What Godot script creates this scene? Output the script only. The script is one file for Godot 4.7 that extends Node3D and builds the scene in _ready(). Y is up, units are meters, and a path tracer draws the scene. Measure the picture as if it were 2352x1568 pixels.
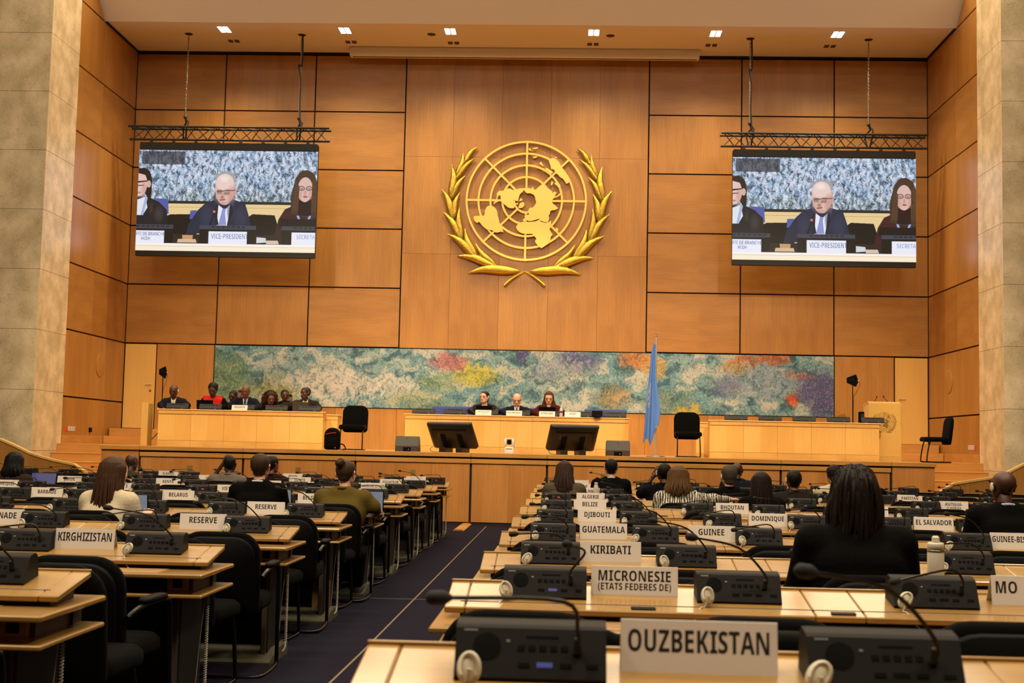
extends Node3D
# A large assembly hall: delegates' desk rows, a podium with three rostrum desks, wood panelled end wall with a gold emblem.

var M := {}
var used := {}
var rnd := RandomNumberGenerator.new()
var smooth := 0
const FLAT := 4294967295
const ROW_Z := [2.68, 4.72, 6.60, 8.48, 10.36, 12.24, 14.12, 16.0, 17.88, 19.76]
const ROW_Y := [0.143, 0.065, 0.017, 0.0, 0.0, 0.0, 0.0, 0.0, 0.0, 0.0]
const TILT := 0.172
const DECK := 1.23
const WL := -10.453
const WR := 8.416
const WZ := -30.514
const ORD := ["first", "second", "third", "fourth", "fifth", "sixth", "seventh", "eighth", "ninth", "tenth", "eleventh", "twelfth", "thirteenth", "fourteenth"]

const EXPOSURE := 0.87
const FLOOD := 190.0
const PANEL := 34.0
const DOWN := 17.0
const SCREEN := 1.05
const SCREEN_LIGHT := 2.0
const HALL_GLOW := 3.0
const SOFFIT := 2.0
const SOFFIT_GLOW := 5.0

func _ready() -> void:
	rnd.seed = 20251
	# ---- camera
	var cam := Camera3D.new()
	cam.name = "camera"
	cam.fov = 29.318
	cam.near = 0.05
	cam.far = 200.0
	var cy := 0.041
	var cp := 0.0807
	var cr := 0.0214
	cam.transform = Transform3D(Basis(Vector3.UP, cy) * Basis(Vector3.RIGHT, cp) * Basis(Vector3.BACK, cr), Vector3(0, 1.35, 0))
	var att := CameraAttributesPhysical.new()
	att.frustum_focal_length = 45.88
	att.frustum_focus_distance = 12.0
	att.exposure_aperture = 6.3
	cam.attributes = att
	add_child(cam)
	# ---- environment
	var we := WorldEnvironment.new()
	we.name = "environment"
	var env := Environment.new()
	env.background_mode = Environment.BG_COLOR
	env.background_color = Color(0, 0, 0)
	env.tonemap_mode = Environment.TONE_MAPPER_LINEAR
	env.tonemap_exposure = EXPOSURE
	env.sdfgi_enabled = true
	env.ssao_enabled = true
	env.ssil_enabled = true
	we.environment = env
	add_child(we)
	# ---- large lights: flood lamps on the hall ceiling aimed at the rostrum, ceiling panels over the seats
	make_materials()
	hall_lights()
	# ---- structure
	shell()
	stage_walls()
	podium()
	parapets()
	# ---- objects
	ceiling_fittings()
	emblem_on_wall()
	mural()
	video_walls()
	rostrum()
	podium_things()
	delegate_rows()
	nameplates()
	people_audience()
	people_rostrum()
	small_things()

# ================================================================ helpers
func mat(key: String, c: Color, rough := 0.6, metal := 0.0, more := {}) -> StandardMaterial3D:
	var m := StandardMaterial3D.new()
	m.resource_name = key
	m.albedo_color = c
	m.roughness = rough
	m.metallic = metal
	for k in more:
		m.set(k, more[k])
	M[key] = m
	return m

func numbered(n: String) -> String:
	if not used.has(n):
		used[n] = 0
		return n
	used[n] += 1
	return "%s_%03d" % [n, used[n]]

func thing(n: String, label: String, category: String, at := Vector3.ZERO, turn := 0.0, group := "", parent: Node = null) -> Node3D:
	var o := Node3D.new()
	o.name = numbered(n)
	o.position = at
	o.rotation.y = turn
	add_child(o)
	o.set_meta("label", label)
	o.set_meta("category", category)
	if group != "":
		o.set_meta("group", group)
	return o

func structure(n: String, at := Vector3.ZERO) -> Node3D:
	var o := Node3D.new()
	o.name = numbered(n)
	o.position = at
	o.set_meta("kind", "structure")
	add_child(o)
	return o

func copy(src: Node3D, label: String, at: Vector3, turn := 0.0, base := "") -> Node3D:
	var c: Node3D = src.duplicate()
	c.name = numbered(base if base != "" else String(src.name))
	c.position = at
	c.rotation.y = turn
	c.set_meta("label", label)
	add_child(c)
	return c

func part(parent: Node, n: String, m: Mesh, material: Material, at := Vector3.ZERO, rot := Vector3.ZERO, label := "") -> MeshInstance3D:
	var o := MeshInstance3D.new()
	o.name = n
	o.mesh = m
	o.material_override = material
	o.position = at
	o.rotation = rot
	if label != "":
		o.set_meta("label", label)
	parent.add_child(o, true)
	return o

func new_st() -> SurfaceTool:
	var st := SurfaceTool.new()
	st.begin(Mesh.PRIMITIVE_TRIANGLES)
	st.set_smooth_group(FLAT)
	return st

func done(st: SurfaceTool) -> ArrayMesh:
	st.generate_normals()
	return st.commit()

func tri(st: SurfaceTool, a: Vector3, b: Vector3, c: Vector3) -> void:
	st.add_vertex(a)
	st.add_vertex(b)
	st.add_vertex(c)

# corners in counter-clockwise order seen from outside
func quad(st: SurfaceTool, a: Vector3, b: Vector3, c: Vector3, d: Vector3) -> void:
	tri(st, a, c, b)
	tri(st, a, d, c)

var box_cache := {}
func box(size: Vector3, bevel := 0.003) -> ArrayMesh:
	var key := "%.4f %.4f %.4f %.4f" % [size.x, size.y, size.z, bevel]
	if not box_cache.has(key):
		var st := new_st()
		add_box(st, Transform3D.IDENTITY, size, bevel)
		box_cache[key] = done(st)
	return box_cache[key]

func add_box(st: SurfaceTool, t: Transform3D, size: Vector3, bevel := 0.003) -> void:
	st.set_smooth_group(FLAT)
	var h := size / 2
	var b := minf(bevel, minf(h.x, minf(h.y, h.z)) * 0.8)
	# three points near each corner
	var p := {}
	for sx in [-1, 1]:
		for sy in [-1, 1]:
			for sz in [-1, 1]:
				p[[sx, sy, sz, 0]] = t * Vector3(sx * h.x, sy * (h.y - b), sz * (h.z - b))
				p[[sx, sy, sz, 1]] = t * Vector3(sx * (h.x - b), sy * h.y, sz * (h.z - b))
				p[[sx, sy, sz, 2]] = t * Vector3(sx * (h.x - b), sy * (h.y - b), sz * h.z)
	for s in [-1, 1]:
		var q := [p[[s, -1, -1, 0]], p[[s, 1, -1, 0]], p[[s, 1, 1, 0]], p[[s, -1, 1, 0]]]
		oquad(st, q, s > 0)
		q = [p[[-1, s, -1, 1]], p[[-1, s, 1, 1]], p[[1, s, 1, 1]], p[[1, s, -1, 1]]]
		oquad(st, q, s > 0)
		q = [p[[-1, -1, s, 2]], p[[1, -1, s, 2]], p[[1, 1, s, 2]], p[[-1, 1, s, 2]]]
		oquad(st, q, s > 0)
	if b <= 0.0:
		return
	for s1 in [-1, 1]:
		for s2 in [-1, 1]:
			oquad(st, [p[[s1, s2, -1, 0]], p[[s1, s2, -1, 1]], p[[s1, s2, 1, 1]], p[[s1, s2, 1, 0]]], s1 * s2 > 0)
			oquad(st, [p[[s1, -1, s2, 0]], p[[s1, 1, s2, 0]], p[[s1, 1, s2, 2]], p[[s1, -1, s2, 2]]], s1 * s2 > 0)
			oquad(st, [p[[-1, s1, s2, 1]], p[[-1, s1, s2, 2]], p[[1, s1, s2, 2]], p[[1, s1, s2, 1]]], s1 * s2 > 0)
			for s3 in [-1, 1]:
				var a: Vector3 = p[[s1, s2, s3, 0]]
				var c: Vector3 = p[[s1, s2, s3, 1]]
				var d: Vector3 = p[[s1, s2, s3, 2]]
				if s1 * s2 * s3 > 0:
					tri(st, a, d, c)
				else:
					tri(st, a, c, d)

func oquad(st: SurfaceTool, q: Array, ccw: bool) -> void:
	if ccw:
		quad(st, q[0], q[1], q[2], q[3])
	else:
		quad(st, q[0], q[3], q[2], q[1])

# tube along points; radius may be one number or an array
func add_tube(st: SurfaceTool, pts: Array, radius, sides := 8, closed := false, caps := true) -> void:
	st.set_smooth_group(1)
	var n := pts.size()
	var rings := []
	var up := Vector3(0.31, 0.9, 0.17).normalized()
	for i in n:
		var a: Vector3 = pts[(i - 1 + n) % n] if (closed or i > 0) else pts[0]
		var b: Vector3 = pts[(i + 1) % n] if (closed or i < n - 1) else pts[n - 1]
		var d := (b - a).normalized()
		if absf(d.dot(up)) > 0.97:
			up = Vector3(0.9, 0.2, 0.3).normalized()
		var x := d.cross(up).normalized()
		var y := x.cross(d).normalized()
		up = y
		var r: float = radius[i] if radius is Array else radius
		var ring := []
		for k in sides:
			var an := TAU * k / sides
			ring.append(pts[i] + (x * cos(an) + y * sin(an)) * r)
		rings.append(ring)
	for i in (n if closed else n - 1):
		var r0: Array = rings[i]
		var r1: Array = rings[(i + 1) % n]
		for k in sides:
			var k2 := (k + 1) % sides
			quad(st, r0[k], r1[k], r1[k2], r0[k2])
	if caps and not closed:
		st.set_smooth_group(FLAT)
		for k in range(1, sides - 1):
			tri(st, rings[0][0], rings[0][k + 1], rings[0][k])
			tri(st, rings[n - 1][0], rings[n - 1][k], rings[n - 1][k + 1])

func tube(pts: Array, radius, sides := 8, closed := false) -> ArrayMesh:
	var st := new_st()
	add_tube(st, pts, radius, sides, closed)
	return done(st)

# profile: points (radius, y) from bottom to top
func add_lathe(st: SurfaceTool, t: Transform3D, profile: Array, segs := 16, sharp := false) -> void:
	st.set_smooth_group(FLAT if sharp else 1)
	for i in profile.size() - 1:
		var a: Vector2 = profile[i]
		var b: Vector2 = profile[i + 1]
		for k in segs:
			var a0 := TAU * k / segs
			var a1 := TAU * (k + 1) / segs
			var p0 := t * Vector3(a.x * cos(a0), a.y, a.x * sin(a0))
			var p1 := t * Vector3(a.x * cos(a1), a.y, a.x * sin(a1))
			var p2 := t * Vector3(b.x * cos(a1), b.y, b.x * sin(a1))
			var p3 := t * Vector3(b.x * cos(a0), b.y, b.x * sin(a0))
			if a.x > 0.00001:
				tri(st, p0, p1, p2)
			if b.x > 0.00001:
				tri(st, p0, p2, p3)

func lathe(profile: Array, segs := 16, sharp := false) -> ArrayMesh:
	var st := new_st()
	add_lathe(st, Transform3D.IDENTITY, profile, segs, sharp)
	return done(st)

# polygon in the xy plane pushed along z from z0 to z1 (z1 > z0)
func add_prism(st: SurfaceTool, t: Transform3D, poly: PackedVector2Array, z0: float, z1: float) -> void:
	st.set_smooth_group(FLAT)
	if Geometry2D.is_polygon_clockwise(poly):
		poly = poly.duplicate()
		poly.reverse()
	var n := poly.size()
	var idx := Geometry2D.triangulate_polygon(poly)
	for i in range(0, idx.size(), 3):
		var a := poly[idx[i]]
		var b := poly[idx[i + 1]]
		var c := poly[idx[i + 2]]
		if (b - a).cross(c - a) < 0:
			var s := b
			b = c
			c = s
		tri(st, t * Vector3(a.x, a.y, z1), t * Vector3(c.x, c.y, z1), t * Vector3(b.x, b.y, z1))
		tri(st, t * Vector3(a.x, a.y, z0), t * Vector3(b.x, b.y, z0), t * Vector3(c.x, c.y, z0))
	for i in n:
		var a := poly[i]
		var b := poly[(i + 1) % n]
		quad(st, t * Vector3(a.x, a.y, z0), t * Vector3(b.x, b.y, z0), t * Vector3(b.x, b.y, z1), t * Vector3(a.x, a.y, z1))

func prism(flat: Array, z0: float, z1: float) -> ArrayMesh:
	var st := new_st()
	add_prism(st, Transform3D.IDENTITY, poly2(flat), z0, z1)
	return done(st)

func poly2(flat: Array) -> PackedVector2Array:
	var p := PackedVector2Array()
	for i in range(0, flat.size(), 2):
		p.append(Vector2(flat[i], flat[i + 1]))
	return p

func rounded(w: float, h: float, r_top: float, r_bottom: float, seg := 5, taper := 0.0) -> PackedVector2Array:
	var p := PackedVector2Array()
	var cs := [[w / 2 - r_bottom, -h / 2 + r_bottom, -PI / 2, r_bottom], [w / 2 - r_top, h / 2 - r_top, 0.0, r_top], [-w / 2 + r_top, h / 2 - r_top, PI / 2, r_top], [-w / 2 + r_bottom, -h / 2 + r_bottom, PI, r_bottom]]
	for c in cs:
		for k in seg + 1:
			var a: float = c[2] + PI / 2 * k / seg
			var q := Vector2(c[0] + cos(a) * c[3], c[1] + sin(a) * c[3])
			q.x *= 1.0 - taper * (q.y / h + 0.5)
			p.append(q)
	return p

# cushion: outline in xy, rings of [scale, z] from back to front; bend curves it about the vertical axis
func add_pillow(st: SurfaceTool, t: Transform3D, outline: PackedVector2Array, rings: Array, bend := 0.0) -> void:
	st.set_smooth_group(1)
	var n := outline.size()
	var rs := []
	for r in rings:
		var ring := []
		for q in outline:
			var p := Vector3(q.x * r[0], q.y * r[0], r[1])
			p.z += bend * p.x * p.x
			ring.append(t * p)
		rs.append(ring)
	for i in rings.size() - 1:
		for k in n:
			var k2 := (k + 1) % n
			quad(st, rs[i][k], rs[i][k2], rs[i + 1][k2], rs[i + 1][k])
	var c0 := t * Vector3(0, 0, rings[0][1])
	var c1 := t * Vector3(0, 0, rings[rings.size() - 1][1])
	for k in n:
		var k2 := (k + 1) % n
		tri(st, c0, rs[0][k], rs[0][k2])
		tri(st, c1, rs[-1][k2], rs[-1][k])

func pillow(outline: PackedVector2Array, rings: Array, bend := 0.0) -> ArrayMesh:
	var st := new_st()
	add_pillow(st, Transform3D.IDENTITY, outline, rings, bend)
	return done(st)

func add_ball(st: SurfaceTool, c: Vector3, r: Vector3, segs := 12, rows := 8) -> void:
	var prof := []
	for i in rows + 1:
		var a := -PI / 2 + PI * i / rows
		prof.append(Vector2(cos(a), sin(a)))
	prof[0].x = 0.0
	prof[rows].x = 0.0
	add_lathe(st, Transform3D(Basis.from_scale(r), c), prof, segs)

func ball(r: Vector3, segs := 12, rows := 8) -> ArrayMesh:
	var st := new_st()
	add_ball(st, Vector3.ZERO, r, segs, rows)
	return done(st)

func curve_points(pts: Array, per := 6) -> Array:
	var out := []
	for i in pts.size() - 1:
		var p0: Vector3 = pts[maxi(i - 1, 0)]
		var p1: Vector3 = pts[i]
		var p2: Vector3 = pts[i + 1]
		var p3: Vector3 = pts[mini(i + 2, pts.size() - 1)]
		for k in per:
			out.append(p1.cubic_interpolate(p2, p0, p3, float(k) / per))
	out.append(pts[-1])
	return out

# ---------------------------------------------------------------- lettering
var fonts := {}
func font(bold := true) -> Font:
	if not fonts.has(bold):
		var f := SystemFont.new()
		f.font_names = PackedStringArray(["Droid Sans"])
		f.font_weight = 700 if bold else 400
		fonts[bold] = f
	return fonts[bold]

var text_cache := {}
func text_mesh(s: String, bold := true, depth := 0.0006) -> TextMesh:
	var key := s + str(bold) + str(depth)
	if not text_cache.has(key):
		var t := TextMesh.new()
		t.text = s
		t.font = font(bold)
		t.font_size = 48
		t.pixel_size = 0.001
		t.curve_step = 2.0
		t.depth = depth * 10
		text_cache[key] = t
	return text_cache[key]

# lettering fitted to height h (capitals) and at most width w, centred at `at`, facing local +z
func lettering(parent: Node, s: String, h: float, w: float, at: Vector3, rot: Vector3, m: Material, squeeze := 0.85, n := "lettering") -> void:
	var t := text_mesh(s)
	var bb := t.get_aabb()
	var k := h / 0.0343
	var kx := k * squeeze
	if bb.size.x * kx > w:
		kx = w / bb.size.x
	var o := part(parent, n, t, m, at, rot)
	o.scale = Vector3(kx, k, 0.1)

# ================================================================ materials
func noise_image(w: int, h: int, freq: float, sd: int, oct := 3, kind := FastNoiseLite.TYPE_SIMPLEX_SMOOTH) -> Image:
	var f := FastNoiseLite.new()
	f.seed = sd
	f.noise_type = kind
	f.frequency = freq
	f.fractal_octaves = oct
	return f.get_seamless_image(w, h, false, false, 0.12, true)

# veneer: long fibres along the picture's height, slow cloudy figure, fine pores
func wood_texture(along_y: bool, strength: float) -> ImageTexture:
	var n := 512
	var fibre := noise_image(n, 24, 0.09, 3, 3)
	fibre.resize(n, n, Image.INTERPOLATE_CUBIC)
	var fig := noise_image(128, 32, 0.03, 9, 2)
	fig.resize(n, n, Image.INTERPOLATE_CUBIC)
	var pore := noise_image(n, 64, 0.22, 17, 2)
	pore.resize(n, n, Image.INTERPOLATE_CUBIC)
	fibre.convert(Image.FORMAT_L8)
	fig.convert(Image.FORMAT_L8)
	pore.convert(Image.FORMAT_L8)
	var a := fibre.get_data()
	var b := fig.get_data()
	var c := pore.get_data()
	var out := PackedByteArray()
	out.resize(n * n * 3)
	for i in n * n:
		var x := i % n
		var y := i / n
		var j := i if along_y else x * n + y
		var v := (a[j] - 128) * 0.55 + (b[j] - 128) * 0.6 + (c[j] - 128) * 0.4
		var g := 226.0 + v * strength
		out[i * 3] = clampi(int(g + 6), 0, 255)
		out[i * 3 + 1] = clampi(int(g - 1 + v * strength * 0.12), 0, 255)
		out[i * 3 + 2] = clampi(int(g - 8 + v * strength * 0.25), 0, 255)
	return ImageTexture.create_from_image(Image.create_from_data(n, n, false, Image.FORMAT_RGB8, out))

func stone_texture() -> ImageTexture:
	var n := 512
	var big := noise_image(n, n, 0.008, 5, 4)
	var vein := noise_image(n, n, 0.012, 8, 4)
	var fine := noise_image(n, n, 0.09, 12, 3)
	big.convert(Image.FORMAT_L8)
	vein.convert(Image.FORMAT_L8)
	fine.convert(Image.FORMAT_L8)
	var a := big.get_data()
	var b := vein.get_data()
	var c := fine.get_data()
	var out := PackedByteArray()
	out.resize(n * n * 3)
	for i in n * n:
		var g := 222.0 + (a[i] - 128) * 0.20 + (c[i] - 128) * 0.05
		var v := absf(b[i] - 128.0)
		if v < 5.0:
			g -= (5.0 - v) * 5.0
		if c[i] < 50 and a[i] < 112:
			g -= 16.0
		out[i * 3] = clampi(int(g + 4), 0, 255)
		out[i * 3 + 1] = clampi(int(g), 0, 255)
		out[i * 3 + 2] = clampi(int(g - 7 - (128 - a[i]) * 0.06), 0, 255)
	return ImageTexture.create_from_image(Image.create_from_data(n, n, false, Image.FORMAT_RGB8, out))

func grain_texture(freq: float, sd: int, lo: int, hi: int) -> ImageTexture:
	var im := noise_image(256, 256, freq, sd, 3)
	im.convert(Image.FORMAT_L8)
	var a := im.get_data()
	var out := PackedByteArray()
	out.resize(a.size() * 3)
	for i in a.size():
		var g := lo + (hi - lo) * a[i] / 255
		out[i * 3] = g
		out[i * 3 + 1] = g
		out[i * 3 + 2] = g
	return ImageTexture.create_from_image(Image.create_from_data(256, 256, false, Image.FORMAT_RGB8, out))

func normal_texture(freq: float, sd: int, power: float, w := 256, h := 256, stretch := 1) -> ImageTexture:
	var im := noise_image(w, h / stretch, freq, sd, 3)
	im.convert(Image.FORMAT_L8)
	if stretch > 1:
		im.resize(w, h, Image.INTERPOLATE_CUBIC)
	im.convert(Image.FORMAT_RGBA8)
	im.bump_map_to_normal_map(power)
	return ImageTexture.create_from_image(im)

func stripe_texture() -> ImageTexture:
	var n := 256
	var f := FastNoiseLite.new()
	f.seed = 4
	f.frequency = 0.02
	var im := Image.create(n, n, false, Image.FORMAT_RGB8)
	for y in n:
		for x in n:
			var w := f.get_noise_2d(x, y * 0.6) * 16.0
			var s := sin((x + w) * TAU / 21.3) + f.get_noise_2d(x * 3.0, y * 5.0) * 0.9
			im.set_pixel(x, y, Color(0.86, 0.82, 0.74) if s > 0.15 else Color(0.035, 0.03, 0.03))
	return ImageTexture.create_from_image(im)

func make_materials() -> void:
	var wv := wood_texture(true, 0.15)
	var wh := wood_texture(false, 0.15)
	var soft := wood_texture(true, 0.06)
	var tri_v := {"albedo_texture": wv, "uv1_triplanar": true, "uv1_world_triplanar": true, "uv1_scale": Vector3(0.55, 0.3, 0.55), "uv1_triplanar_sharpness": 8.0}
	var tri_soft := {"albedo_texture": soft, "uv1_triplanar": true, "uv1_world_triplanar": true, "uv1_scale": Vector3(0.55, 0.3, 0.55), "uv1_triplanar_sharpness": 8.0}
	var tri_h := {"albedo_texture": wh, "uv1_triplanar": true, "uv1_world_triplanar": true, "uv1_scale": Vector3(0.5, 0.7, 0.7), "uv1_triplanar_sharpness": 8.0}
	# beech veneer of the end wall, three tones
	var tones := [Color(0.745, 0.54, 0.265), Color(0.725, 0.52, 0.245), Color(0.76, 0.56, 0.285)]
	for i in 3:
		mat("panel_%d" % i, tones[i], 0.34, 0.0, tri_v).uv1_offset = Vector3(i * 0.31, i * 0.17, i * 0.23)
		mat("panelh_%d" % i, tones[i] * Color(0.97, 0.96, 0.94), 0.34, 0.0, tri_h).uv1_offset = Vector3(i * 0.31, i * 0.17, i * 0.23)
		mat("podium_%d" % i, [Color(0.74, 0.515, 0.265), Color(0.72, 0.495, 0.25), Color(0.755, 0.535, 0.285)][i], 0.36, 0.0, tri_v).uv1_offset = Vector3(i * 0.21, i * 0.37, i * 0.23)
		mat("beech_%d" % i, [Color(0.955, 0.79, 0.455), Color(0.94, 0.765, 0.425), Color(0.965, 0.805, 0.48)][i], 0.36, 0.0, tri_soft).uv1_offset = Vector3(i * 0.41, 0, i * 0.13)
	mat("nosing", Color(0.76, 0.565, 0.285), 0.4, 0.0, tri_h)
	mat("beech_h", Color(0.91, 0.74, 0.42), 0.36, 0.0, tri_h)
	mat("step_wood", Color(0.82, 0.60, 0.31), 0.36, 0.0, tri_h)
	for i in 3:
		mat("desk_%d" % i, [Color(0.68, 0.53, 0.24), Color(0.665, 0.515, 0.225), Color(0.695, 0.545, 0.255)][i], 0.42, 0.0, {"albedo_texture": wh, "uv1_triplanar": true, "uv1_scale": Vector3(0.6, 1.4, 1.4), "uv1_triplanar_sharpness": 8.0, "clearcoat_enabled": true, "clearcoat": 0.8, "clearcoat_roughness": 0.12}).uv1_offset = Vector3(i * 0.3, i * 0.2, 0.1 * i)
	mat("writing_pad", Color(0.66, 0.51, 0.31), 0.5, 0.0, {"albedo_texture": grain_texture(0.2, 6, 215, 250), "uv1_triplanar": true, "uv1_scale": Vector3(4, 4, 4)})
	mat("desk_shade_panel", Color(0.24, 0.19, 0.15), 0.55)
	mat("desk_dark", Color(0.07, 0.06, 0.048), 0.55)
	mat("footrest", Color(0.33, 0.32, 0.24), 0.8, 0.0, {"albedo_texture": grain_texture(0.3, 16, 190, 250), "uv1_triplanar": true, "uv1_scale": Vector3(5, 5, 5)})
	mat("gap", Color(0.06, 0.035, 0.02), 0.9)
	var st := stone_texture()
	mat("stone", Color(0.95, 0.89, 0.75), 0.42, 0.0, {"albedo_texture": st, "uv1_triplanar": true, "uv1_world_triplanar": true, "uv1_scale": Vector3(0.34, 0.3, 0.34), "uv1_triplanar_sharpness": 8.0})
	mat("stone_warm", Color(0.96, 0.89, 0.73), 0.38, 0.0, {"albedo_texture": st, "uv1_triplanar": true, "uv1_world_triplanar": true, "uv1_scale": Vector3(0.5, 0.42, 0.5), "uv1_triplanar_sharpness": 8.0, "uv1_offset": Vector3(0.3, 0.6, 0.2)})
	mat("plaster", Color(0.95, 0.925, 0.87), 0.85, 0.0, {"albedo_texture": grain_texture(0.25, 21, 232, 250), "uv1_triplanar": true, "uv1_world_triplanar": true, "uv1_scale": Vector3(1.5, 1.5, 1.5)})
	mat("hall_wall", Color(0.62, 0.47, 0.31), 0.6, 0.0, tri_v)
	mat("carpet", Color(0.15, 0.142, 0.205), 1.0, 0.0, {"albedo_texture": grain_texture(0.35, 2, 150, 255), "uv1_triplanar": true, "uv1_world_triplanar": true, "uv1_scale": Vector3(2.2, 2.2, 2.2), "metallic_specular": 0.2, "normal_enabled": true, "normal_texture": normal_texture(0.3, 7, 3.0), "normal_scale": 0.6})
	mat("seam", Color(0.42, 0.35, 0.26), 0.6)
	mat("black_cloth", Color(0.030, 0.028, 0.025), 0.95, 0.0, {"metallic_specular": 0.2, "albedo_texture": grain_texture(0.4, 31, 190, 255), "uv1_triplanar": true, "uv1_scale": Vector3(6, 6, 6), "rim_enabled": true, "rim": 0.05})
	mat("black_plastic", Color(0.035, 0.033, 0.03), 0.6, 0.0, {"metallic_specular": 0.22})
	mat("console", Color(0.066, 0.057, 0.046), 0.55, 0.0, {"metallic_specular": 0.28})
	mat("console_dark", Color(0.035, 0.032, 0.031), 0.7, 0.0, {"metallic_specular": 0.18})
	mat("tube_black", Color(0.07, 0.07, 0.07), 0.25, 0.4)
	mat("rubber", Color(0.04, 0.04, 0.04), 0.8)
	mat("chrome", Color(0.85, 0.84, 0.82), 0.32, 0.75)
	mat("card", Color(0.90, 0.875, 0.84), 0.75)
	mat("ink", Color(0.05, 0.045, 0.05), 0.7)
	mat("ink_grey", Color(0.36, 0.30, 0.28), 0.7)
	mat("ivory", Color(0.80, 0.775, 0.69), 0.5)
	mat("gold", Color(0.92, 0.80, 0.43), 0.36, 0.65)
	mat("gold_leaf", Color(0.78, 0.68, 0.29), 0.22, 0.95, {"normal_enabled": true, "normal_texture": normal_texture(0.06, 41, 9.0), "normal_scale": 0.7, "uv1_triplanar": true, "uv1_scale": Vector3(3, 3, 3)})
	mat("screen_frame", Color(0.085, 0.08, 0.078), 0.6)
	mat("monitor", Color(0.035, 0.033, 0.032), 0.6)
	mat("monitor_edge", Color(0.115, 0.11, 0.11), 0.6)
	mat("tv", Color(0.075, 0.065, 0.06), 0.45)
	mat("speaker", Color(0.21, 0.195, 0.18), 0.6)
	mat("white_plastic", Color(0.78, 0.76, 0.72), 0.4)
	mat("blue_chair", Color(0.24, 0.28, 0.52), 0.9)
	mat("flag_blue", Color(0.33, 0.50, 0.78), 0.85)
	mat("flag_white", Color(0.85, 0.86, 0.88), 0.85)
	mat("switch_red", Color(0.85, 0.24, 0.12), 0.5)
	mat("brass_plate", Color(0.52, 0.42, 0.18), 0.5, 0.3)
	mat("laptop", Color(0.55, 0.55, 0.56), 0.35, 0.6)
	mat("bag_brown", Color(0.45, 0.32, 0.19), 0.8)
	mat("mic_ring", Color(0.55, 0.55, 0.52), 0.35, 0.5)
	mat("steel", Color(0.52, 0.50, 0.46), 0.3, 0.9)
	mat("cream_flask", Color(0.82, 0.79, 0.70), 0.35)
	mat("red_led", Color(0.5, 0.05, 0.03), 0.4, 0.0, {"emission_enabled": true, "emission": Color(1.0, 0.12, 0.06), "emission_energy_multiplier": 0.35})
	mat("blue_led", Color(0.2, 0.2, 0.4), 0.4, 0.0, {"emission_enabled": true, "emission": Color(0.35, 0.4, 0.8), "emission_energy_multiplier": 0.25})
	mat("laptop_screen", Color(0.1, 0.1, 0.1), 0.3, 0.0, {"emission_enabled": true, "emission": Color(0.72, 0.77, 0.84), "emission_energy_multiplier": 0.32})
	mat("laptop_violet", Color(0.1, 0.1, 0.1), 0.3, 0.0, {"emission_enabled": true, "emission": Color(0.42, 0.42, 0.66), "emission_energy_multiplier": 0.4})
	mat("lamp_glow", Color(1, 1, 1), 0.4, 0.0, {"emission_enabled": true, "emission": Color(1.0, 0.95, 0.86), "emission_energy_multiplier": 4.0})
	mat("soffit_glow", Color(1, 1, 1), 0.4, 0.0, {"emission_enabled": true, "emission": Color(1.0, 0.90, 0.74), "emission_energy_multiplier": SOFFIT_GLOW})
	mat("hall_glow", Color(1, 1, 1), 0.4, 0.0, {"emission_enabled": true, "emission": Color(1.0, 0.86, 0.62), "emission_energy_multiplier": HALL_GLOW})

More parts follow.
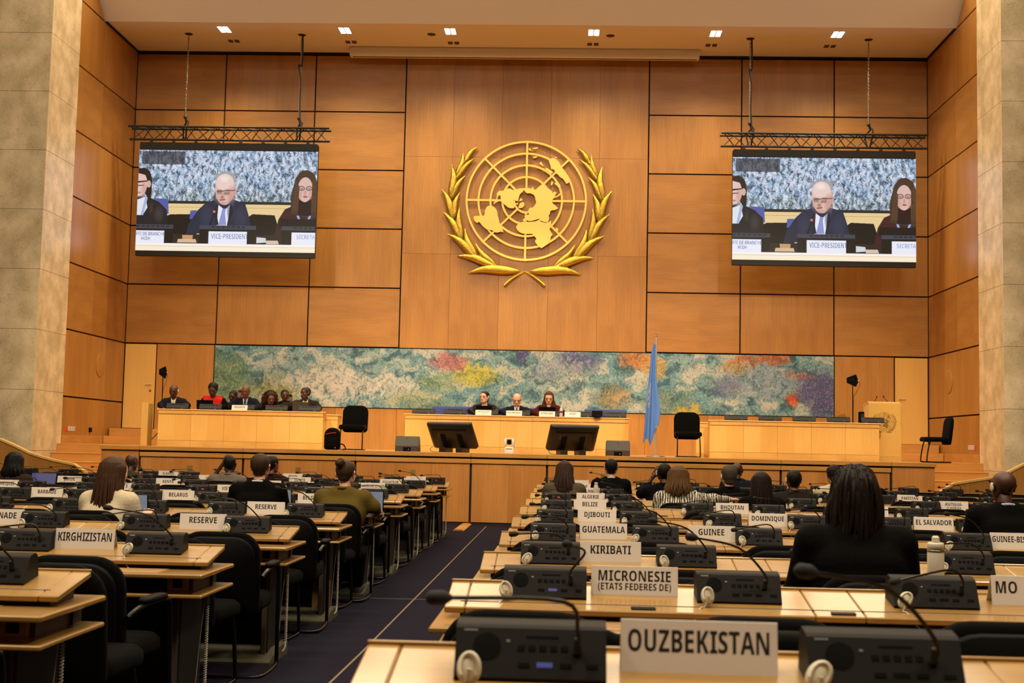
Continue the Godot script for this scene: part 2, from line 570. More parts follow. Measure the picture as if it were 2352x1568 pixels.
# ================================================================ lights of the hall
func hall_lights() -> void:
	# flood lamps under the hall ceiling, aimed at the rostrum
	for q in [[-8.5, -12.0, -6.3], [-1.6, -11.0, -1.0], [5.5, -12.0, 4.4]]:
		var at := Vector3(q[0], 12.3, q[1])
		var aim := Vector3(q[2], 2.0, -26.6)
		var o := thing("flood_lamp", "black flood lamp on the hall ceiling %s" % ("left of the middle" if q[0] < -3 else ("right of the middle" if q[0] > 1 else "in the middle")), "lamp", at, 0.0, "ceiling flood lamps")
		var turned := Node3D.new()
		turned.name = "lamp_head"
		o.add_child(turned)
		turned.look_at_from_position(at, aim)
		turned.position = Vector3.ZERO
		var st := new_st()
		add_lathe(st, Transform3D(Basis(Vector3.RIGHT, -PI / 2), Vector3(0, 0, -0.02)), [Vector2(0.0, -0.3), Vector2(0.10, -0.3), Vector2(0.15, 0.0), Vector2(0.17, 0.0), Vector2(0.12, -0.32), Vector2(0.0, -0.33)], 20)
		part(turned, "lamp_housing", done(st), M["black_plastic"])
		part(turned, "lamp_lens", lathe([Vector2(0, 0), Vector2(0.145, 0), Vector2(0.145, 0.01), Vector2(0, 0.012)], 20), M["lamp_glow"], Vector3(0, 0, -0.03), Vector3(-PI / 2, 0, 0))
		part(o, "lamp_yoke", tube([Vector3(0, 0.89, 0), Vector3(0, 0.15, 0), Vector3(0.0, 0.1, 0.02)], 0.02), M["black_plastic"])
		var l := SpotLight3D.new()
		l.name = "flood_beam"
		turned.add_child(l)
		l.position = Vector3(0, 0, -0.12)
		l.light_color = Color(1.0, 0.89, 0.72)
		l.light_energy = FLOOD * (1.35 if absf(q[0]) < 2 else 1.0)
		l.spot_angle = 17.5
		l.spot_angle_attenuation = 0.75
		l.spot_range = 80.0
		l.spot_attenuation = 2.0
		l.light_size = 0.14
		l.shadow_enabled = true
	# recessed ceiling panels over the seats
	for r in 4:
		for c in 4:
			var at := Vector3(-9.0 + c * 5.4, 13.16, -22.6 + r * 7.2)
			var o := thing("ceiling_panel_lamp", "warm square ceiling panel lamp, %s in the %s line from the podium" % [["leftmost", "second from the left", "third from the left", "rightmost"][c], ORD[r]], "ceiling lamp", at, 0.0, "ceiling panel lamps over the seats")
			part(o, "frame", box(Vector3(2.3, 0.06, 2.3), 0.01), M["white_plastic"], Vector3(0, 0.02, 0))
			part(o, "lamp_diffuser", box(Vector3(2.1, 0.03, 2.1), 0.005), M["hall_glow"], Vector3(0, -0.02, 0))
			var l := AreaLight3D.new()
			l.name = "panel_light"
			l.area_size = Vector2(2.1, 2.1)
			l.light_color = Color(1.0, 0.925, 0.81)
			l.light_energy = PANEL * [0.35, 0.6, 1.3, 2.0][r]
			l.area_range = 60.0
			l.shadow_enabled = true
			l.rotation = Vector3(-PI / 2, 0, 0)
			l.position = Vector3(0, -0.06, 0)
			o.add_child(l)

	# lines of long lamps recessed in the rising soffit in front of the stage, above the picture
	var up := atan2(2.5, 2.98)
	for r in 3:
		for c in 6:
			var z: float = [-27.25, -26.45, -25.65][r]
			var o := thing("soffit_lamp", "long soffit lamp, %s in the %s line above the stage" % [["leftmost", "second from the left", "third from the left", "third from the right", "second from the right", "rightmost"][c], ["lower", "middle", "upper"][r]], "ceiling lamp", Vector3(-8.9 + c * 3.15, 10.70 + (z + 28.31) * 2.5 / 2.98, z), 0.0, "long lamps in the soffit")
			o.rotation = Vector3(-up, 0, 0)
			part(o, "frame", box(Vector3(2.9, 0.03, 0.62), 0.006), M["white_plastic"], Vector3(0, 0.0, 0))
			part(o, "lamp_diffuser", box(Vector3(2.8, 0.02, 0.52), 0.004), M["soffit_glow"], Vector3(0, -0.012, 0))
			var l := AreaLight3D.new()
			l.name = "soffit_light"
			l.area_size = Vector2(2.8, 0.52)
			l.light_color = Color(1.0, 0.90, 0.75)
			l.light_energy = SOFFIT
			l.area_range = 60.0
			l.shadow_enabled = true
			l.rotation = Vector3(-PI / 2, 0, 0)
			l.position = Vector3(0, -0.05, 0)
			o.add_child(l)

# ================================================================ room shell
func slab(parent: Node, n: String, lo: Vector3, hi: Vector3, m: Material, bevel := 0.0) -> MeshInstance3D:
	return part(parent, n, box(hi - lo, bevel), m, (lo + hi) / 2)

func shell() -> void:
	# carpeted floor, slightly rising towards the camera
	var prof := [-31.0, 0.0, -8.48, 0.0, -6.6, 0.017, -4.72, 0.065, -2.68, 0.143, -1.0, 0.20, 12.3, 0.4]
	var poly := [-31.0, -0.4]
	poly.append_array([12.3, -0.4])
	for i in range(prof.size() - 2, -1, -2):
		poly.append_array([prof[i], prof[i + 1]])
	var f := structure("floor")
	var st := new_st()
	add_prism(st, Transform3D(Basis(Vector3(0, 0, 1), Vector3(0, 1, 0), Vector3(-1, 0, 0)), Vector3.ZERO), poly2(poly), -17.3, 19.3)
	part(f, "carpet", done(st), M["carpet"])
	# inlaid joints of the carpet
	var j := structure("trim_1")
	for q in [[-1.285, -1.285, -1.0, -21.2]]:
		for i in 5:
			var za: float = [-1.0, -2.68, -4.72, -6.6, -8.48][i]
			var zb: float = [-2.68, -4.72, -6.6, -8.48, -22.3][i]
			var ya: float = [0.20, 0.143, 0.065, 0.017, 0.0][i]
			var yb: float = [0.143, 0.065, 0.017, 0.0, 0.0][i]
			var o := part(j, "joint_strip", box(Vector3(0.016, 0.004, Vector2(za - zb, ya - yb).length()), 0.0), M["seam"], Vector3(-1.285, (ya + yb) / 2 + 0.0012, (za + zb) / 2))
			o.rotation.x = -atan2(ya - yb, za - zb)
	var j2 := structure("trim_2")
	part(j2, "joint_strip", box(Vector3(9.0, 0.004, 0.014), 0.0), M["seam"], Vector3(-1.5, 0.001, -11.56))
	for z in [-13.2, -9.9, -15.1, -17.0, -18.9]:
		part(j2, "carpet_joint", box(Vector3(1.3, 0.003, 0.007), 0.0), M["rubber"], Vector3(-1.05, 0.0, z))
	part(j2, "cable_cover", prism([-0.09, 0.0, 0.09, 0.0, 0.05, 0.02, -0.05, 0.02], -0.9, 0.9), M["step_wood"], Vector3(-1.66, 0.0, -21.9))
	# hall walls and ceiling
	slab(structure("wall_left"), "hall_panelling", Vector3(-19.3, -0.4, -25.35), Vector3(-19.0, 13.6, 12.3), M["hall_wall"])
	slab(structure("wall_right"), "hall_panelling", Vector3(17.0, -0.4, -25.35), Vector3(17.3, 13.6, 12.3), M["hall_wall"])
	slab(structure("wall_rear"), "hall_panelling", Vector3(-19.3, -0.4, 12.0), Vector3(17.3, 13.6, 12.3), M["hall_wall"])
	var c := structure("ceiling")
	slab(c, "hall_ceiling", Vector3(-19.3, 13.2, -25.35), Vector3(17.3, 13.6, 12.3), M["plaster"])
	# stage ceiling, flat over the rostrum then rising towards the hall
	var sc := prism([-30.9, 10.70, -28.31, 10.70, -25.33, 13.2, -25.33, 13.6, -30.9, 13.6], -9.9, 11.9)
	var o := part(c, "stage_ceiling", sc, M["plaster"])
	o.transform = Transform3D(Basis(Vector3(0, 0, 1), Vector3(0, 1, 0), Vector3(-1, 0, 0)), Vector3.ZERO)
	# stone piers either side of the stage opening: courses of slabs with open joints
	for s in [-1, 1]:
		var pier := structure("wall_front_left" if s < 0 else "wall_front_right")
		var x0: float = WL if s < 0 else WR
		var x1: float = -19.0 if s < 0 else 17.0
		slab(pier, "core", Vector3(minf(x0 - s * -0.02, x1), 0, -26.85), Vector3(maxf(x0 - s * -0.02, x1), 13.2, -25.37), M["gap"])
		var y := -0.12
		var row := 0
		while y < 13.2:
			var y2 := minf(y + 1.2, 13.2)
			var yb := maxf(y, 0.0)
			slab(pier, "stone_block", Vector3(x0 - (0.0 if s > 0 else 0.02), yb + 0.003, -26.85), Vector3(x0 + (0.02 if s > 0 else 0.0), y2 - 0.003, -25.36), M["stone_warm"], 0.002)
			var x := x0
			var first := 2.3 if row % 2 == 0 else 3.4
			while absf(x - x1) > 0.01:
				var w := minf(first, absf(x1 - x))
				first = 2.3
				var xe: float = x + s * w
				slab(pier, "stone_block", Vector3(minf(x, xe) + (0.003 if x != x0 else 0.0), yb + 0.003, -25.38), Vector3(maxf(x, xe) - 0.003, y2 - 0.003, -25.35), M["stone"], 0.002)
				x = xe
			y = y2
			row += 1

func panel_material(i: int, horizontal := false) -> Material:
	return M[("panelh_%d" if horizontal else "panel_%d") % (i % 3)]

func stage_walls() -> void:
	var ys := [10.671, 9.261, 7.851, 6.441, 5.031, 3.621, 2.211, DECK]
	var g := 0.016
	var back := structure("wall_back")
	slab(back, "core", Vector3(WL - 0.5, 0, WZ - 0.35), Vector3(WR + 0.5, 10.9, WZ - 0.045), M["gap"])
	var left_cols := [WL, -8.279, -6.097, -3.917]
	var right_cols := [1.885, 4.068, 6.238, WR]
	var n := 0
	for cols in [left_cols, right_cols]:
		for c in 3:
			for r in 5:
				slab(back, "panel", Vector3(cols[c] + g, ys[r + 1] + g, WZ - 0.05), Vector3(cols[c + 1] - g, ys[r] - g - (0.03 if r == 0 else 0.0), WZ), panel_material(n * 2 + r, (c + r) % 4 != 1), 0.002)
				n += 1
	# plain centre field: five veneer sheets wide, tight joints
	for c in 5:
		var xa := -3.917 + c * 1.1604
		for q in [[8.20, 10.64], [5.87, 8.20], [3.621, 5.87]]:
			slab(back, "panel", Vector3(xa + (g if c == 0 else 0.002), q[0] + 0.002, WZ - 0.05), Vector3(xa + 1.1604 - (g if c == 4 else 0.002), q[1] - 0.002, WZ), panel_material(c + int(q[0])), 0.001)
	# below the mural
	for i in 10:
		var xa := -8.279 + i * 1.4517
		slab(back, "panel", Vector3(xa + 0.003, DECK, WZ - 0.05), Vector3(xa + 1.4517 - 0.003, 2.18, WZ), panel_material(i), 0.001)
	slab(back, "panel", Vector3(-9.665, DECK, WZ - 0.05), Vector3(-8.30, 3.605, WZ), panel_material(0), 0.002)
	slab(back, "panel", Vector3(6.26, DECK, WZ - 0.05), Vector3(7.612, 3.605, WZ), panel_material(2), 0.002)
	slab(back, "panel", Vector3(WL, DECK, WZ - 0.05), Vector3(-9.69, 1.585, WZ), panel_material(1), 0.002)
	slab(back, "panel", Vector3(7.64, DECK, WZ - 0.05), Vector3(WR, 1.605, WZ), panel_material(1), 0.002)
	# side walls of the stage
	for s in [-1, 1]:
		var w := structure("wall_stage_left" if s < 0 else "wall_stage_right")
		var x: float = WL if s < 0 else WR
		slab(w, "core", Vector3(minf(x + s * 0.05, x + s * 0.4), 0, WZ - 0.3), Vector3(maxf(x + s * 0.05, x + s * 0.4), 10.9, -26.86), M["gap"])
		for r in 7:
			for h in 2:
				var za: float = [WZ + 0.004, -28.31 + 0.004][h]
				var zb: float = [-28.31 - 0.004, -26.86][h]
				slab(w, "panel", Vector3(minf(x, x + s * 0.055), ys[r + 1] + (g if r < 6 else 0.0), za), Vector3(maxf(x, x + s * 0.055), ys[r] - g, zb), panel_material(r + h, r % 3 == 1), 0.002)
		var tri_poly := [-28.22, 10.69, -26.86, 10.69, -26.86, 11.84]
		var st := new_st()
		var t := Transform3D(Basis(Vector3(0, 0, 1), Vector3(0, 1, 0), Vector3(-1, 0, 0)), Vector3.ZERO)
		add_prism(st, t, poly2(tri_poly), -x - 0.05 if s > 0 else -x, -x if s > 0 else -x + 0.05)
		part(w, "panel", done(st), panel_material(1))
		# base board
		slab(w, "base_board", Vector3(minf(x, x - s * 0.02), DECK, WZ + 0.02), Vector3(maxf(x, x - s * 0.02), DECK + 0.17, -26.88), M["step_wood"], 0.004)
		# flush round loudspeaker cover
		part(w, "round_cover", lathe([Vector2(0.0, 0.0), Vector2(0.27, 0.0), Vector2(0.275, 0.008), Vector2(0.262, 0.011), Vector2(0.0, 0.011)], 40), panel_material(0), Vector3(x, 2.99, -28.95), Vector3(0, 0, PI / 2 * s))
	# doors
	for s in [-1, 1]:
		var d := structure("door_1" if s < 0 else "door_2")
		var xa: float = WL + 0.02 if s < 0 else 7.645
		var xb: float = -9.695 if s < 0 else WR - 0.025
		slab(d, "leaf", Vector3(xa, 1.61, WZ - 0.05), Vector3(xb, 3.60, WZ - 0.006), M["beech_%d" % (0 if s < 0 else 1)], 0.003)
		var hx: float = xb - 0.1 if s < 0 else xa + 0.1
		var st := new_st()
		add_tube(st, [Vector3(hx, 2.65, WZ - 0.006), Vector3(hx, 2.65, WZ + 0.05)], 0.011)
		add_tube(st, [Vector3(hx + s * -0.02, 2.65, WZ + 0.05), Vector3(hx + s * 0.13, 2.65, WZ + 0.05)], 0.012)
		part(d, "handle", done(st), M["chrome"])
		part(d, "lock", lathe([Vector2(0, 0), Vector2(0.028, 0), Vector2(0.028, 0.012), Vector2(0, 0.012)], 16), M["brass_plate"], Vector3(hx, 2.50, WZ - 0.006), Vector3(PI / 2, 0, 0))

func podium() -> void:
	var p := structure("floor_podium")
	var xs := [-8.205, -7.493, -5.644, -3.652, -1.615, -0.28, 1.774, 3.775, 5.666, 6.432]
	slab(p, "deck_core", Vector3(-8.18, 0.0, WZ), Vector3(6.41, DECK - 0.03, -22.96), M["gap"])
	slab(p, "deck_side", Vector3(WL, 0.0, WZ), Vector3(-8.18, DECK - 0.03, -26.66), M["gap"])
	slab(p, "deck_side", Vector3(6.41, 0.0, WZ), Vector3(WR, DECK - 0.03, -26.66), M["gap"])
	slab(p, "deck", Vector3(WL, DECK - 0.03, WZ), Vector3(WR, DECK, -26.64), M["step_wood"], 0.004)
	slab(p, "deck", Vector3(-8.205, DECK - 0.03, -26.64), Vector3(6.432, DECK, -22.95), M["step_wood"], 0.002)
	for i in 9:
		var ends := i == 0 or i == 8
		var xa: float = xs[i] + 0.002
		var xb: float = xs[i + 1] - 0.002
		slab(p, "nosing", Vector3(xa, 1.158, -22.97), Vector3(xb, DECK + 0.004, -22.88), M["nosing"], 0.006)
		if ends:
			slab(p, "front_panel", Vector3(xa + 0.02, 0.03, -22.98), Vector3(xb - 0.015, 1.15, -22.915), M["podium_%d" % (i % 3)], 0.002)
		else:
			slab(p, "rail", Vector3(xa, 1.05, -22.97), Vector3(xb, 1.128, -22.90), M["nosing"], 0.005)
			# veneer leaves
			var k := maxi(2, int(round((xb - xa) / 0.62)))
			for q in k:
				slab(p, "front_panel", Vector3(lerpf(xa + 0.018, xb - 0.018, float(q) / k) + 0.0005, 0.03, -22.98), Vector3(lerpf(xa + 0.018, xb - 0.018, (q + 1.0) / k) - 0.0005, 1.043, -22.925), M["podium_%d" % ((i * 2 + q) % 3)], 0.0006)
		slab(p, "plinth", Vector3(xa, 0.0, -22.98), Vector3(xb, 0.03, -22.94), M["rubber"], 0.0)
	for s in [-1, 1]:
		var x: float = -8.205 if s < 0 else 6.432
		slab(p, "side_panel", Vector3(minf(x, x - s * 0.03), 0.0, -26.64), Vector3(maxf(x, x - s * 0.03), DECK - 0.03, -22.98), M["panel_1"], 0.002)
	# socket plates in the podium front
	for q in [[-6.59, 0.86], [-4.66, 0.865], [-2.63, 0.87], [0.70, 0.87], [2.78, 0.875]]:
		var o := part(p, "socket_plate", box(Vector3(0.09, 0.1, 0.008), 0.002), M["brass_plate"], Vector3(q[0], q[1], -22.921))
		part(o, "socket", lathe([Vector2(0, 0), Vector2(0.008, 0), Vector2(0.008, 0.003), Vector2(0, 0.003)], 8), M["rubber"], Vector3(0, -0.02, 0.004), Vector3(PI / 2, 0, 0))
	# side stairs
	for s in [-1, 1]:
		var w := structure("stairs_left" if s < 0 else "stairs_right")
		var xa: float = WL + 0.003 if s < 0 else 6.437
		var xb: float = -8.21 if s < 0 else WR - 0.003
		for i in 7:
			var y: float = DECK - 0.176 * (i)
			var z: float = -26.64 + 0.3 * i
			var xo: float = 0.16 * maxf(0, i - 0) if z > -25.3 else 0.0
			if i > 0:
				slab(w, "tread", Vector3(xa, y - 0.03, z - 0.32), Vector3(xb, y, z + 0.012), M["step_wood"], 0.008)
			slab(w, "riser", Vector3(xa, maxf(0.0, y - 0.176), z - 0.03), Vector3(xb, y - 0.03, z), M["step_wood"], 0.002)
	# two inner steps up to each door
	for s in [-1, 1]:
		var w := structure("stairs_door_left" if s < 0 else "stairs_door_right")
		var xi: float = -8.55 if s < 0 else 7.2
		var xo: float = WL + 0.03 if s < 0 else WR - 0.03
		slab(w, "step", Vector3(minf(xo, xi), DECK + 0.001, WZ + 0.002), Vector3(maxf(xo, xi), DECK + 0.18, WZ + 1.25), M["step_wood"], 0.006)
		slab(w, "step", Vector3(minf(xo, xi - s * -0.25), DECK + 0.181, WZ + 0.002), Vector3(maxf(xo, xi - s * -0.25), DECK + 0.36, WZ + 0.9), M["step_wood"], 0.006)

# curved wooden parapets beside the side stairs
func parapets() -> void:
	var left := [[-9.95, 1.42, -21.2], [-9.40, 1.30, -21.5], [-9.21, 1.215, -21.55], [-8.93, 1.08, -21.6], [-8.72, 1.02, -21.6], [-8.50, 0.967, -21.6], [-8.157, 0.91, -21.55], [-7.93, 0.78, -21.5]]
	var right := [[5.99, 0.70, -21.5], [6.348, 0.917, -21.55], [6.657, 0.967, -21.6], [7.10, 1.046, -21.6], [7.44, 1.25, -21.5], [8.0, 1.5, -21.2]]
	for s in [-1, 1]:
		var src: Array = left if s < 0 else right
		var o := structure("wall_parapet_left" if s < 0 else "wall_parapet_right")
		var st := new_st()
		var cap := new_st()
		for i in src.size() - 1:
			var a: Array = src[i]
			var b: Array = src[i + 1]
			for d in [[st, 0.0, 0.11, 0.0, -0.022], [cap, -0.015, 0.125, -0.022, 0.012]]:
				var t: SurfaceTool = d[0]
				t.set_smooth_group(FLAT)
				var f0 := Vector3(a[0], a[1] + d[4], a[2] - d[1] + 0.0)
				var f1 := Vector3(b[0], b[1] + d[4], b[2] - d[1])
				var k0 := Vector3(a[0], a[1] + d[4], a[2] - d[2])
				var k1 := Vector3(b[0], b[1] + d[4], b[2] - d[2])
				var l0: float = 0.0 if t == st else a[1] + d[3]
				var l1: float = 0.0 if t == st else b[1] + d[3]
				quad(t, Vector3(f0.x, l0, f0.z), Vector3(f1.x, l1, f1.z), f1, f0)
				quad(t, f0, f1, k1, k0)
				quad(t, Vector3(k1.x, l1, k1.z), Vector3(k0.x, l0, k0.z), k0, k1)
				if i == 0:
					quad(t, Vector3(k0.x, l0, k0.z), Vector3(f0.x, l0, f0.z), f0, k0)
				if i == src.size() - 2:
					quad(t, Vector3(f1.x, l1, f1.z), Vector3(k1.x, l1, k1.z), k1, f1)
		part(o, "parapet_body", done(st), M["panel_0"])
		part(o, "parapet_cap", done(cap), M["beech_2"])

# ================================================================ ceiling fittings over the stage
func ceiling_fittings() -> void:
	var side := ["far left", "second from the left", "third from the left", "third from the right", "second from the right", "far right"]
	var xs := [-7.895, -5.129, -2.727, 0.515, 3.246, 5.960]
	for i in 6:
		var o := thing("downlight", "lit four-cell recessed downlight in the stage ceiling, %s" % side[i], "ceiling lamp", Vector3(xs[i], 10.70, -28.79), 0.0, "lit downlights over the stage")
		part(o, "trim_frame", box(Vector3(0.27, 0.012, 0.43), 0.003), M["white_plastic"], Vector3(0, -0.002, 0))
		for c in 2:
			for r in 3:
				part(o, "lamp_cell", box(Vector3(0.105, 0.012, 0.125), 0.004), M["lamp_glow"], Vector3(-0.065 + c * 0.13, -0.010, -0.14 + r * 0.14))
		var l := SpotLight3D.new()
		l.name = "downlight_beam"
		l.light_color = Color(1.0, 0.89, 0.72)
		l.light_energy = DOWN
		l.spot_angle = 64.0
		l.spot_angle_attenuation = 1.0
		l.spot_range = 60.0
		l.spot_attenuation = 2.0
		l.light_size = 0.12
		l.shadow_enabled = true
		l.rotation = Vector3(-PI / 2, 0, 0)
		l.position = Vector3(0, -0.1, 0)
		o.add_child(l)
	for i in 6:
		var o := thing("ceiling_vent", "small unlit grille beside the downlight in the stage ceiling, %s" % side[i], "vent", Vector3(xs[i] + 0.0, 10.70, -29.66), 0.0, "unlit grilles in the stage ceiling")
		for c in 2:
			part(o, "grille_plate", box(Vector3(0.11, 0.008, 0.2), 0.002), M["seam"], Vector3(-0.075 + c * 0.15, -0.003, 0))
			for r in 3:
				part(o, "slat", box(Vector3(0.1, 0.012, 0.012), 0.002), M["desk_dark"], Vector3(-0.075 + c * 0.15, -0.006, -0.06 + r * 0.06))
	for q in [[-3.182, -29.04, "left"], [0.896, -29.03, "right"]]:
		var o := thing("ceiling_speaker", "dark round loudspeaker in the stage ceiling, %s of the two" % q[2], "loudspeaker", Vector3(q[0], 10.70, q[1]), 0.0, "round ceiling loudspeakers")
		part(o, "grille", lathe([Vector2(0, -0.012), Vector2(0.085, -0.012), Vector2(0.1, 0.0), Vector2(0, 0.0)], 20), M["desk_shade_panel"])
	# housing of the roll-down projection screen
	var p := thing("projection_screen_housing", "long cream housing of a rolled-up projection screen under the stage ceiling", "projection screen", Vector3(-1.1, 10.70, -30.08))
	part(p, "housing", box(Vector3(8.22, 0.2, 0.22), 0.012), M["plaster"], Vector3(0, -0.12, 0))
	part(p, "top_rail", box(Vector3(8.06, 0.04, 0.16), 0.006), M["white_plastic"], Vector3(0, -0.018, 0.02))
	part(p, "bottom_slot", box(Vector3(8.1, 0.012, 0.05), 0.002), M["seam"], Vector3(0, -0.222, 0.0))
	# shadow gap between wall and ceiling
	var g := structure("trim_3")
	slab(g, "cornice", Vector3(WL, 10.648, WZ - 0.03), Vector3(WR, 10.70, WZ + 0.03), M["rubber"], 0.002)
	for s in [-1, 1]:
		var x: float = WL if s < 0 else WR
		slab(g, "cornice", Vector3(minf(x, x - s * 0.03), 10.655, WZ), Vector3(maxf(x, x - s * 0.03), 10.70, -28.3), M["rubber"], 0.002)

# ================================================================ gold emblem
func leaf_mesh(b: Vector2, t: Vector2, w: float, puff: float) -> ArrayMesh:
	var st := new_st()
	st.set_smooth_group(1)
	var d := t - b
	var nrm := Vector2(-d.y, d.x).normalized() * signf(w)
	var n := 14
	var m := 8
	var rows := []
	for i in n + 1:
		var u := float(i) / n
		var half := absf(w) * 0.56 * pow(sin(PI * pow(u, 0.82)), 0.85) + 0.006 * (1.0 - u)
		var c := b + d * u + nrm * (sin(PI * u) * absf(w) * 0.34 - sin(TAU * u) * absf(w) * 0.10)
		var row := []
		for k in m + 1:
			var v := float(k) / m * 2.0 - 1.0
			var q := c + nrm * (v * half)
			var z := sqrt(maxf(0.0, 1.0 - v * v)) * half * puff
			row.append(Vector3(q.x, q.y, z + 0.02))
		rows.append(row)
	var flip := w > 0
	for i in n:
		for k in m:
			var q := [rows[i][k], rows[i + 1][k], rows[i + 1][k + 1], rows[i][k + 1]]
			oquad(st, q, flip)
	# sides down to the wall plane
	for i in n:
		for e in [0, m]:
			var a: Vector3 = rows[i][e]
			var c: Vector3 = rows[i + 1][e]
			oquad(st, [a, c, Vector3(c.x, c.y, 0), Vector3(a.x, a.y, 0)], (e == 0) != flip)
	return done(st)

func emblem_on_wall() -> void:
	var o := thing("wall_emblem", "large gold emblem of a world map in rings between two laurel branches", "emblem", Vector3(-0.985, 7.153, WZ + 0.05))
	for k in 5:
		var r := 0.282 * (k + 1) + 0.0
		part(o, "ring", lathe([Vector2(r - 0.027, 0.0), Vector2(r + 0.027, 0.0), Vector2(r + 0.027, 0.026), Vector2(r + 0.02, 0.032), Vector2(r - 0.02, 0.032), Vector2(r - 0.027, 0.026), Vector2(r - 0.027, 0.0)], 96, true), M["gold"], Vector3.ZERO, Vector3(PI / 2, 0, 0))
	for k in 8:
		var a := TAU * k / 8
		var r0 := 0.30
		if k == 7:
			r0 = 0.55
		part(o, "meridian", box(Vector3(1.44 - r0, 0.05, 0.034), 0.004), M["gold"], Vector3(cos(a) * (1.44 + r0) / 2, sin(a) * (1.44 + r0) / 2, 0.017), Vector3(0, 0, a))
	for c in CONTINENTS:
		part(o, "land_mass", prism(c, 0.0, 0.046), M["gold"])
	for l in LEAVES:
		for s in [1, -1]:
			part(o, "laurel_leaf", leaf_mesh(Vector2(l[0] * s, l[1]), Vector2(l[2] * s, l[3]), l[4] * s, 0.75), M["gold_leaf"])
	for s in [1, -1]:
		var pts := []
		for i in 9:
			var u := i / 8.0
			var q := Vector2(STEM[0], STEM[1]).lerp(Vector2(STEM[2], STEM[3]), u).lerp(Vector2(STEM[2], STEM[3]).lerp(Vector2(STEM[4], STEM[5]), u), u)
			pts.append(Vector3(q.x * s, q.y, 0.03))
		part(o, "stem", tube(pts, [0.018, 0.02, 0.022, 0.025, 0.027, 0.03, 0.034, 0.037, 0.036], 10), M["gold_leaf"])

# flat small version of the same emblem (rings, land, leaves), radius of the outer ring = r
func small_emblem(parent: Node, r: float, at: Vector3, rot: Vector3, m: Material) -> void:
	var k := r / 1.41
	var st := new_st()
	for i in 5:
		var q := r * (i + 1) / 5.0
		var w := r * 0.022
		add_lathe(st, Transform3D(Basis(Vector3.RIGHT, PI / 2), Vector3.ZERO), [Vector2(q - w, 0.0), Vector2(q + w, 0.0), Vector2(q + w, 0.002), Vector2(q - w, 0.002), Vector2(q - w, 0.0)], 32, true)
	for i in 8:
		add_box(st, Transform3D(Basis(Vector3.BACK, TAU * i / 8), Vector3(cos(TAU * i / 8), sin(TAU * i / 8), 0) * r * 0.6), Vector3(r * 0.8, r * 0.04, 0.002), 0.0)
	for c in CONTINENTS:
		add_prism(st, Transform3D(Basis.from_scale(Vector3(k, k, 1)), Vector3.ZERO), poly2(c), 0.0, 0.003)
	for l in LEAVES:
		for s in [1, -1]:
			var b := Vector2(l[0] * s, l[1]) * k
			var t := Vector2(l[2] * s, l[3]) * k
			var nrm := (t - b).orthogonal().normalized() * absf(l[4]) * k * 0.42
			var c := (b + t) / 2
			add_prism(st, Transform3D.IDENTITY, PackedVector2Array([b, c + nrm, t, c - nrm]), 0.0, 0.003)
	part(parent, "emblem", done(st), m, at, rot)

# ================================================================ long printed picture behind the rostrum (free abstract colour fields)
func relief_noise() -> Array:
	var out := []
	for q in [[11, 0.010, 4], [23, 0.045, 3], [37, 0.15, 3], [51, 0.02, 3], [67, 0.006, 2]]:
		var f := FastNoiseLite.new()
		f.seed = q[0]
		f.noise_type = FastNoiseLite.TYPE_SIMPLEX_SMOOTH
		f.frequency = q[1]
		f.fractal_octaves = q[2]
		out.append(f)
	return out

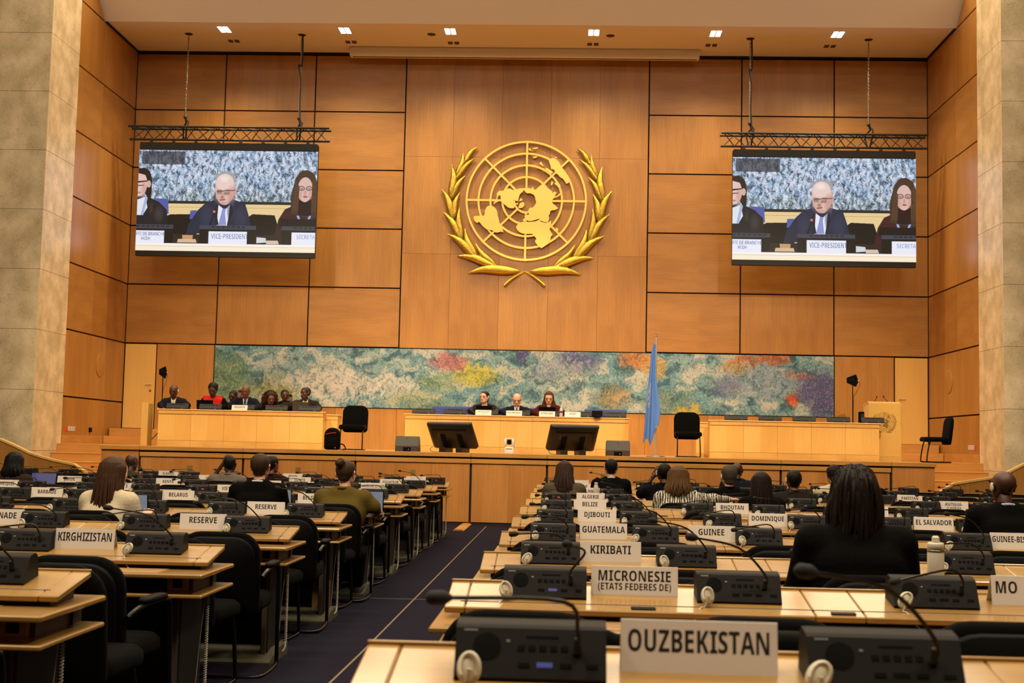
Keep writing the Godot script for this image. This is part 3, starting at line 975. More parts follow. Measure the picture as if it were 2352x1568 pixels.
func mural() -> void:
	var w := 1800
	var h := 172
	var im := Image.create(w, h, false, Image.FORMAT_RGB8)
	var nz := relief_noise()
	var patches := [ # centre u, v, radius u, v, colour, strength
		[0.02, 0.6, 0.05, 0.6, Color(0.36, 0.50, 0.30), 0.7], [0.10, 0.75, 0.05, 0.35, Color(0.70, 0.62, 0.28), 0.65], [0.13, 0.45, 0.08, 0.3, Color(0.62, 0.68, 0.66), 0.5],
		[0.20, 0.62, 0.09, 0.3, Color(0.90, 0.84, 0.78), 0.8], [0.385, 0.22, 0.035, 0.2, Color(0.80, 0.38, 0.36), 0.75], [0.425, 0.42, 0.045, 0.22, Color(0.80, 0.74, 0.20), 0.85],
		[0.37, 0.55, 0.05, 0.2, Color(0.55, 0.62, 0.36), 0.5], [0.30, 0.62, 0.05, 0.2, Color(0.86, 0.82, 0.76), 0.6], [0.33, 0.9, 0.06, 0.25, Color(0.52, 0.56, 0.34), 0.45], [0.50, 0.08, 0.012, 0.15, Color(0.25, 0.2, 0.5), 0.8],
		[0.59, 0.16, 0.045, 0.22, Color(0.26, 0.30, 0.54), 0.85], [0.54, 0.3, 0.03, 0.2, Color(0.24, 0.42, 0.68), 0.5], [0.56, 0.35, 0.07, 0.3, Color(0.82, 0.78, 0.74), 0.5], [0.685, 0.1, 0.03, 0.25, Color(0.80, 0.44, 0.14), 0.85],
		[0.65, 0.75, 0.035, 0.25, Color(0.62, 0.45, 0.20), 0.6], [0.715, 0.22, 0.02, 0.25, Color(0.84, 0.58, 0.20), 0.7], [0.74, 0.85, 0.05, 0.3, Color(0.34, 0.47, 0.40), 0.7], [0.765, 0.95, 0.03, 0.12, Color(0.82, 0.66, 0.16), 0.8],
		[0.86, 0.10, 0.03, 0.12, Color(0.80, 0.36, 0.14), 0.8], [0.845, 0.22, 0.03, 0.15, Color(0.86, 0.60, 0.24), 0.75], [0.905, 0.06, 0.03, 0.12, Color(0.78, 0.34, 0.12), 0.8], [0.945, 0.33, 0.03, 0.1, Color(0.84, 0.36, 0.14), 0.75],
		[0.935, 0.72, 0.012, 0.12, Color(0.88, 0.32, 0.10), 1.0], [0.975, 0.55, 0.05, 0.35, Color(0.30, 0.28, 0.52), 0.9], [0.985, 0.85, 0.03, 0.2, Color(0.28, 0.26, 0.50), 0.8], [0.88, 0.45, 0.08, 0.35, Color(0.56, 0.64, 0.72), 0.7], [0.83, 0.55, 0.025, 0.2, Color(0.42, 0.44, 0.60), 0.7]]
	for y in h:
		for x in w:
			var u := float(x) / w
			var v := float(y) / h
			var wx: float = nz[3].get_noise_2d(x, y) * 22.0
			var wy: float = nz[3].get_noise_2d(x + 900, y) * 16.0
			var big: float = nz[0].get_noise_2d(x + wx, (y + wy) * 1.8)
			var mid: float = nz[1].get_noise_2d(x + wx, y * 0.8 + wy)
			var fine: float = nz[2].get_noise_2d(x, y * 0.8)
			var c := Color(0.40, 0.60, 0.64).lerp(Color(0.52, 0.66, 0.67), clampf(0.5 + nz[4].get_noise_2d(x, y) * 1.6, 0, 1))
			if big > 0.08:
				c = c.lerp(Color(0.80, 0.79, 0.73), clampf((big - 0.08) * 3.4, 0, 0.85))
			elif big < -0.12:
				c = c.lerp(Color(0.16, 0.35, 0.42), clampf((-0.12 - big) * 3.0, 0, 0.8))
			for p in patches:
				var du: float = (u + wx / w * 0.8 - p[0]) / p[2]
				if du > 1.0 or du < -1.0:
					continue
				var dv: float = (v + wy / h * 0.8 - p[1]) / p[3]
				var q := 1.0 - du * du - dv * dv
				if q > 0.0:
					c = c.lerp(p[4], p[5] * clampf(q * 1.3 + mid * 0.9, 0, 1))
			var s := mid * 0.42 + fine * 0.50
			if s > 0:
				c = c.lerp(Color(0.88, 0.87, 0.83), clampf(s * 0.9, 0, 0.7))
			else:
				c = c.lerp(Color(0.10, 0.18, 0.20), clampf(-s * 0.95, 0, 0.7))
			im.set_pixel(x, y, c)
	var m := mat("mural_print", Color(0.87, 0.89, 0.92), 0.6, 0.0, {"albedo_texture": ImageTexture.create_from_image(im)})
	var o := thing("mural", "long abstract print in turquoise, white and orange across the wall behind the rostrum", "picture", Vector3(-1.02, 2.9, WZ))
	part(o, "backing", box(Vector3(14.5, 1.40, 0.03), 0.002), M["desk_dark"], Vector3(0, 0, 0.012))
	var st := new_st()
	for q in [[0, 0, -1, -1], [1, 0, 1, -1], [1, 1, 1, 1], [0, 0, -1, -1], [1, 1, 1, 1], [0, 1, -1, 1]]:
		pass
	var pts := [Vector3(-7.25, -0.70, 0), Vector3(7.25, -0.70, 0), Vector3(7.25, 0.70, 0), Vector3(-7.25, 0.70, 0)]
	var uvs := [Vector2(0, 1), Vector2(1, 1), Vector2(1, 0), Vector2(0, 0)]
	for i in [0, 2, 1, 0, 3, 2]:
		st.set_uv(uvs[i])
		st.add_vertex(pts[i])
	st.generate_normals()
	part(o, "printed_sheet", st.commit(), m, Vector3(0, 0, 0.031))

# ================================================================ hanging video walls
func fill_poly(im: Image, flat: Array, c: Color) -> void:
	var p := poly2(flat)
	var w := im.get_width()
	var h := im.get_height()
	var lo := 1e9
	var hi := -1e9
	for q in p:
		lo = minf(lo, q.y)
		hi = maxf(hi, q.y)
	for y in range(maxi(0, int(floor(lo))), mini(h, int(ceil(hi)))):
		var xs := []
		var yy := y + 0.5
		for i in p.size():
			var a := p[i]
			var b := p[(i + 1) % p.size()]
			if (a.y <= yy) != (b.y <= yy):
				xs.append(a.x + (yy - a.y) / (b.y - a.y) * (b.x - a.x))
		xs.sort()
		for i in range(0, xs.size() - 1, 2):
			var x0 := maxi(0, int(round(xs[i])))
			var x1 := mini(w, int(round(xs[i + 1])))
			if x1 > x0:
				im.fill_rect(Rect2i(x0, y, x1 - x0, 1), c)

func fill_oval(im: Image, cx: float, cy: float, rx: float, ry: float, c: Color, turn := 0.0) -> void:
	var f := []
	for k in 40:
		var a := TAU * k / 40
		var q := Vector2(cos(a) * rx, sin(a) * ry).rotated(turn)
		f.append_array([cx + q.x, cy + q.y])
	fill_poly(im, f, c)

func soft_oval(im: Image, cx: float, cy: float, rx: float, ry: float, c: Color, strength: float) -> void:
	for y in range(maxi(0, int(cy - ry)), mini(im.get_height(), int(cy + ry) + 1)):
		for x in range(maxi(0, int(cx - rx)), mini(im.get_width(), int(cx + rx) + 1)):
			var d := Vector2((x - cx) / rx, (y - cy) / ry).length_squared()
			if d < 1.0:
				im.set_pixel(x, y, im.get_pixel(x, y).lerp(c, strength * (1.0 - d)))

func draw_text(im: Image, s: String, left: float, top: float, cap: float, squeeze: float, c: Color) -> void:
	var t := text_mesh(s, false)
	var arr := t.get_mesh_arrays()
	var vs: PackedVector3Array = arr[Mesh.ARRAY_VERTEX]
	var ix: PackedInt32Array = arr[Mesh.ARRAY_INDEX]
	var bb := t.get_aabb()
	var k := cap / 0.0343
	var top_y := bb.position.y + bb.size.y
	for i in range(0, ix.size(), 3):
		var f := []
		var flat_z := true
		for j in 3:
			var v := vs[ix[i + j]]
			if v.z < bb.position.z + bb.size.z - 0.00001:
				flat_z = false
			f.append_array([left + (v.x - bb.position.x) * k * squeeze, top + (top_y - v.y) * k])
		if flat_z:
			fill_poly(im, f, c)

func screen_picture() -> ImageTexture:
	var w := 896
	var h := 504
	var im := Image.create(w, h, false, Image.FORMAT_RGB8)
	var nz := relief_noise()
	for y in 274:
		for x in w:
			var wx: float = nz[3].get_noise_2d(x, y) * 14.0
			var a: float = nz[1].get_noise_2d(x + wx, y * 0.45)
			var b: float = nz[2].get_noise_2d(x + wx, y * 0.7)
			var g: float = nz[0].get_noise_2d(x, y)
			var c := Color(0.56, 0.68, 0.82).lerp(Color(0.74, 0.80, 0.90), clampf(0.5 + g * 1.6, 0, 1))
			if y > 150:
				c = c.lerp(Color(0.44, 0.52, 0.52), clampf((y - 150) / 200.0 + g * 0.4, 0, 0.6))
			var s := a * 0.8 + b * 0.55
			if s > 0:
				c = c.lerp(Color(0.97, 0.97, 1.0), clampf(s * 1.5, 0, 0.9))
			else:
				c = c.lerp(Color(0.09, 0.13, 0.14), clampf(-s * 1.45, 0, 0.85))
			if x < 232 and x > 14 and y > 6 and y < 72:
				c = c.lerp(Color(0.10, 0.10, 0.13), 0.62)
			im.set_pixel(x, y, c)
	im.fill_rect(Rect2i(0, 254, w, 16), Color(0.13, 0.13, 0.15))
	im.fill_rect(Rect2i(0, 268, w, 200), Color(0.93, 0.82, 0.60))
	im.fill_rect(Rect2i(0, 284, w, 3), Color(0.80, 0.68, 0.46))
	var black := Color(0.05, 0.05, 0.055)
	# chairs
	fill_poly(im, [150, 330, 170, 322, 290, 320, 310, 470, 150, 470], black)
	fill_poly(im, [560, 330, 580, 316, 690, 320, 740, 470, 560, 470], black)
	fill_poly(im, [85, 242, 155, 246, 160, 320, 80, 330], Color(0.32, 0.37, 0.66))
	fill_poly(im, [268, 302, 300, 300, 305, 340, 266, 345], Color(0.32, 0.37, 0.66))
	# left woman
	fill_poly(im, [0, 240, 60, 238, 110, 262, 150, 300, 160, 400, 0, 400], Color(0.10, 0.10, 0.11))
	fill_poly(im, [0, 250, 40, 235, 52, 290, 20, 345, 0, 345], Color(0.90, 0.92, 0.95))
	fill_poly(im, [40, 232, 52, 240, 32, 330, 18, 335], Color(0.66, 0.72, 0.88))
	fill_poly(im, [0, 95, 30, 90, 58, 110, 70, 150, 68, 240, 50, 240, 0, 160], Color(0.11, 0.08, 0.08))
	fill_oval(im, 8, 172, 38, 62, Color(0.91, 0.78, 0.74))
	fill_oval(im, 54, 172, 11, 18, Color(0.86, 0.70, 0.65))
	fill_poly(im, [0, 95, 34, 96, 52, 126, 40, 128, 0, 118], Color(0.11, 0.08, 0.08))
	fill_poly(im, [0, 158, 44, 154, 44, 160, 0, 166], black)
	fill_poly(im, [0, 178, 30, 176, 30, 180, 0, 182], black)
	soft_oval(im, 30, 190, 16, 50, Color(0.80, 0.58, 0.54), 0.6)
	soft_oval(im, 6, 215, 14, 6, Color(0.70, 0.40, 0.38), 0.8)
	soft_oval(im, 110, 320, 30, 50, Color(0.30, 0.30, 0.32), 0.6)
	soft_oval(im, 70, 290, 14, 40, Color(0.26, 0.26, 0.28), 0.6)
	# man in the middle
	fill_poly(im, [305, 300, 350, 258, 400, 244, 440, 250, 480, 244, 540, 262, 560, 320, 580, 400, 250, 420, 262, 370], Color(0.13, 0.16, 0.25))
	fill_poly(im, [408, 272, 440, 296, 466, 270, 456, 375, 402, 375], Color(0.93, 0.94, 0.98))
	fill_poly(im, [428, 290, 446, 290, 442, 310, 450, 372, 410, 372, 424, 312], Color(0.56, 0.60, 0.83))
	fill_oval(im, 438, 190, 49, 82, Color(0.90, 0.76, 0.72))
	fill_oval(im, 440, 138, 52, 32, Color(0.66, 0.65, 0.67))
	fill_oval(im, 436, 158, 44, 42, Color(0.93, 0.82, 0.79))
	fill_oval(im, 487, 200, 9, 20, Color(0.84, 0.66, 0.62))
	var rosy := Color(0.80, 0.58, 0.54)
	var brown := Color(0.50, 0.36, 0.32)
	soft_oval(im, 470, 225, 26, 60, rosy, 0.7)
	soft_oval(im, 400, 230, 18, 40, rosy, 0.5)
	soft_oval(im, 426, 224, 15, 26, rosy, 0.8)
	soft_oval(im, 424, 233, 12, 8, brown, 0.6)
	soft_oval(im, 430, 262, 30, 12, rosy, 0.7)
	soft_oval(im, 432, 140, 30, 22, Color(0.99, 0.93, 0.91), 0.8)
	soft_oval(im, 410, 200, 20, 7, brown, 0.7)
	soft_oval(im, 450, 198, 20, 7, brown, 0.7)
	for q in [[350, 330, 40, 70], [520, 330, 40, 70], [470, 300, 22, 60]]:
		soft_oval(im, q[0], q[1], q[2], q[3], Color(0.20, 0.24, 0.36), 0.7)
	fill_poly(im, [405, 262, 398, 300, 412, 372, 402, 372, 384, 300], Color(0.09, 0.11, 0.18))
	fill_poly(im, [470, 262, 484, 300, 462, 372, 454, 372, 466, 300], Color(0.09, 0.11, 0.18))
	fill_poly(im, [396, 205, 424, 205, 420, 218, 398, 216], Color(0.62, 0.50, 0.46))
	fill_poly(im, [432, 208, 462, 206, 460, 220, 434, 222], Color(0.62, 0.50, 0.46))
	fill_poly(im, [398, 202, 490, 196, 490, 200, 398, 206], Color(0.3, 0.26, 0.25))
	fill_poly(im, [410, 244, 442, 240, 440, 248, 414, 252], Color(0.62, 0.38, 0.36))
	fill_oval(im, 388, 306, 7, 7, Color(0.85, 0.45, 0.4))
	fill_poly(im, [386, 312, 390, 312, 372, 372, 364, 372], black)
	# woman on the right
	fill_poly(im, [740, 290, 800, 262, 896, 280, 896, 430, 690, 430, 710, 340], Color(0.24, 0.10, 0.12))
	fill_poly(im, [770, 310, 768, 220, 790, 130, 820, 96, 850, 92, 880, 110, 896, 150, 896, 330, 860, 330, 800, 320], Color(0.27, 0.19, 0.14))
	fill_oval(im, 838, 190, 38, 62, Color(0.88, 0.74, 0.70))
	fill_poly(im, [800, 235, 838, 256, 876, 232, 870, 320, 806, 320], Color(0.12, 0.05, 0.06))
	fill_poly(im, [800, 132, 838, 128, 876, 132, 868, 112, 840, 104, 812, 112], Color(0.27, 0.19, 0.14))
	fill_oval(im, 820, 184, 16, 12, Color(0.20, 0.17, 0.17))
	fill_oval(im, 858, 184, 16, 12, Color(0.20, 0.17, 0.17))
	fill_oval(im, 820, 184, 13, 9, Color(0.80, 0.66, 0.62))
	fill_oval(im, 858, 184, 13, 9, Color(0.80, 0.66, 0.62))
	soft_oval(im, 838, 206, 10, 22, rosy, 0.8)
	soft_oval(im, 812, 215, 14, 34, rosy, 0.6)
	soft_oval(im, 866, 215, 14, 34, rosy, 0.6)
	soft_oval(im, 820, 186, 9, 4, brown, 0.9)
	soft_oval(im, 858, 186, 9, 4, brown, 0.9)
	for k in 9:
		fill_poly(im, [778 + k * 3, 300, 792 + k * 2, 150 + k * 3, 794 + k * 2, 150 + k * 3, 781 + k * 3, 302], Color(0.42, 0.30, 0.20) if k % 2 == 0 else Color(0.20, 0.13, 0.10))
		fill_poly(im, [872 + k * 3, 300, 872 + k * 2, 150 - k * 2, 874 + k * 2, 150 - k * 2, 875 + k * 3, 302], Color(0.42, 0.30, 0.20) if k % 2 == 0 else Color(0.20, 0.13, 0.10))
	fill_oval(im, 840, 226, 12, 4, Color(0.62, 0.30, 0.32))
	fill_poly(im, [800, 320, 812, 320, 820, 345, 808, 345], Color(0.60, 0.70, 0.92))
	fill_poly(im, [850, 345, 862, 320, 872, 320, 864, 345], Color(0.60, 0.70, 0.92))
	# desk with monitors and cards
	im.fill_rect(Rect2i(0, 420, w, 50), Color(0.16, 0.13, 0.12))
	fill_poly(im, [0, 328, 78, 328, 82, 375, 0, 380], Color(0.08, 0.10, 0.15))
	fill_poly(im, [720, 335, 896, 338, 896, 380, 712, 380], Color(0.05, 0.05, 0.06))
	for q in [[0, 186], [318, 600], [728, 896]]:
		im.fill_rect(Rect2i(q[0], 376, q[1] - q[0], 92), Color(0.07, 0.065, 0.065))
		im.fill_rect(Rect2i(q[0], 374, q[1] - q[0], 20), Color(0.25, 0.27, 0.33))
		for k in 7:
			im.fill_rect(Rect2i(q[0] + 60 + k * 25 - (60 if q[0] == 0 else 0), 379, 17, 7), Color(0.14, 0.14, 0.17))
	fill_poly(im, [232, 424, 286, 424, 284, 444, 234, 444], Color(0.80, 0.62, 0.42))
	fill_poly(im, [212, 444, 300, 444, 306, 462, 208, 462], Color(0.86, 0.74, 0.60))
	fill_poly(im, [604, 430, 650, 434, 652, 456, 604, 460], Color(0.85, 0.87, 0.90))
	fill_poly(im, [652, 446, 710, 446, 716, 464, 652, 464], Color(0.86, 0.78, 0.70))
	for q in [[0, 142], [364, 556], [778, 896]]:
		im.fill_rect(Rect2i(q[0], 404, q[1] - q[0], 64), Color(0.94, 0.95, 1.0))
	var ink := Color(0.30, 0.34, 0.60)
	draw_text(im, "FFE DE BRANCHE", 2, 412, 17, 0.80, ink)
	draw_text(im, "HCDH", 28, 436, 15, 0.85, ink)
	draw_text(im, "VICE-PRESIDENT", 377, 416, 24, 0.74, ink)
	draw_text(im, "SECRETAIRE", 803, 416, 20, 0.85, Color(0.50, 0.55, 0.78))
	im.fill_rect(Rect2i(0, 466, w, 12), Color(1.0, 0.98, 0.96))
	im.fill_rect(Rect2i(0, 478, w, 3), Color(0.92, 0.80, 0.68))
	im.fill_rect(Rect2i(0, 481, w, 23), Color(1.0, 0.95, 0.84))
	return ImageTexture.create_from_image(im)

func video_walls() -> void:
	var tex := screen_picture()
	var glow := mat("screen_picture", Color(0.02, 0.02, 0.02), 0.5, 0.0, {"emission_enabled": true, "emission": Color(1, 1, 1), "emission_operator": BaseMaterial3D.EMISSION_OP_MULTIPLY, "emission_texture": tex, "emission_energy_multiplier": SCREEN})
	for s in [-1, 1]:
		var xa: float = -9.83 if s < 0 else 3.69
		var xb: float = -5.71 if s < 0 else 7.76
		var cx := (xa + xb) / 2
		var w := xb - xa
		var z := -29.1
		var side := "left" if s < 0 else "right"
		var bot := 5.515
		var o := thing("video_wall", "large hanging video wall showing three people at a desk, on the %s" % side, "screen", Vector3(cx, bot, z))
		var ih := 2.325
		part(o, "cabinet", box(Vector3(w, ih + 0.27, 0.12), 0.006), M["screen_frame"], Vector3(0, (ih + 0.27) / 2, -0.07))
		part(o, "top_beam", box(Vector3(w - 0.03, 0.17, 0.16), 0.01), M["screen_frame"], Vector3(0, 0.125 + ih + 0.085, -0.06))
		var st := new_st()
		var pts := [Vector3(-w / 2, 0.12, 0), Vector3(w / 2, 0.12, 0), Vector3(w / 2, 0.12 + ih, 0), Vector3(-w / 2, 0.12 + ih, 0)]
		var uvs := [Vector2(0, 1), Vector2(1, 1), Vector2(1, 0), Vector2(0, 0)]
		for i in [0, 2, 1, 0, 3, 2]:
			st.set_uv(uvs[i])
			st.add_vertex(pts[i])
		st.generate_normals()
		part(o, "screen_surface", st.commit(), glow, Vector3(0, 0, -0.005))
		for i in 8:
			part(o, "hanging_clamp", box(Vector3(0.07, 0.05, 0.05), 0.008), M["screen_frame"], Vector3(-w / 2 + 0.25 + i * (w - 0.5) / 7, ih + 0.318, -0.06))
		var l := AreaLight3D.new()
		l.name = "screen_light"
		l.area_size = Vector2(w * 0.98, ih * 0.98)
		l.light_color = Color(0.80, 0.88, 1.0)
		l.light_energy = SCREEN_LIGHT
		l.area_range = 60.0
		l.shadow_enabled = true
		l.rotation = Vector3(0, PI, 0)
		l.position = Vector3(0, 0.12 + ih / 2, 0.03)
		o.add_child(l)
		# box truss
		var ta: float = -10.09 if s < 0 else 3.42
		var tb: float = -5.46 if s < 0 else 8.02
		var t := thing("lighting_truss", "black lattice truss carrying the %s video wall" % side, "truss", Vector3((ta + tb) / 2, 8.345, z - 0.06))
		var tw := tb - ta
		for q in [[0.145, 0.03, 0.13], [0.145, 0.03, -0.13], [-0.13, 0.0, 0.0]]:
			part(t, "chord", tube([Vector3(-tw / 2, q[0], q[2]), Vector3(tw / 2, q[0], q[2])], 0.026, 10), M["screen_frame"])
		var n := 18
		for i in n:
			var x0 := -tw / 2 + 0.06 + i * (tw - 0.12) / n
			var x1 := -tw / 2 + 0.06 + (i + 1) * (tw - 0.12) / n
			for zz in [0.13, -0.13]:
				if (i + (0 if zz > 0 else 1)) % 2 == 0:
					part(t, "lattice_bar", tube([Vector3(x0, 0.145, zz), Vector3(x1, -0.13, 0)], 0.011, 6), M["screen_frame"])
				else:
					part(t, "lattice_bar", tube([Vector3(x0, -0.13, 0), Vector3(x1, 0.145, zz)], 0.011, 6), M["screen_frame"])
			part(t, "lattice_bar", tube([Vector3(x0, 0.145, 0.13), Vector3(x1, 0.145, -0.13)], 0.009, 6), M["screen_frame"])
		# chain hoists
		var cxs := [-8.787, -6.157] if s < 0 else [4.102, 6.757]
		for i in 2:
			var x: float = cxs[i] - 0.03
			var with_cable: bool = (s < 0 and i == 1) or (s > 0 and i == 0)
			var h := thing("hoist_chain", "steel hoist chain of the %s video wall, %s" % [side, "with a black cable beside it" if with_cable else "bare, without a cable"], "chain", Vector3(x, 8.535, z - 0.06))
			var top := 10.70 - 8.535
			part(h, "ceiling_rose", lathe([Vector2(0, 0), Vector2(0.07, 0.0), Vector2(0.095, 0.015), Vector2(0, 0.015)], 20), M["screen_frame"], Vector3(0, top - 0.016, 0))
			var links := new_st()
			var count := 46
			for k in count:
				var yy := 0.36 + (top - 0.40) * k / count
				var ring := []
				for a in 8:
					var an := TAU * a / 8
					var v := Vector3(cos(an) * 0.014, sin(an) * 0.032, 0)
					ring.append(Vector3(v.x if k % 2 == 0 else 0.0, yy + v.y, 0.0 if k % 2 == 0 else v.x))
				add_tube(links, ring, 0.0055, 5, true)
			part(h, "chain_links", done(links), M["steel"]).set_meta("kind", "stuff")
			part(h, "hook", tube([Vector3(0, 0.36, 0), Vector3(0, 0.22, 0)], 0.022, 8), M["steel"])
			part(h, "shackle", lathe([Vector2(0, 0.17), Vector2(0.04, 0.18), Vector2(0.04, 0.23), Vector2(0, 0.24)], 12), M["screen_frame"])
			for d in [-1, 1]:
				part(h, "sling", tube([Vector3(0, 0.19, 0), Vector3(0.03 * d + 0.06, 0.08, 0.02), Vector3(0.07 * d, -0.04, 0.1 * d), Vector3(0.03 * d, -0.3, 0.0)], 0.02, 7), M["rubber"])
			if with_cable:
				part(h, "cable", tube(curve_points([Vector3(0.03, top - 0.02, 0.02), Vector3(0.035, top - 0.7, 0.02), Vector3(-0.045, 1.45, 0.02), Vector3(0.02, 1.1, 0.02), Vector3(0.015, 0.5, 0.02), Vector3(0.05, -0.05, 0.03)], 5), 0.018, 7), M["rubber"])

# ================================================================ rostrum desks
func rostrum_desk(n: String, label: String, xa: float, xb: float, z: float, top: float, bays: int, wing: int) -> void:
	var o := thing(n, label, "desk", Vector3((xa + xb) / 2, DECK, z))
	var w := xb - xa
	var h := top - DECK
	slab(o, "carcass", Vector3(-w / 2 + 0.02, 0, -0.12), Vector3(w / 2 - 0.02, h - 0.14, -0.03), M["beech_0"])
	for d in [-1, 1]:
		slab(o, "end_panel", Vector3(d * w / 2 - (0.04 if d > 0 else 0.0), 0, -0.62), Vector3(d * w / 2 + (0.04 if d < 0 else 0.0), h - 0.14, -0.12), M["beech_0"], 0.002)
	for i in bays:
		var a := -w / 2 + w * i / bays
		var b := -w / 2 + w * (i + 1) / bays
		# each bay: two veneer leaves, cornice and kick board
		slab(o, "front_panel", Vector3(a + 0.0015, 0.115, -0.04), Vector3((a + b) / 2, h - 0.095, -0.008), M["beech_%d" % ((i * 2) % 3)], 0.0008)
		slab(o, "front_panel", Vector3((a + b) / 2, 0.115, -0.04), Vector3(b - 0.0015, h - 0.095, -0.008), M["beech_%d" % ((i * 2 + 1 + i % 2) % 3)], 0.0008)
		slab(o, "cornice", Vector3(a + 0.001, h - 0.09, -0.06), Vector3(b - 0.001, h - 0.022, 0.012), M["beech_h"], 0.003)
		slab(o, "kick_board", Vector3(a + 0.001, 0.0, -0.04), Vector3(b - 0.001, 0.11, -0.002), M["beech_h"], 0.002)
	slab(o, "ledge", Vector3(-w / 2 - 0.03, h - 0.02, -0.16), Vector3(w / 2 + 0.03, h, 0.03), M["beech_2"], 0.006)
	slab(o, "worktop", Vector3(-w / 2, h - 0.16, -0.66), Vector3(w / 2, h - 0.135, -0.03), M["beech_h"], 0.004)
	if wing != 0:
		var x0 := w / 2 * wing
		slab(o, "wing", Vector3(minf(x0, x0 + wing * 0.22), 0.0, -0.72), Vector3(maxf(x0, x0 + wing * 0.22), h - 0.14, -0.34), M["beech_1"], 0.002)
		slab(o, "wing_cornice", Vector3(minf(x0, x0 + wing * 0.225), h - 0.14, -0.73), Vector3(maxf(x0, x0 + wing * 0.225), h - 0.06, -0.33), M["beech_h"], 0.003)
		slab(o, "wing_top", Vector3(minf(x0, x0 + wing * 0.25), h - 0.06, -0.75), Vector3(maxf(x0, x0 + wing * 0.25), h - 0.04, -0.31), M["beech_2"], 0.004)

var desk_monitor: Node3D
func monitor_at(x: float, y: float, z: float, label: String) -> void:
	if desk_monitor == null:
		desk_monitor = thing("desk_monitor", label, "monitor", Vector3(x, y, z), 0.0, "low black monitors on the rostrum desks")
		var tilt := -0.5
		part(desk_monitor, "housing", box(Vector3(0.43, 0.095, 0.03), 0.006), M["monitor"], Vector3(0, 0.053, -0.05), Vector3(tilt, 0, 0))
		part(desk_monitor, "top_strip", box(Vector3(0.432, 0.022, 0.036), 0.004), M["monitor_edge"], Vector3(0, 0.092, -0.071), Vector3(tilt, 0, 0))
		for k in 6:
			part(desk_monitor, "vent_slot", box(Vector3(0.03, 0.012, 0.004), 0.001), M["console_dark"], Vector3(-0.12 + k * 0.048, 0.094, -0.052), Vector3(tilt, 0, 0))
		part(desk_monitor, "neck", box(Vector3(0.045, 0.07, 0.02), 0.004), M["monitor_edge"], Vector3(0.1, 0.035, -0.03), Vector3(tilt, 0, 0))
		part(desk_monitor, "base", box(Vector3(0.2, 0.012, 0.12), 0.004), M["monitor"], Vector3(0.03, 0.006, -0.06))
	else:
		copy(desk_monitor, label, Vector3(x, y, z), 0.0, "desk_monitor")

func tent_card(n: String, label: String, text: String, at: Vector3, turn: float, tilt: float, m_ink: Material, text_h := 0.038, second := "", align := 0.0, group := "printed nameplates") -> Node3D:
	var o := thing(n, label, "nameplate", at, turn, group)
	o.rotation.x = tilt
	var lean := 0.30
	var wd := 0.30
	var hh := 0.101
	# two leaves meeting at the top
	part(o, "front_leaf", box(Vector3(wd, hh, 0.0022), 0.0006), M["card"], Vector3(0, hh / 2 * cos(lean), -hh / 2 * sin(lean)), Vector3(-lean, 0, 0))
	part(o, "back_leaf", box(Vector3(wd, hh, 0.0022), 0.0006), M["card"], Vector3(0, hh / 2 * cos(lean), -hh * 1.5 * sin(lean)), Vector3(lean, 0, 0))
	var f := Vector3(0, cos(lean), -sin(lean))
	var nn := Vector3(0, sin(lean), cos(lean))
	if text != "":
		if second != "":
			lettering(o, text, text_h * 0.95, wd * 0.86, f * hh * 0.66 + nn * 0.0012, Vector3(-lean, 0, 0), m_ink)
			lettering(o, second, text_h * 0.62, wd * 0.86, f * hh * 0.30 + nn * 0.0012, Vector3(-lean, 0, 0), m_ink)
		else:
			lettering(o, text, text_h, wd * 0.9, Vector3(align * wd, 0, 0) + f * hh * 0.60 + nn * 0.0012, Vector3(-lean, 0, 0), m_ink)
	return o

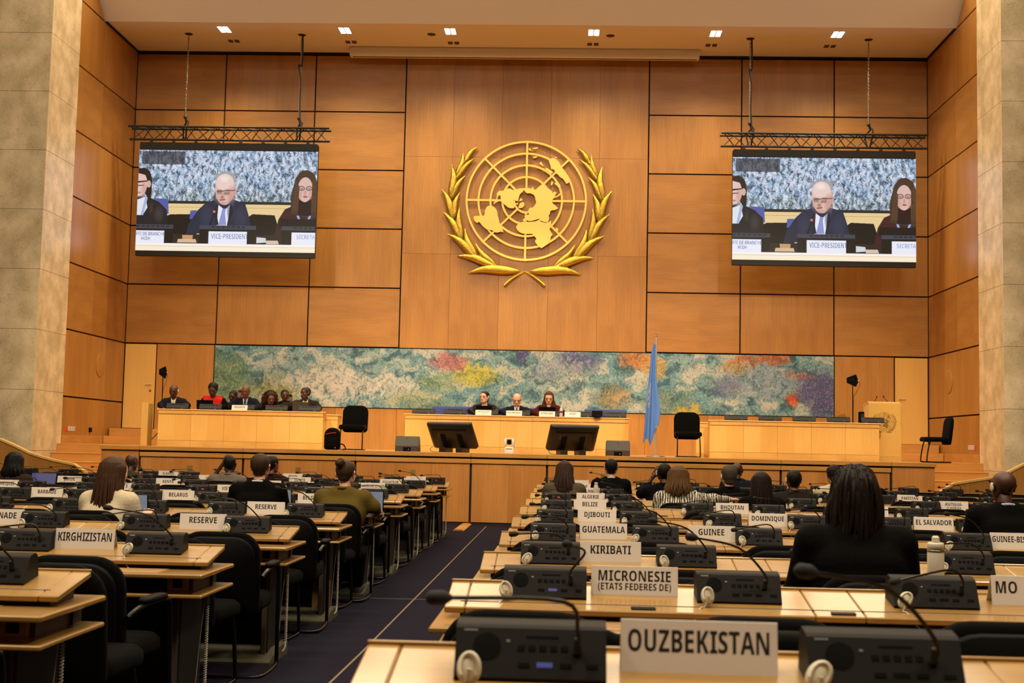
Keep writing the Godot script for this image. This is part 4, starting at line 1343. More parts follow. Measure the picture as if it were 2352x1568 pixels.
func rostrum() -> void:
	rostrum_desk("rostrum_desk", "long pale beech desk on the left of the podium behind the RWANDA nameplate", -7.72, -4.56, -24.6, 1.937, 5, 1)
	rostrum_desk("rostrum_desk", "central pale beech desk on the podium behind the two television backs", -3.0, 1.215, -24.6, 1.937, 7, 0)
	rostrum_desk("rostrum_desk", "empty pale beech desk on the right of the podium beside the lectern", 2.73, 5.87, -24.6, 1.937, 5, -1)
	var y := 1.937
	var words := ["leftmost", "second", "third", "fourth", "last", "sixth", "rightmost"]
	for i in 5:
		monitor_at(-7.37 + i * 0.635, y, -24.60, "low black monitor on the left rostrum desk, %s from the door" % ["first", "second", "third", "fourth", "fifth"][i])
	for i in 7:
		monitor_at(-2.66 + i * 0.602, y, -24.60, "low black monitor on the central rostrum desk, %s from the left" % ORD[i])
	for i in 5:
		monitor_at(3.22 + i * 0.635, y, -24.60, "low black monitor on the empty right rostrum desk, %s from the left" % ORD[i])
	var cards := [[-6.16, "RWANDA", 0.04], [-1.52, "CHEFFE DE BRANCHE", 0.019], [-0.94, "VICE-PRESIDENT", 0.032], [-0.32, "SECRETAIRE", 0.034], [0.16, "HCDH", 0.036]]
	for c in cards:
		tent_card("nameplate", "white nameplate reading %s on the rostrum desk" % c[1], c[1], Vector3(c[0], y, -24.575), 0.0, 0.0, M["ink_grey"], c[2], "HCDH" if c[1] == "CHEFFE DE BRANCHE" else "", 0.0, "nameplates on the rostrum")
	# blue chairs behind the central desk
	var chair: Node3D = null
	for q in [[-2.42, "leftmost, behind the first monitor"], [-1.98, "second from the left, turned a little"], [-1.40, "behind the woman in black leather"], [-0.75, "behind the balding man"], [0.62, "left of the empty pair"], [1.02, "right of the empty pair"]]:
		var lab: String = "blue upholstered chair at the central rostrum desk, " + q[1]
		if chair == null:
			chair = thing("blue_chair", lab, "chair", Vector3(q[0], DECK, -25.95), PI, "blue chairs at the central rostrum desk")
			part(chair, "backrest", pillow(rounded(0.44, 0.52, 0.04, 0.04), [[0.9, -0.035], [1.0, -0.02], [1.0, 0.02], [0.9, 0.035]], -0.1), M["blue_chair"], Vector3(0, 0.65, 0.22), Vector3(-0.08, 0, 0))
			part(chair, "seat", pillow(rounded(0.46, 0.46, 0.05, 0.05), [[0.9, -0.04], [1.0, -0.025], [1.0, 0.025], [0.9, 0.04]]), M["blue_chair"], Vector3(0, 0.44, 0), Vector3(PI / 2, 0, 0))
			for d in [-1, 1]:
				part(chair, "leg", tube([Vector3(0.2 * d, 0.86 - 0.3, 0.24), Vector3(0.2 * d, 0.02, 0.22), Vector3(0.2 * d, 0.012, -0.2), Vector3(0.2 * d, 0.42, -0.18)], 0.012), M["tube_black"])
		else:
			copy(chair, lab, Vector3(q[0], DECK, -25.95), PI + (0.15 if q[0] == -1.98 else 0.0), "blue_chair")

# ================================================================ things on the podium
func podium_things() -> void:
	# lectern
	var o := thing("lectern", "pale beech lectern with a printed emblem at the right end of the podium", "lectern", Vector3(6.06, DECK, -25.0))
	slab(o, "body", Vector3(-0.29, 0.0, -0.46), Vector3(0.29, 1.09, 0.0), M["beech_0"], 0.004)
	slab(o, "front_panel", Vector3(-0.30, 0.0, -0.005), Vector3(0.295, 1.10, 0.022), M["beech_1"], 0.004)
	slab(o, "side_frame", Vector3(0.29, 0.0, -0.46), Vector3(0.315, 1.10, 0.03), M["beech_h"], 0.004)
	slab(o, "plinth", Vector3(-0.31, 0.0, -0.48), Vector3(0.31, 0.11, 0.03), M["beech_h"], 0.004)
	part(o, "reading_top", box(Vector3(0.6, 0.025, 0.42), 0.005), M["beech_2"], Vector3(0, 1.09, -0.24), Vector3(-0.12, 0, 0))
	small_emblem(o, 0.165, Vector3(-0.01, 0.755, 0.022), Vector3.ZERO, M["brass_plate"])
	for q in [[-0.18, -0.11, 0.12], [0.13, 0.02, 0.13]]:
		var p := part(o, "gooseneck", tube([Vector3(q[0], 1.09, -0.1), Vector3((q[0] + q[1]) / 2, 1.15, -0.12), Vector3(q[1], 1.09 + q[2], -0.14)], 0.006, 6), M["rubber"])
		part(p, "microphone_head", ball(Vector3(0.013, 0.02, 0.013), 8, 6), M["rubber"], Vector3(q[1], 1.09 + q[2] + 0.01, -0.145))
	# small black loudspeaker beside the lectern
	var sp := thing("desk_speaker", "small upright black loudspeaker standing on the right rostrum desk", "loudspeaker", Vector3(5.57, 1.937, -24.70))
	part(sp, "cabinet", box(Vector3(0.095, 0.215, 0.1), 0.006), M["console_dark"], Vector3(0, 0.107, -0.05))
	part(sp, "grille", box(Vector3(0.05, 0.06, 0.006), 0.002), M["monitor_edge"], Vector3(0.01, 0.14, 0.002))
	# flag
	flag()
	# televisions seen from behind
	tv_back("television", "black television back leaning on the podium edge, left of the white camera", Vector3(-1.96, DECK, -23.36), -0.42)
	tv_back("television", "black television back leaning on the podium edge, right of the white camera", Vector3(0.14, DECK, -23.36), 0.30)
	# wedge monitors
	var wedge: Node3D = null
	for q in [[-2.785, "left of the televisions"], [0.965, "right of the televisions, near the flag"]]:
		var lab: String = "grey stage monitor loudspeaker on the podium edge, " + q[1]
		if wedge == null:
			wedge = thing("stage_monitor", lab, "loudspeaker", Vector3(q[0], DECK, -23.35), 0.0, "stage monitor loudspeakers")
			var st := new_st()
			add_prism(st, Transform3D(Basis(Vector3(0, 0, 1), Vector3(0, 1, 0), Vector3(-1, 0, 0)), Vector3.ZERO), PackedVector2Array([Vector2(0.12, 0.0), Vector2(0.135, 0.10), Vector2(0.10, 0.20), Vector2(0.04, 0.275), Vector2(-0.02, 0.275), Vector2(-0.2, 0.05), Vector2(-0.2, 0.0)]), -0.20, 0.20)
			part(wedge, "cabinet", done(st), M["speaker"])
			for d in [-1, 1]:
				part(wedge, "end_cap", pillow(PackedVector2Array([Vector2(0.11, 0.0), Vector2(0.12, 0.10), Vector2(0.09, 0.19), Vector2(0.03, 0.265), Vector2(-0.02, 0.265), Vector2(-0.18, 0.05), Vector2(-0.18, 0.0)]), [[1.0, -0.012], [0.97, 0.012]]), M["speaker"], Vector3(0.20 * d, 0.0, 0), Vector3(0, PI / 2 * d, 0) if d < 0 else Vector3(0, -PI / 2, 0))
			part(wedge, "connector_recess", box(Vector3(0.14, 0.1, 0.02), 0.003), M["console_dark"], Vector3(0, 0.055, 0.122))
			part(wedge, "socket", ball(Vector3(0.008, 0.008, 0.008), 8, 6), M["chrome"], Vector3(0.03, 0.04, 0.133))
			part(wedge, "badge", ball(Vector3(0.007, 0.007, 0.004), 8, 6), M["rubber"], Vector3(0, 0.235, 0.08))
		else:
			copy(wedge, lab, Vector3(q[0], DECK, -23.35), 0.0, "stage_monitor")
	# white remote camera
	var c := thing("conference_camera", "white remote-controlled camera between the two televisions on the podium edge", "camera", Vector3(-0.965, DECK, -23.3))
	var cst := new_st()
	add_pillow(cst, Transform3D(Basis(Vector3.RIGHT, -PI / 2), Vector3.ZERO), rounded(0.19, 0.17, 0.04, 0.04), [[1.0, 0.0], [0.98, 0.02], [0.9, 0.11], [0.82, 0.125]])
	part(c, "base", done(cst), M["white_plastic"])
	for d in [-1, 1]:
		part(c, "fork_arm", pillow(rounded(0.05, 0.15, 0.02, 0.01), [[0.9, -0.05], [1.0, -0.03], [1.0, 0.03], [0.9, 0.05]]), M["white_plastic"], Vector3(0.068 * d, 0.19, 0))
	part(c, "fork_bridge", box(Vector3(0.17, 0.03, 0.09), 0.01), M["white_plastic"], Vector3(0, 0.262, 0))
	var lens := part(c, "lens_block", box(Vector3(0.075, 0.085, 0.12), 0.012), M["console_dark"], Vector3(0, 0.205, 0.01))
	part(lens, "lens", lathe([Vector2(0, 0), Vector2(0.028, 0), Vector2(0.028, 0.02), Vector2(0.0, 0.022)], 14), M["tv"], Vector3(0, 0, -0.06), Vector3(-PI / 2, 0, 0))
	part(c, "window_strip", box(Vector3(0.11, 0.016, 0.006), 0.002), M["console_dark"], Vector3(0, 0.085, 0.076))
	# chairs on the podium
	side_chair("black upholstered chair facing the hall beside the backpack on the podium", Vector3(-3.84, DECK, -23.75), PI)
	side_chair("black upholstered chair facing the hall right of the blue flag", Vector3(2.24, DECK, -23.75), PI)
	side_chair("black upholstered chair seen from the side at the right end of the podium", Vector3(6.72, DECK, -23.9), PI / 2)
	# backpack
	var b := thing("backpack", "black backpack with a small red mark standing beside the left rostrum desk", "bag", Vector3(-4.165, DECK, -23.45))
	part(b, "body", pillow(rounded(0.29, 0.40, 0.13, 0.05, 6), [[0.8, -0.1], [0.96, -0.07], [1.0, 0.0], [0.96, 0.05], [0.8, 0.08]]), M["black_cloth"], Vector3(0, 0.20, 0))
	part(b, "front_pocket", pillow(rounded(0.23, 0.20, 0.05, 0.05, 5), [[1.0, -0.01], [0.98, 0.02], [0.86, 0.035]]), M["black_cloth"], Vector3(0, 0.13, 0.075))
	part(b, "zip", tube(curve_points([Vector3(-0.11, 0.28, 0.085), Vector3(-0.02, 0.30, 0.09), Vector3(0.08, 0.31, 0.085)], 4), 0.004, 5), M["switch_red"])
	part(b, "red_mark", ball(Vector3(0.012, 0.012, 0.004), 8, 6), M["switch_red"], Vector3(0.07, 0.04, 0.108))
	part(b, "shoulder_strap", tube(curve_points([Vector3(0.13, 0.10, -0.05), Vector3(0.17, 0.11, -0.03), Vector3(0.22, 0.08, 0.0), Vector3(0.245, 0.02, 0.02), Vector3(0.2, 0.012, 0.03)], 4), 0.011, 6), M["black_cloth"])
	# paddle antennas on stands
	antenna("paddle-shaped black antenna on a thin stand beside the left door, seen nearly edge on", Vector3(-9.03, DECK + 0.0, -29.0), 1.15, 2.87)
	antenna("paddle-shaped black antenna on a thin stand left of the lectern", Vector3(6.34, DECK, -29.0), 0.0, 2.98)
	# low wall beside the left desk
	var w := structure("wall_side_low")
	slab(w, "panel", Vector3(-8.16, DECK, -25.25), Vector3(-8.03, 2.05, -24.95), M["beech_1"], 0.004)
	# wall plates
	for s in [-1, 1]:
		var x: float = WL + 0.004 if s < 0 else WR - 0.004
		var p := thing("switch_plate", "row of wall switches with a red one on the %s stage wall" % ("left" if s < 0 else "right"), "switch", Vector3(x, 1.54, -27.35))
		for i in 4:
			part(p, "switch_cover", box(Vector3(0.014, 0.1, 0.11), 0.003), M["switch_red"] if i == 0 else M["white_plastic"], Vector3(0, 0, (0.24 - i * 0.14)))
	var bx := thing("wall_socket", "small black box on the left stage wall above the steps", "socket", Vector3(WL + 0.02, 1.53, -28.47))
	part(bx, "cover", box(Vector3(0.04, 0.1, 0.1), 0.004), M["console_dark"])
	part(bx, "flap", box(Vector3(0.012, 0.06, 0.07), 0.003), M["rubber"], Vector3(0.022, -0.008, 0))

func antenna(label: String, base: Vector3, turn: float, y: float) -> void:
	var o := thing("antenna", label, "antenna", base)
	var h := y - base.y
	part(o, "pole", tube([Vector3(0, 0.02, 0), Vector3(0, h - 0.12, 0)], 0.011, 8), M["tube_black"])
	for k in 3:
		var a := TAU * k / 3 + 0.4
		part(o, "leg", tube([Vector3(0, 0.34, 0), Vector3(cos(a) * 0.3, 0.01, sin(a) * 0.3)], 0.01, 6), M["tube_black"])
	var head := part(o, "paddle", prism([-0.13, 0.05, -0.13, -0.06, 0.07, -0.15, 0.13, -0.02, 0.07, 0.13], -0.008, 0.008), M["console_dark"], Vector3(0.0, h, 0), Vector3(0, turn, 0))
	part(head, "printed_line", box(Vector3(0.11, 0.008, 0.002), 0.0), M["monitor_edge"], Vector3(-0.03, 0.01, 0.008))
	part(head, "connector", box(Vector3(0.03, 0.03, 0.03), 0.004), M["chrome"], Vector3(0.12, -0.01, 0))
	part(o, "cable", tube(curve_points([Vector3(0.13 * cos(turn), h - 0.01, -0.13 * sin(turn)), Vector3(0.16 * cos(turn) + 0.0, h - 0.1, -0.1 * sin(turn)), Vector3(0.06, h - 0.3, 0.01), Vector3(0.014, h - 0.45, 0.01), Vector3(0.014, 0.4, 0.012)], 5), 0.005, 5), M["rubber"])

func tv_back(n: String, label: String, at: Vector3, yaw: float) -> void:
	var o := thing(n, label, "television", at, yaw)
	var t := Transform3D(Basis(Vector3.RIGHT, 0.62), Vector3(0, 0.06, -0.12))
	var hold := Node3D.new()
	hold.name = "set"
	o.add_child(hold)
	hold.transform = t
	part(hold, "back_shell", pillow(rounded(0.90, 0.54, 0.015, 0.05), [[1.0, -0.03], [1.0, 0.0], [0.985, 0.025], [0.86, 0.05]]), M["tv"], Vector3(0, 0.30, 0))
	part(hold, "screen_glass", box(Vector3(0.86, 0.50, 0.004), 0.001), M["console_dark"], Vector3(0, 0.30, -0.032))
	part(hold, "vent_rail", box(Vector3(0.70, 0.025, 0.01), 0.003), M["black_plastic"], Vector3(0.0, 0.46, 0.052))
	part(hold, "rating_label", box(Vector3(0.10, 0.09, 0.002), 0.0), M["desk_shade_panel"], Vector3(-0.22, 0.34, 0.0515))
	part(hold, "white_label", box(Vector3(0.035, 0.014, 0.002), 0.0), M["white_plastic"], Vector3(-0.19, 0.28, 0.0525))
	for d in [-1, 1]:
		part(hold, "bracket", box(Vector3(0.10, 0.34, 0.02), 0.006), M["black_plastic"], Vector3(0.17 * d, 0.20, 0.052))
	for d in [-1, 1]:
		part(o, "foot", box(Vector3(0.13, 0.09, 0.30), 0.01), M["tv"], Vector3(0.17 * d, 0.045, -0.02))
	part(o, "mains_cable", tube(curve_points([Vector3(-0.40, 0.10, 0.05), Vector3(-0.44, 0.05, 0.08), Vector3(-0.36, 0.008, 0.1), Vector3(-0.1, 0.006, 0.12)], 5), 0.005, 5), M["rubber"])

func flag() -> void:
	var o := thing("flag", "light blue flag with a white emblem hanging on a chrome pole on the podium", "flag", Vector3(1.645, DECK, -23.5))
	part(o, "base", lathe([Vector2(0, 0), Vector2(0.17, 0), Vector2(0.17, 0.012), Vector2(0.03, 0.03), Vector2(0.0, 0.03)], 24), M["steel"])
	part(o, "pole", tube([Vector3(0, 0.02, 0), Vector3(-0.012, 2.16, 0)], 0.017, 12), M["chrome"])
	part(o, "finial", lathe([Vector2(0, 0), Vector2(0.02, 0.0), Vector2(0.022, 0.012), Vector2(0.008, 0.02), Vector2(0.016, 0.035), Vector2(0.0, 0.075)], 10), M["steel"], Vector3(-0.012, 2.16, 0))
	# hanging cloth: a sheet gathered in deep folds, with thickness
	var st := new_st()
	st.set_smooth_group(1)
	var rows := 30
	var cols := 44
	var front := []
	var back := []
	for i in rows + 1:
		var v := float(i) / rows
		var y := lerpf(2.02, 0.20, v)
		var a := []
		var b := []
		var width := lerpf(0.05, 0.25, pow(v, 0.7))
		for k in cols + 1:
			var u := float(k) / cols
			var x := -0.022 - u * width * 0.85 + sin(v * 2.0) * 0.012 + 0.26 * maxf(0.0, 1.0 - absf(v - 0.66) / 0.34) * maxf(0.0, 0.35 - u)
			var z := sin(u * 11.0 + v * 1.2) * (0.02 + 0.05 * v) * (0.4 + 0.6 * u) + 0.03
			var yy := y + (0.11 * u if v > 0.0 else 0.0) * v - maxf(0.0, v - 0.72) * (0.25 * sin(u * 7.0) + 0.1)
			if v > 0.8 and u < 0.4:
				yy += (v - 0.8) * 1.9 * (0.4 - u) * 2.5
			a.append(Vector3(x, yy, z + 0.002))
			b.append(Vector3(x, yy, z - 0.002))
		front.append(a)
		back.append(b)
	for i in rows:
		for k in cols:
			quad(st, front[i][k], front[i][k + 1], front[i + 1][k + 1], front[i + 1][k])
			quad(st, back[i][k + 1], back[i][k], back[i + 1][k], back[i + 1][k + 1])
	for i in rows:
		quad(st, front[i][0], front[i + 1][0], back[i + 1][0], back[i][0])
		quad(st, front[i][cols], back[i][cols], back[i + 1][cols], front[i + 1][cols])
	part(o, "cloth", done(st), M["flag_blue"])
	# white printed emblem following the folds
	var e := new_st()
	e.set_smooth_group(1)
	for i in range(10, 20):
		for k in range(26, 40):
			var du := (k - 32.5) / 6.0
			var dv := (i - 14.5) / 4.2
			var r := sqrt(du * du + dv * dv)
			var on := (r < 0.85 and (int(r * 9.0) % 2 == 0)) or (r >= 0.85 and r < 1.2 and dv > 0.1 and (i + k) % 3 != 0)
			if on:
				var lift := Vector3(0, 0, 0.004)
				quad(e, front[i][k] + lift, front[i][k + 1] + lift, front[i + 1][k + 1] + lift, front[i + 1][k] + lift)
				quad(e, front[i][k + 1] + lift, front[i][k] + lift, front[i + 1][k] + lift, front[i + 1][k + 1] + lift)
	part(o, "printed_emblem", done(e), M["flag_white"], Vector3.ZERO, Vector3.ZERO, "white printed emblem in the folds")

# ================================================================ chairs
var armchair0: Node3D
var plain0: Node3D

func chair_back() -> ArrayMesh:
	return pillow(rounded(0.47, 0.50, 0.13, 0.07, 6), [[0.86, -0.034], [0.96, -0.028], [1.0, -0.012], [1.0, 0.012], [0.96, 0.028], [0.86, 0.034]], -0.22)

func chair_seat() -> ArrayMesh:
	return pillow(rounded(0.48, 0.47, 0.09, 0.09, 5), [[0.9, -0.04], [0.98, -0.034], [1.0, -0.01], [0.99, 0.02], [0.9, 0.042]])

# armchair with a cantilever frame, facing -z; origin on the floor under the seat
func armchair(label: String, at: Vector3, turn: float) -> void:
	if armchair0 == null:
		armchair0 = thing("armchair", label, "chair", at, turn, "black armchairs at the desks")
		part(armchair0, "backrest", chair_back(), M["black_cloth"], Vector3(0, 0.585, 0.235), Vector3(0.10, 0, 0))
		part(armchair0, "back_shell", pillow(rounded(0.43, 0.46, 0.12, 0.06, 6), [[0.9, 0.0], [1.0, 0.008], [0.96, 0.018]], -0.22), M["black_plastic"], Vector3(0, 0.58, 0.268), Vector3(0.10, 0, 0))
		part(armchair0, "seat", chair_seat(), M["black_cloth"], Vector3(0, 0.42, -0.02), Vector3(-PI / 2, 0, 0))
		for d in [-1, 1]:
			part(armchair0, "frame", tube(curve_points([Vector3(0.25 * d, 0.58, 0.24), Vector3(0.265 * d, 0.615, 0.12), Vector3(0.265 * d, 0.62, -0.14), Vector3(0.265 * d, 0.57, -0.215), Vector3(0.265 * d, 0.3, -0.235), Vector3(0.265 * d, 0.06, -0.245), Vector3(0.262 * d, 0.014, -0.19), Vector3(0.255 * d, 0.014, 0.14), Vector3(0.20 * d, 0.014, 0.21), Vector3(0.0, 0.014, 0.225)], 4), 0.0125, 7), M["tube_black"])
			part(armchair0, "armrest", pillow(rounded(0.055, 0.25, 0.025, 0.025, 4), [[0.8, -0.012], [1.0, -0.006], [1.0, 0.008], [0.8, 0.016]]), M["black_plastic"], Vector3(0.265 * d, 0.635, -0.01), Vector3(-PI / 2, 0, 0))
	else:
		copy(armchair0, label, at, turn, "armchair")

func side_chair(label: String, at: Vector3, turn: float) -> void:
	if plain0 == null:
		plain0 = thing("side_chair", label, "chair", at, turn, "black armless chairs")
		part(plain0, "backrest", chair_back(), M["black_cloth"], Vector3(0, 0.575, 0.215), Vector3(0.12, 0, 0))
		part(plain0, "seat", chair_seat(), M["black_cloth"], Vector3(0, 0.42, -0.02), Vector3(-PI / 2, 0, 0))
		for d in [-1, 1]:
			part(plain0, "frame", tube(curve_points([Vector3(0.19 * d, 0.39, 0.12), Vector3(0.2 * d, 0.385, -0.10), Vector3(0.2 * d, 0.36, -0.17), Vector3(0.205 * d, 0.06, -0.225), Vector3(0.205 * d, 0.014, -0.17), Vector3(0.20 * d, 0.014, 0.16), Vector3(0.14 * d, 0.014, 0.21), Vector3(0.0, 0.014, 0.215)], 4), 0.012, 7), M["tube_black"])
	else:
		copy(plain0, label, at, turn, "side_chair")

# ================================================================ microphone console and earpiece
var consoles := []
var earpieces := []

func make_console(v: int) -> Node3D:
	var o := Node3D.new()
	# wedge housing: sloping face towards the seat (+z)
	var st := new_st()
	add_prism(st, Transform3D(Basis(Vector3(0, 0, 1), Vector3(0, 1, 0), Vector3(-1, 0, 0)), Vector3.ZERO), PackedVector2Array([Vector2(0.065, 0.002), Vector2(0.0655, 0.010), Vector2(0.004, 0.086), Vector2(-0.006, 0.090), Vector2(-0.046, 0.090), Vector2(-0.066, 0.075), Vector2(-0.066, 0.0)]), -0.143, 0.143)
	part(o, "housing", done(st), M["console"])
	var slope := atan2(0.076, 0.0615)
	var face := func(x: float, t: float, lift := 0.0) -> Vector3:
		return Vector3(x, lerpf(0.010, 0.086, t) + lift * cos(slope), lerpf(0.0655, 0.004, t) + lift * sin(slope))
	var rot := Vector3(-(PI / 2 - slope), 0, 0)
	var up := Vector3(slope, 0, 0)
	part(o, "speaker_grille", lathe([Vector2(0, 0), Vector2(0.027, 0), Vector2(0.027, 0.0015), Vector2(0.0, 0.0022)], 20, true), M["console_dark"], face.call(-0.083, 0.62, -0.0004), up)
	part(o, "card_slot", box(Vector3(0.062, 0.005, 0.002), 0.0005), M["console_dark"], face.call(0.022, 0.83), rot)
	for k in 5:
		part(o, "button", box(Vector3(0.014, 0.013, 0.003), 0.001), M["console_dark"], face.call(-0.018 + k * 0.0205, 0.60), rot)
	for k in 3:
		part(o, "button", box(Vector3(0.022, 0.011, 0.003), 0.001), M["console_dark"], face.call([-0.012, 0.066, 0.116][k], 0.26), rot)
	part(o, "display", box(Vector3(0.030, 0.010, 0.002), 0.0005), M["blue_led"] if v >= 4 else M["console_dark"], face.call(0.027, 0.27), rot)
	if v == 3:
		part(o, "red_light", box(Vector3(0.028, 0.012, 0.002), 0.0005), M["red_led"], face.call(0.015, 0.62, 0.001), rot)
	part(o, "indicator", box(Vector3(0.007, 0.004, 0.002), 0.0), M["mic_ring"], face.call(-0.043, 0.74), rot)
	part(o, "maker_line", box(Vector3(0.026, 0.003, 0.001), 0.0), M["mic_ring"], face.call(-0.115, 0.95), rot)
	# goosenecks: end point relative to the console
	var ends := [[Vector3(-0.03, 0.16, 0.09), Vector3(-0.155, 0.175, 0.17)], [Vector3(0.0, 0.135, 0.05), Vector3(-0.165, 0.135, 0.20)], [Vector3(-0.05, 0.20, 0.08), Vector3(-0.16, 0.25, 0.16)], [Vector3(0.0, 0.15, 0.07), Vector3(-0.17, 0.155, 0.16)], [Vector3(0.02, 0.16, 0.07), Vector3(-0.14, 0.20, 0.20)], [Vector3(0.095, 0.17, 0.07), Vector3(0.088, 0.21, 0.14)]]
	var e: Array = ends[v % 6]
	var foot: Vector3 = face.call(0.088, 0.55)
	var pts := curve_points([foot, foot + Vector3(0, 0.045, 0.012), e[0] + Vector3(0.04, 0.0, 0), e[1]], 5)
	var neck := part(o, "gooseneck", tube(pts, 0.0042, 6), M["tube_black"])
	part(o, "neck_socket", tube([foot, foot + Vector3(0, 0.028, 0.006)], [0.010, 0.006], 8), M["rubber"])
	var d: Vector3 = (pts[-1] - pts[-3]).normalized()
	var hs := new_st()
	var p0: Vector3 = pts[-1]
	add_tube(hs, [p0 - d * 0.004, p0 + d * 0.004, p0 + d * 0.014, p0 + d * 0.036, p0 + d * 0.043, p0 + d * 0.046], [0.005, 0.0095, 0.0135, 0.0135, 0.009, 0.002], 10)
	part(o, "microphone_head", done(hs), M["rubber"])
	return o

func make_earpiece(v: int) -> Node3D:
	var o := Node3D.new()
	var tilt := [0.0, 0.6, -0.25][v] as float
	var st := new_st()
	add_ball(st, Vector3.ZERO, Vector3(0.023, 0.032, 0.011), 14, 10)
	part(o, "ear_pad", done(st), M["ivory"], Vector3(0, 0.036, 0), Vector3(-0.5, 0, -tilt))
	var pts := []
	for i in 11:
		var a := lerpf(-0.6, PI * 1.2, i / 10.0)
		pts.append(Vector3(cos(a) * 0.017, sin(a) * 0.026, 0.011 + 0.003 * sin(a * 2.0)))
	part(o, "ear_hook", tube(pts, 0.0038, 6), M["ivory"], Vector3(0, 0.036, 0), Vector3(-0.5, 0, -tilt))
	part(o, "stem", tube(curve_points([Vector3(0.001, 0.04, 0.014), Vector3(-0.004, 0.018, 0.018), Vector3(-0.012, 0.003, 0.022)], 4), [0.006, 0.006, 0.005, 0.005, 0.004, 0.004, 0.003, 0.003, 0.003], 6), M["ivory"])
	var c := [[Vector3(-0.012, 0.003, 0.022), Vector3(-0.03, 0.002, 0.04), Vector3(-0.05, -0.03, 0.075), Vector3(-0.06, -0.042, 0.10)], [Vector3(-0.012, 0.003, 0.022), Vector3(0.0, 0.002, 0.045), Vector3(0.03, -0.035, 0.085), Vector3(0.09, -0.042, 0.12)], [Vector3(-0.012, 0.003, 0.022), Vector3(-0.02, 0.002, 0.05), Vector3(-0.01, -0.035, 0.08), Vector3(0.02, -0.042, 0.14)]][v] as Array
	part(o, "cord", tube(curve_points(c, 5), 0.0026, 5), M["ivory"])
	return o

func place_on_tier(src: Node3D, n: String, label: String, category: String, group: String, k: int, x: float, dz: float, turn := 0.0) -> Node3D:
	# dz: distance in front of the back edge of the upper tier
	var o: Node3D = src.duplicate()
	o.name = numbered(n)
	o.position = tier_point(k, x, dz)
	o.rotation = Vector3(TILT, turn, 0)
	o.set_meta("label", label)
	o.set_meta("category", category)
	o.set_meta("group", group)
	add_child(o)
	return o

func tier_point(k: int, x: float, dz: float) -> Vector3:
	return Vector3(x, ROW_Y[k] + 0.802 - tan(TILT) * dz, -ROW_Z[k] + dz)

# ================================================================ desk rows
const SEATED := [[2, 1.30], [4, -3.39], [5, -2.70], [5, -1.95], [7, -6.52], [9, -6.42], [8, -4.42], [8, -3.86], [7, 0.02], [8, 0.63], [7, 1.18], [6, 1.17], [7, 1.93], [9, 2.52], [6, 2.02], [7, 2.68], [8, 3.52], [8, 3.95], [4, 3.22]]
const ROW_NAMES_R := ["OUZBEKISTAN row", "MICRONESIE row", "KIRIBATI row", "GUATEMALA row", "DJIBOUTI row", "BELIZE row", "ALGERIE row", "MALAWI row", "second row on the right", "front row on the right"]
const ROW_NAMES_L := ["", "nearest row on the left", "KIRGHIZISTAN row", "GRENADE row", "left row just beyond GRENADE", "BELARUS row", "VIET NAM row", "JAPON row", "CUBA row", "ALBANIE row"]

func seats_in(side: int, k: int) -> int:
	var z: float = ROW_Z[k]
	if side > 0:
		return clampi(int(ceil((0.352 * z + 0.45) / 0.646)), 2, 12)
	return clampi(int(ceil((0.44 * z - 1.62) / 0.622)), 1, 11)

func pitch(side: int, k: int) -> float:
	if side < 0:
		return 0.66 if k <= 3 else 0.622
	return 0.663 if k <= 2 else 0.646

func seat_x(side: int, i: int, k: int) -> float:
	return -0.055 + pitch(1, k) * i if side > 0 else -2.01 - pitch(-1, k) * i

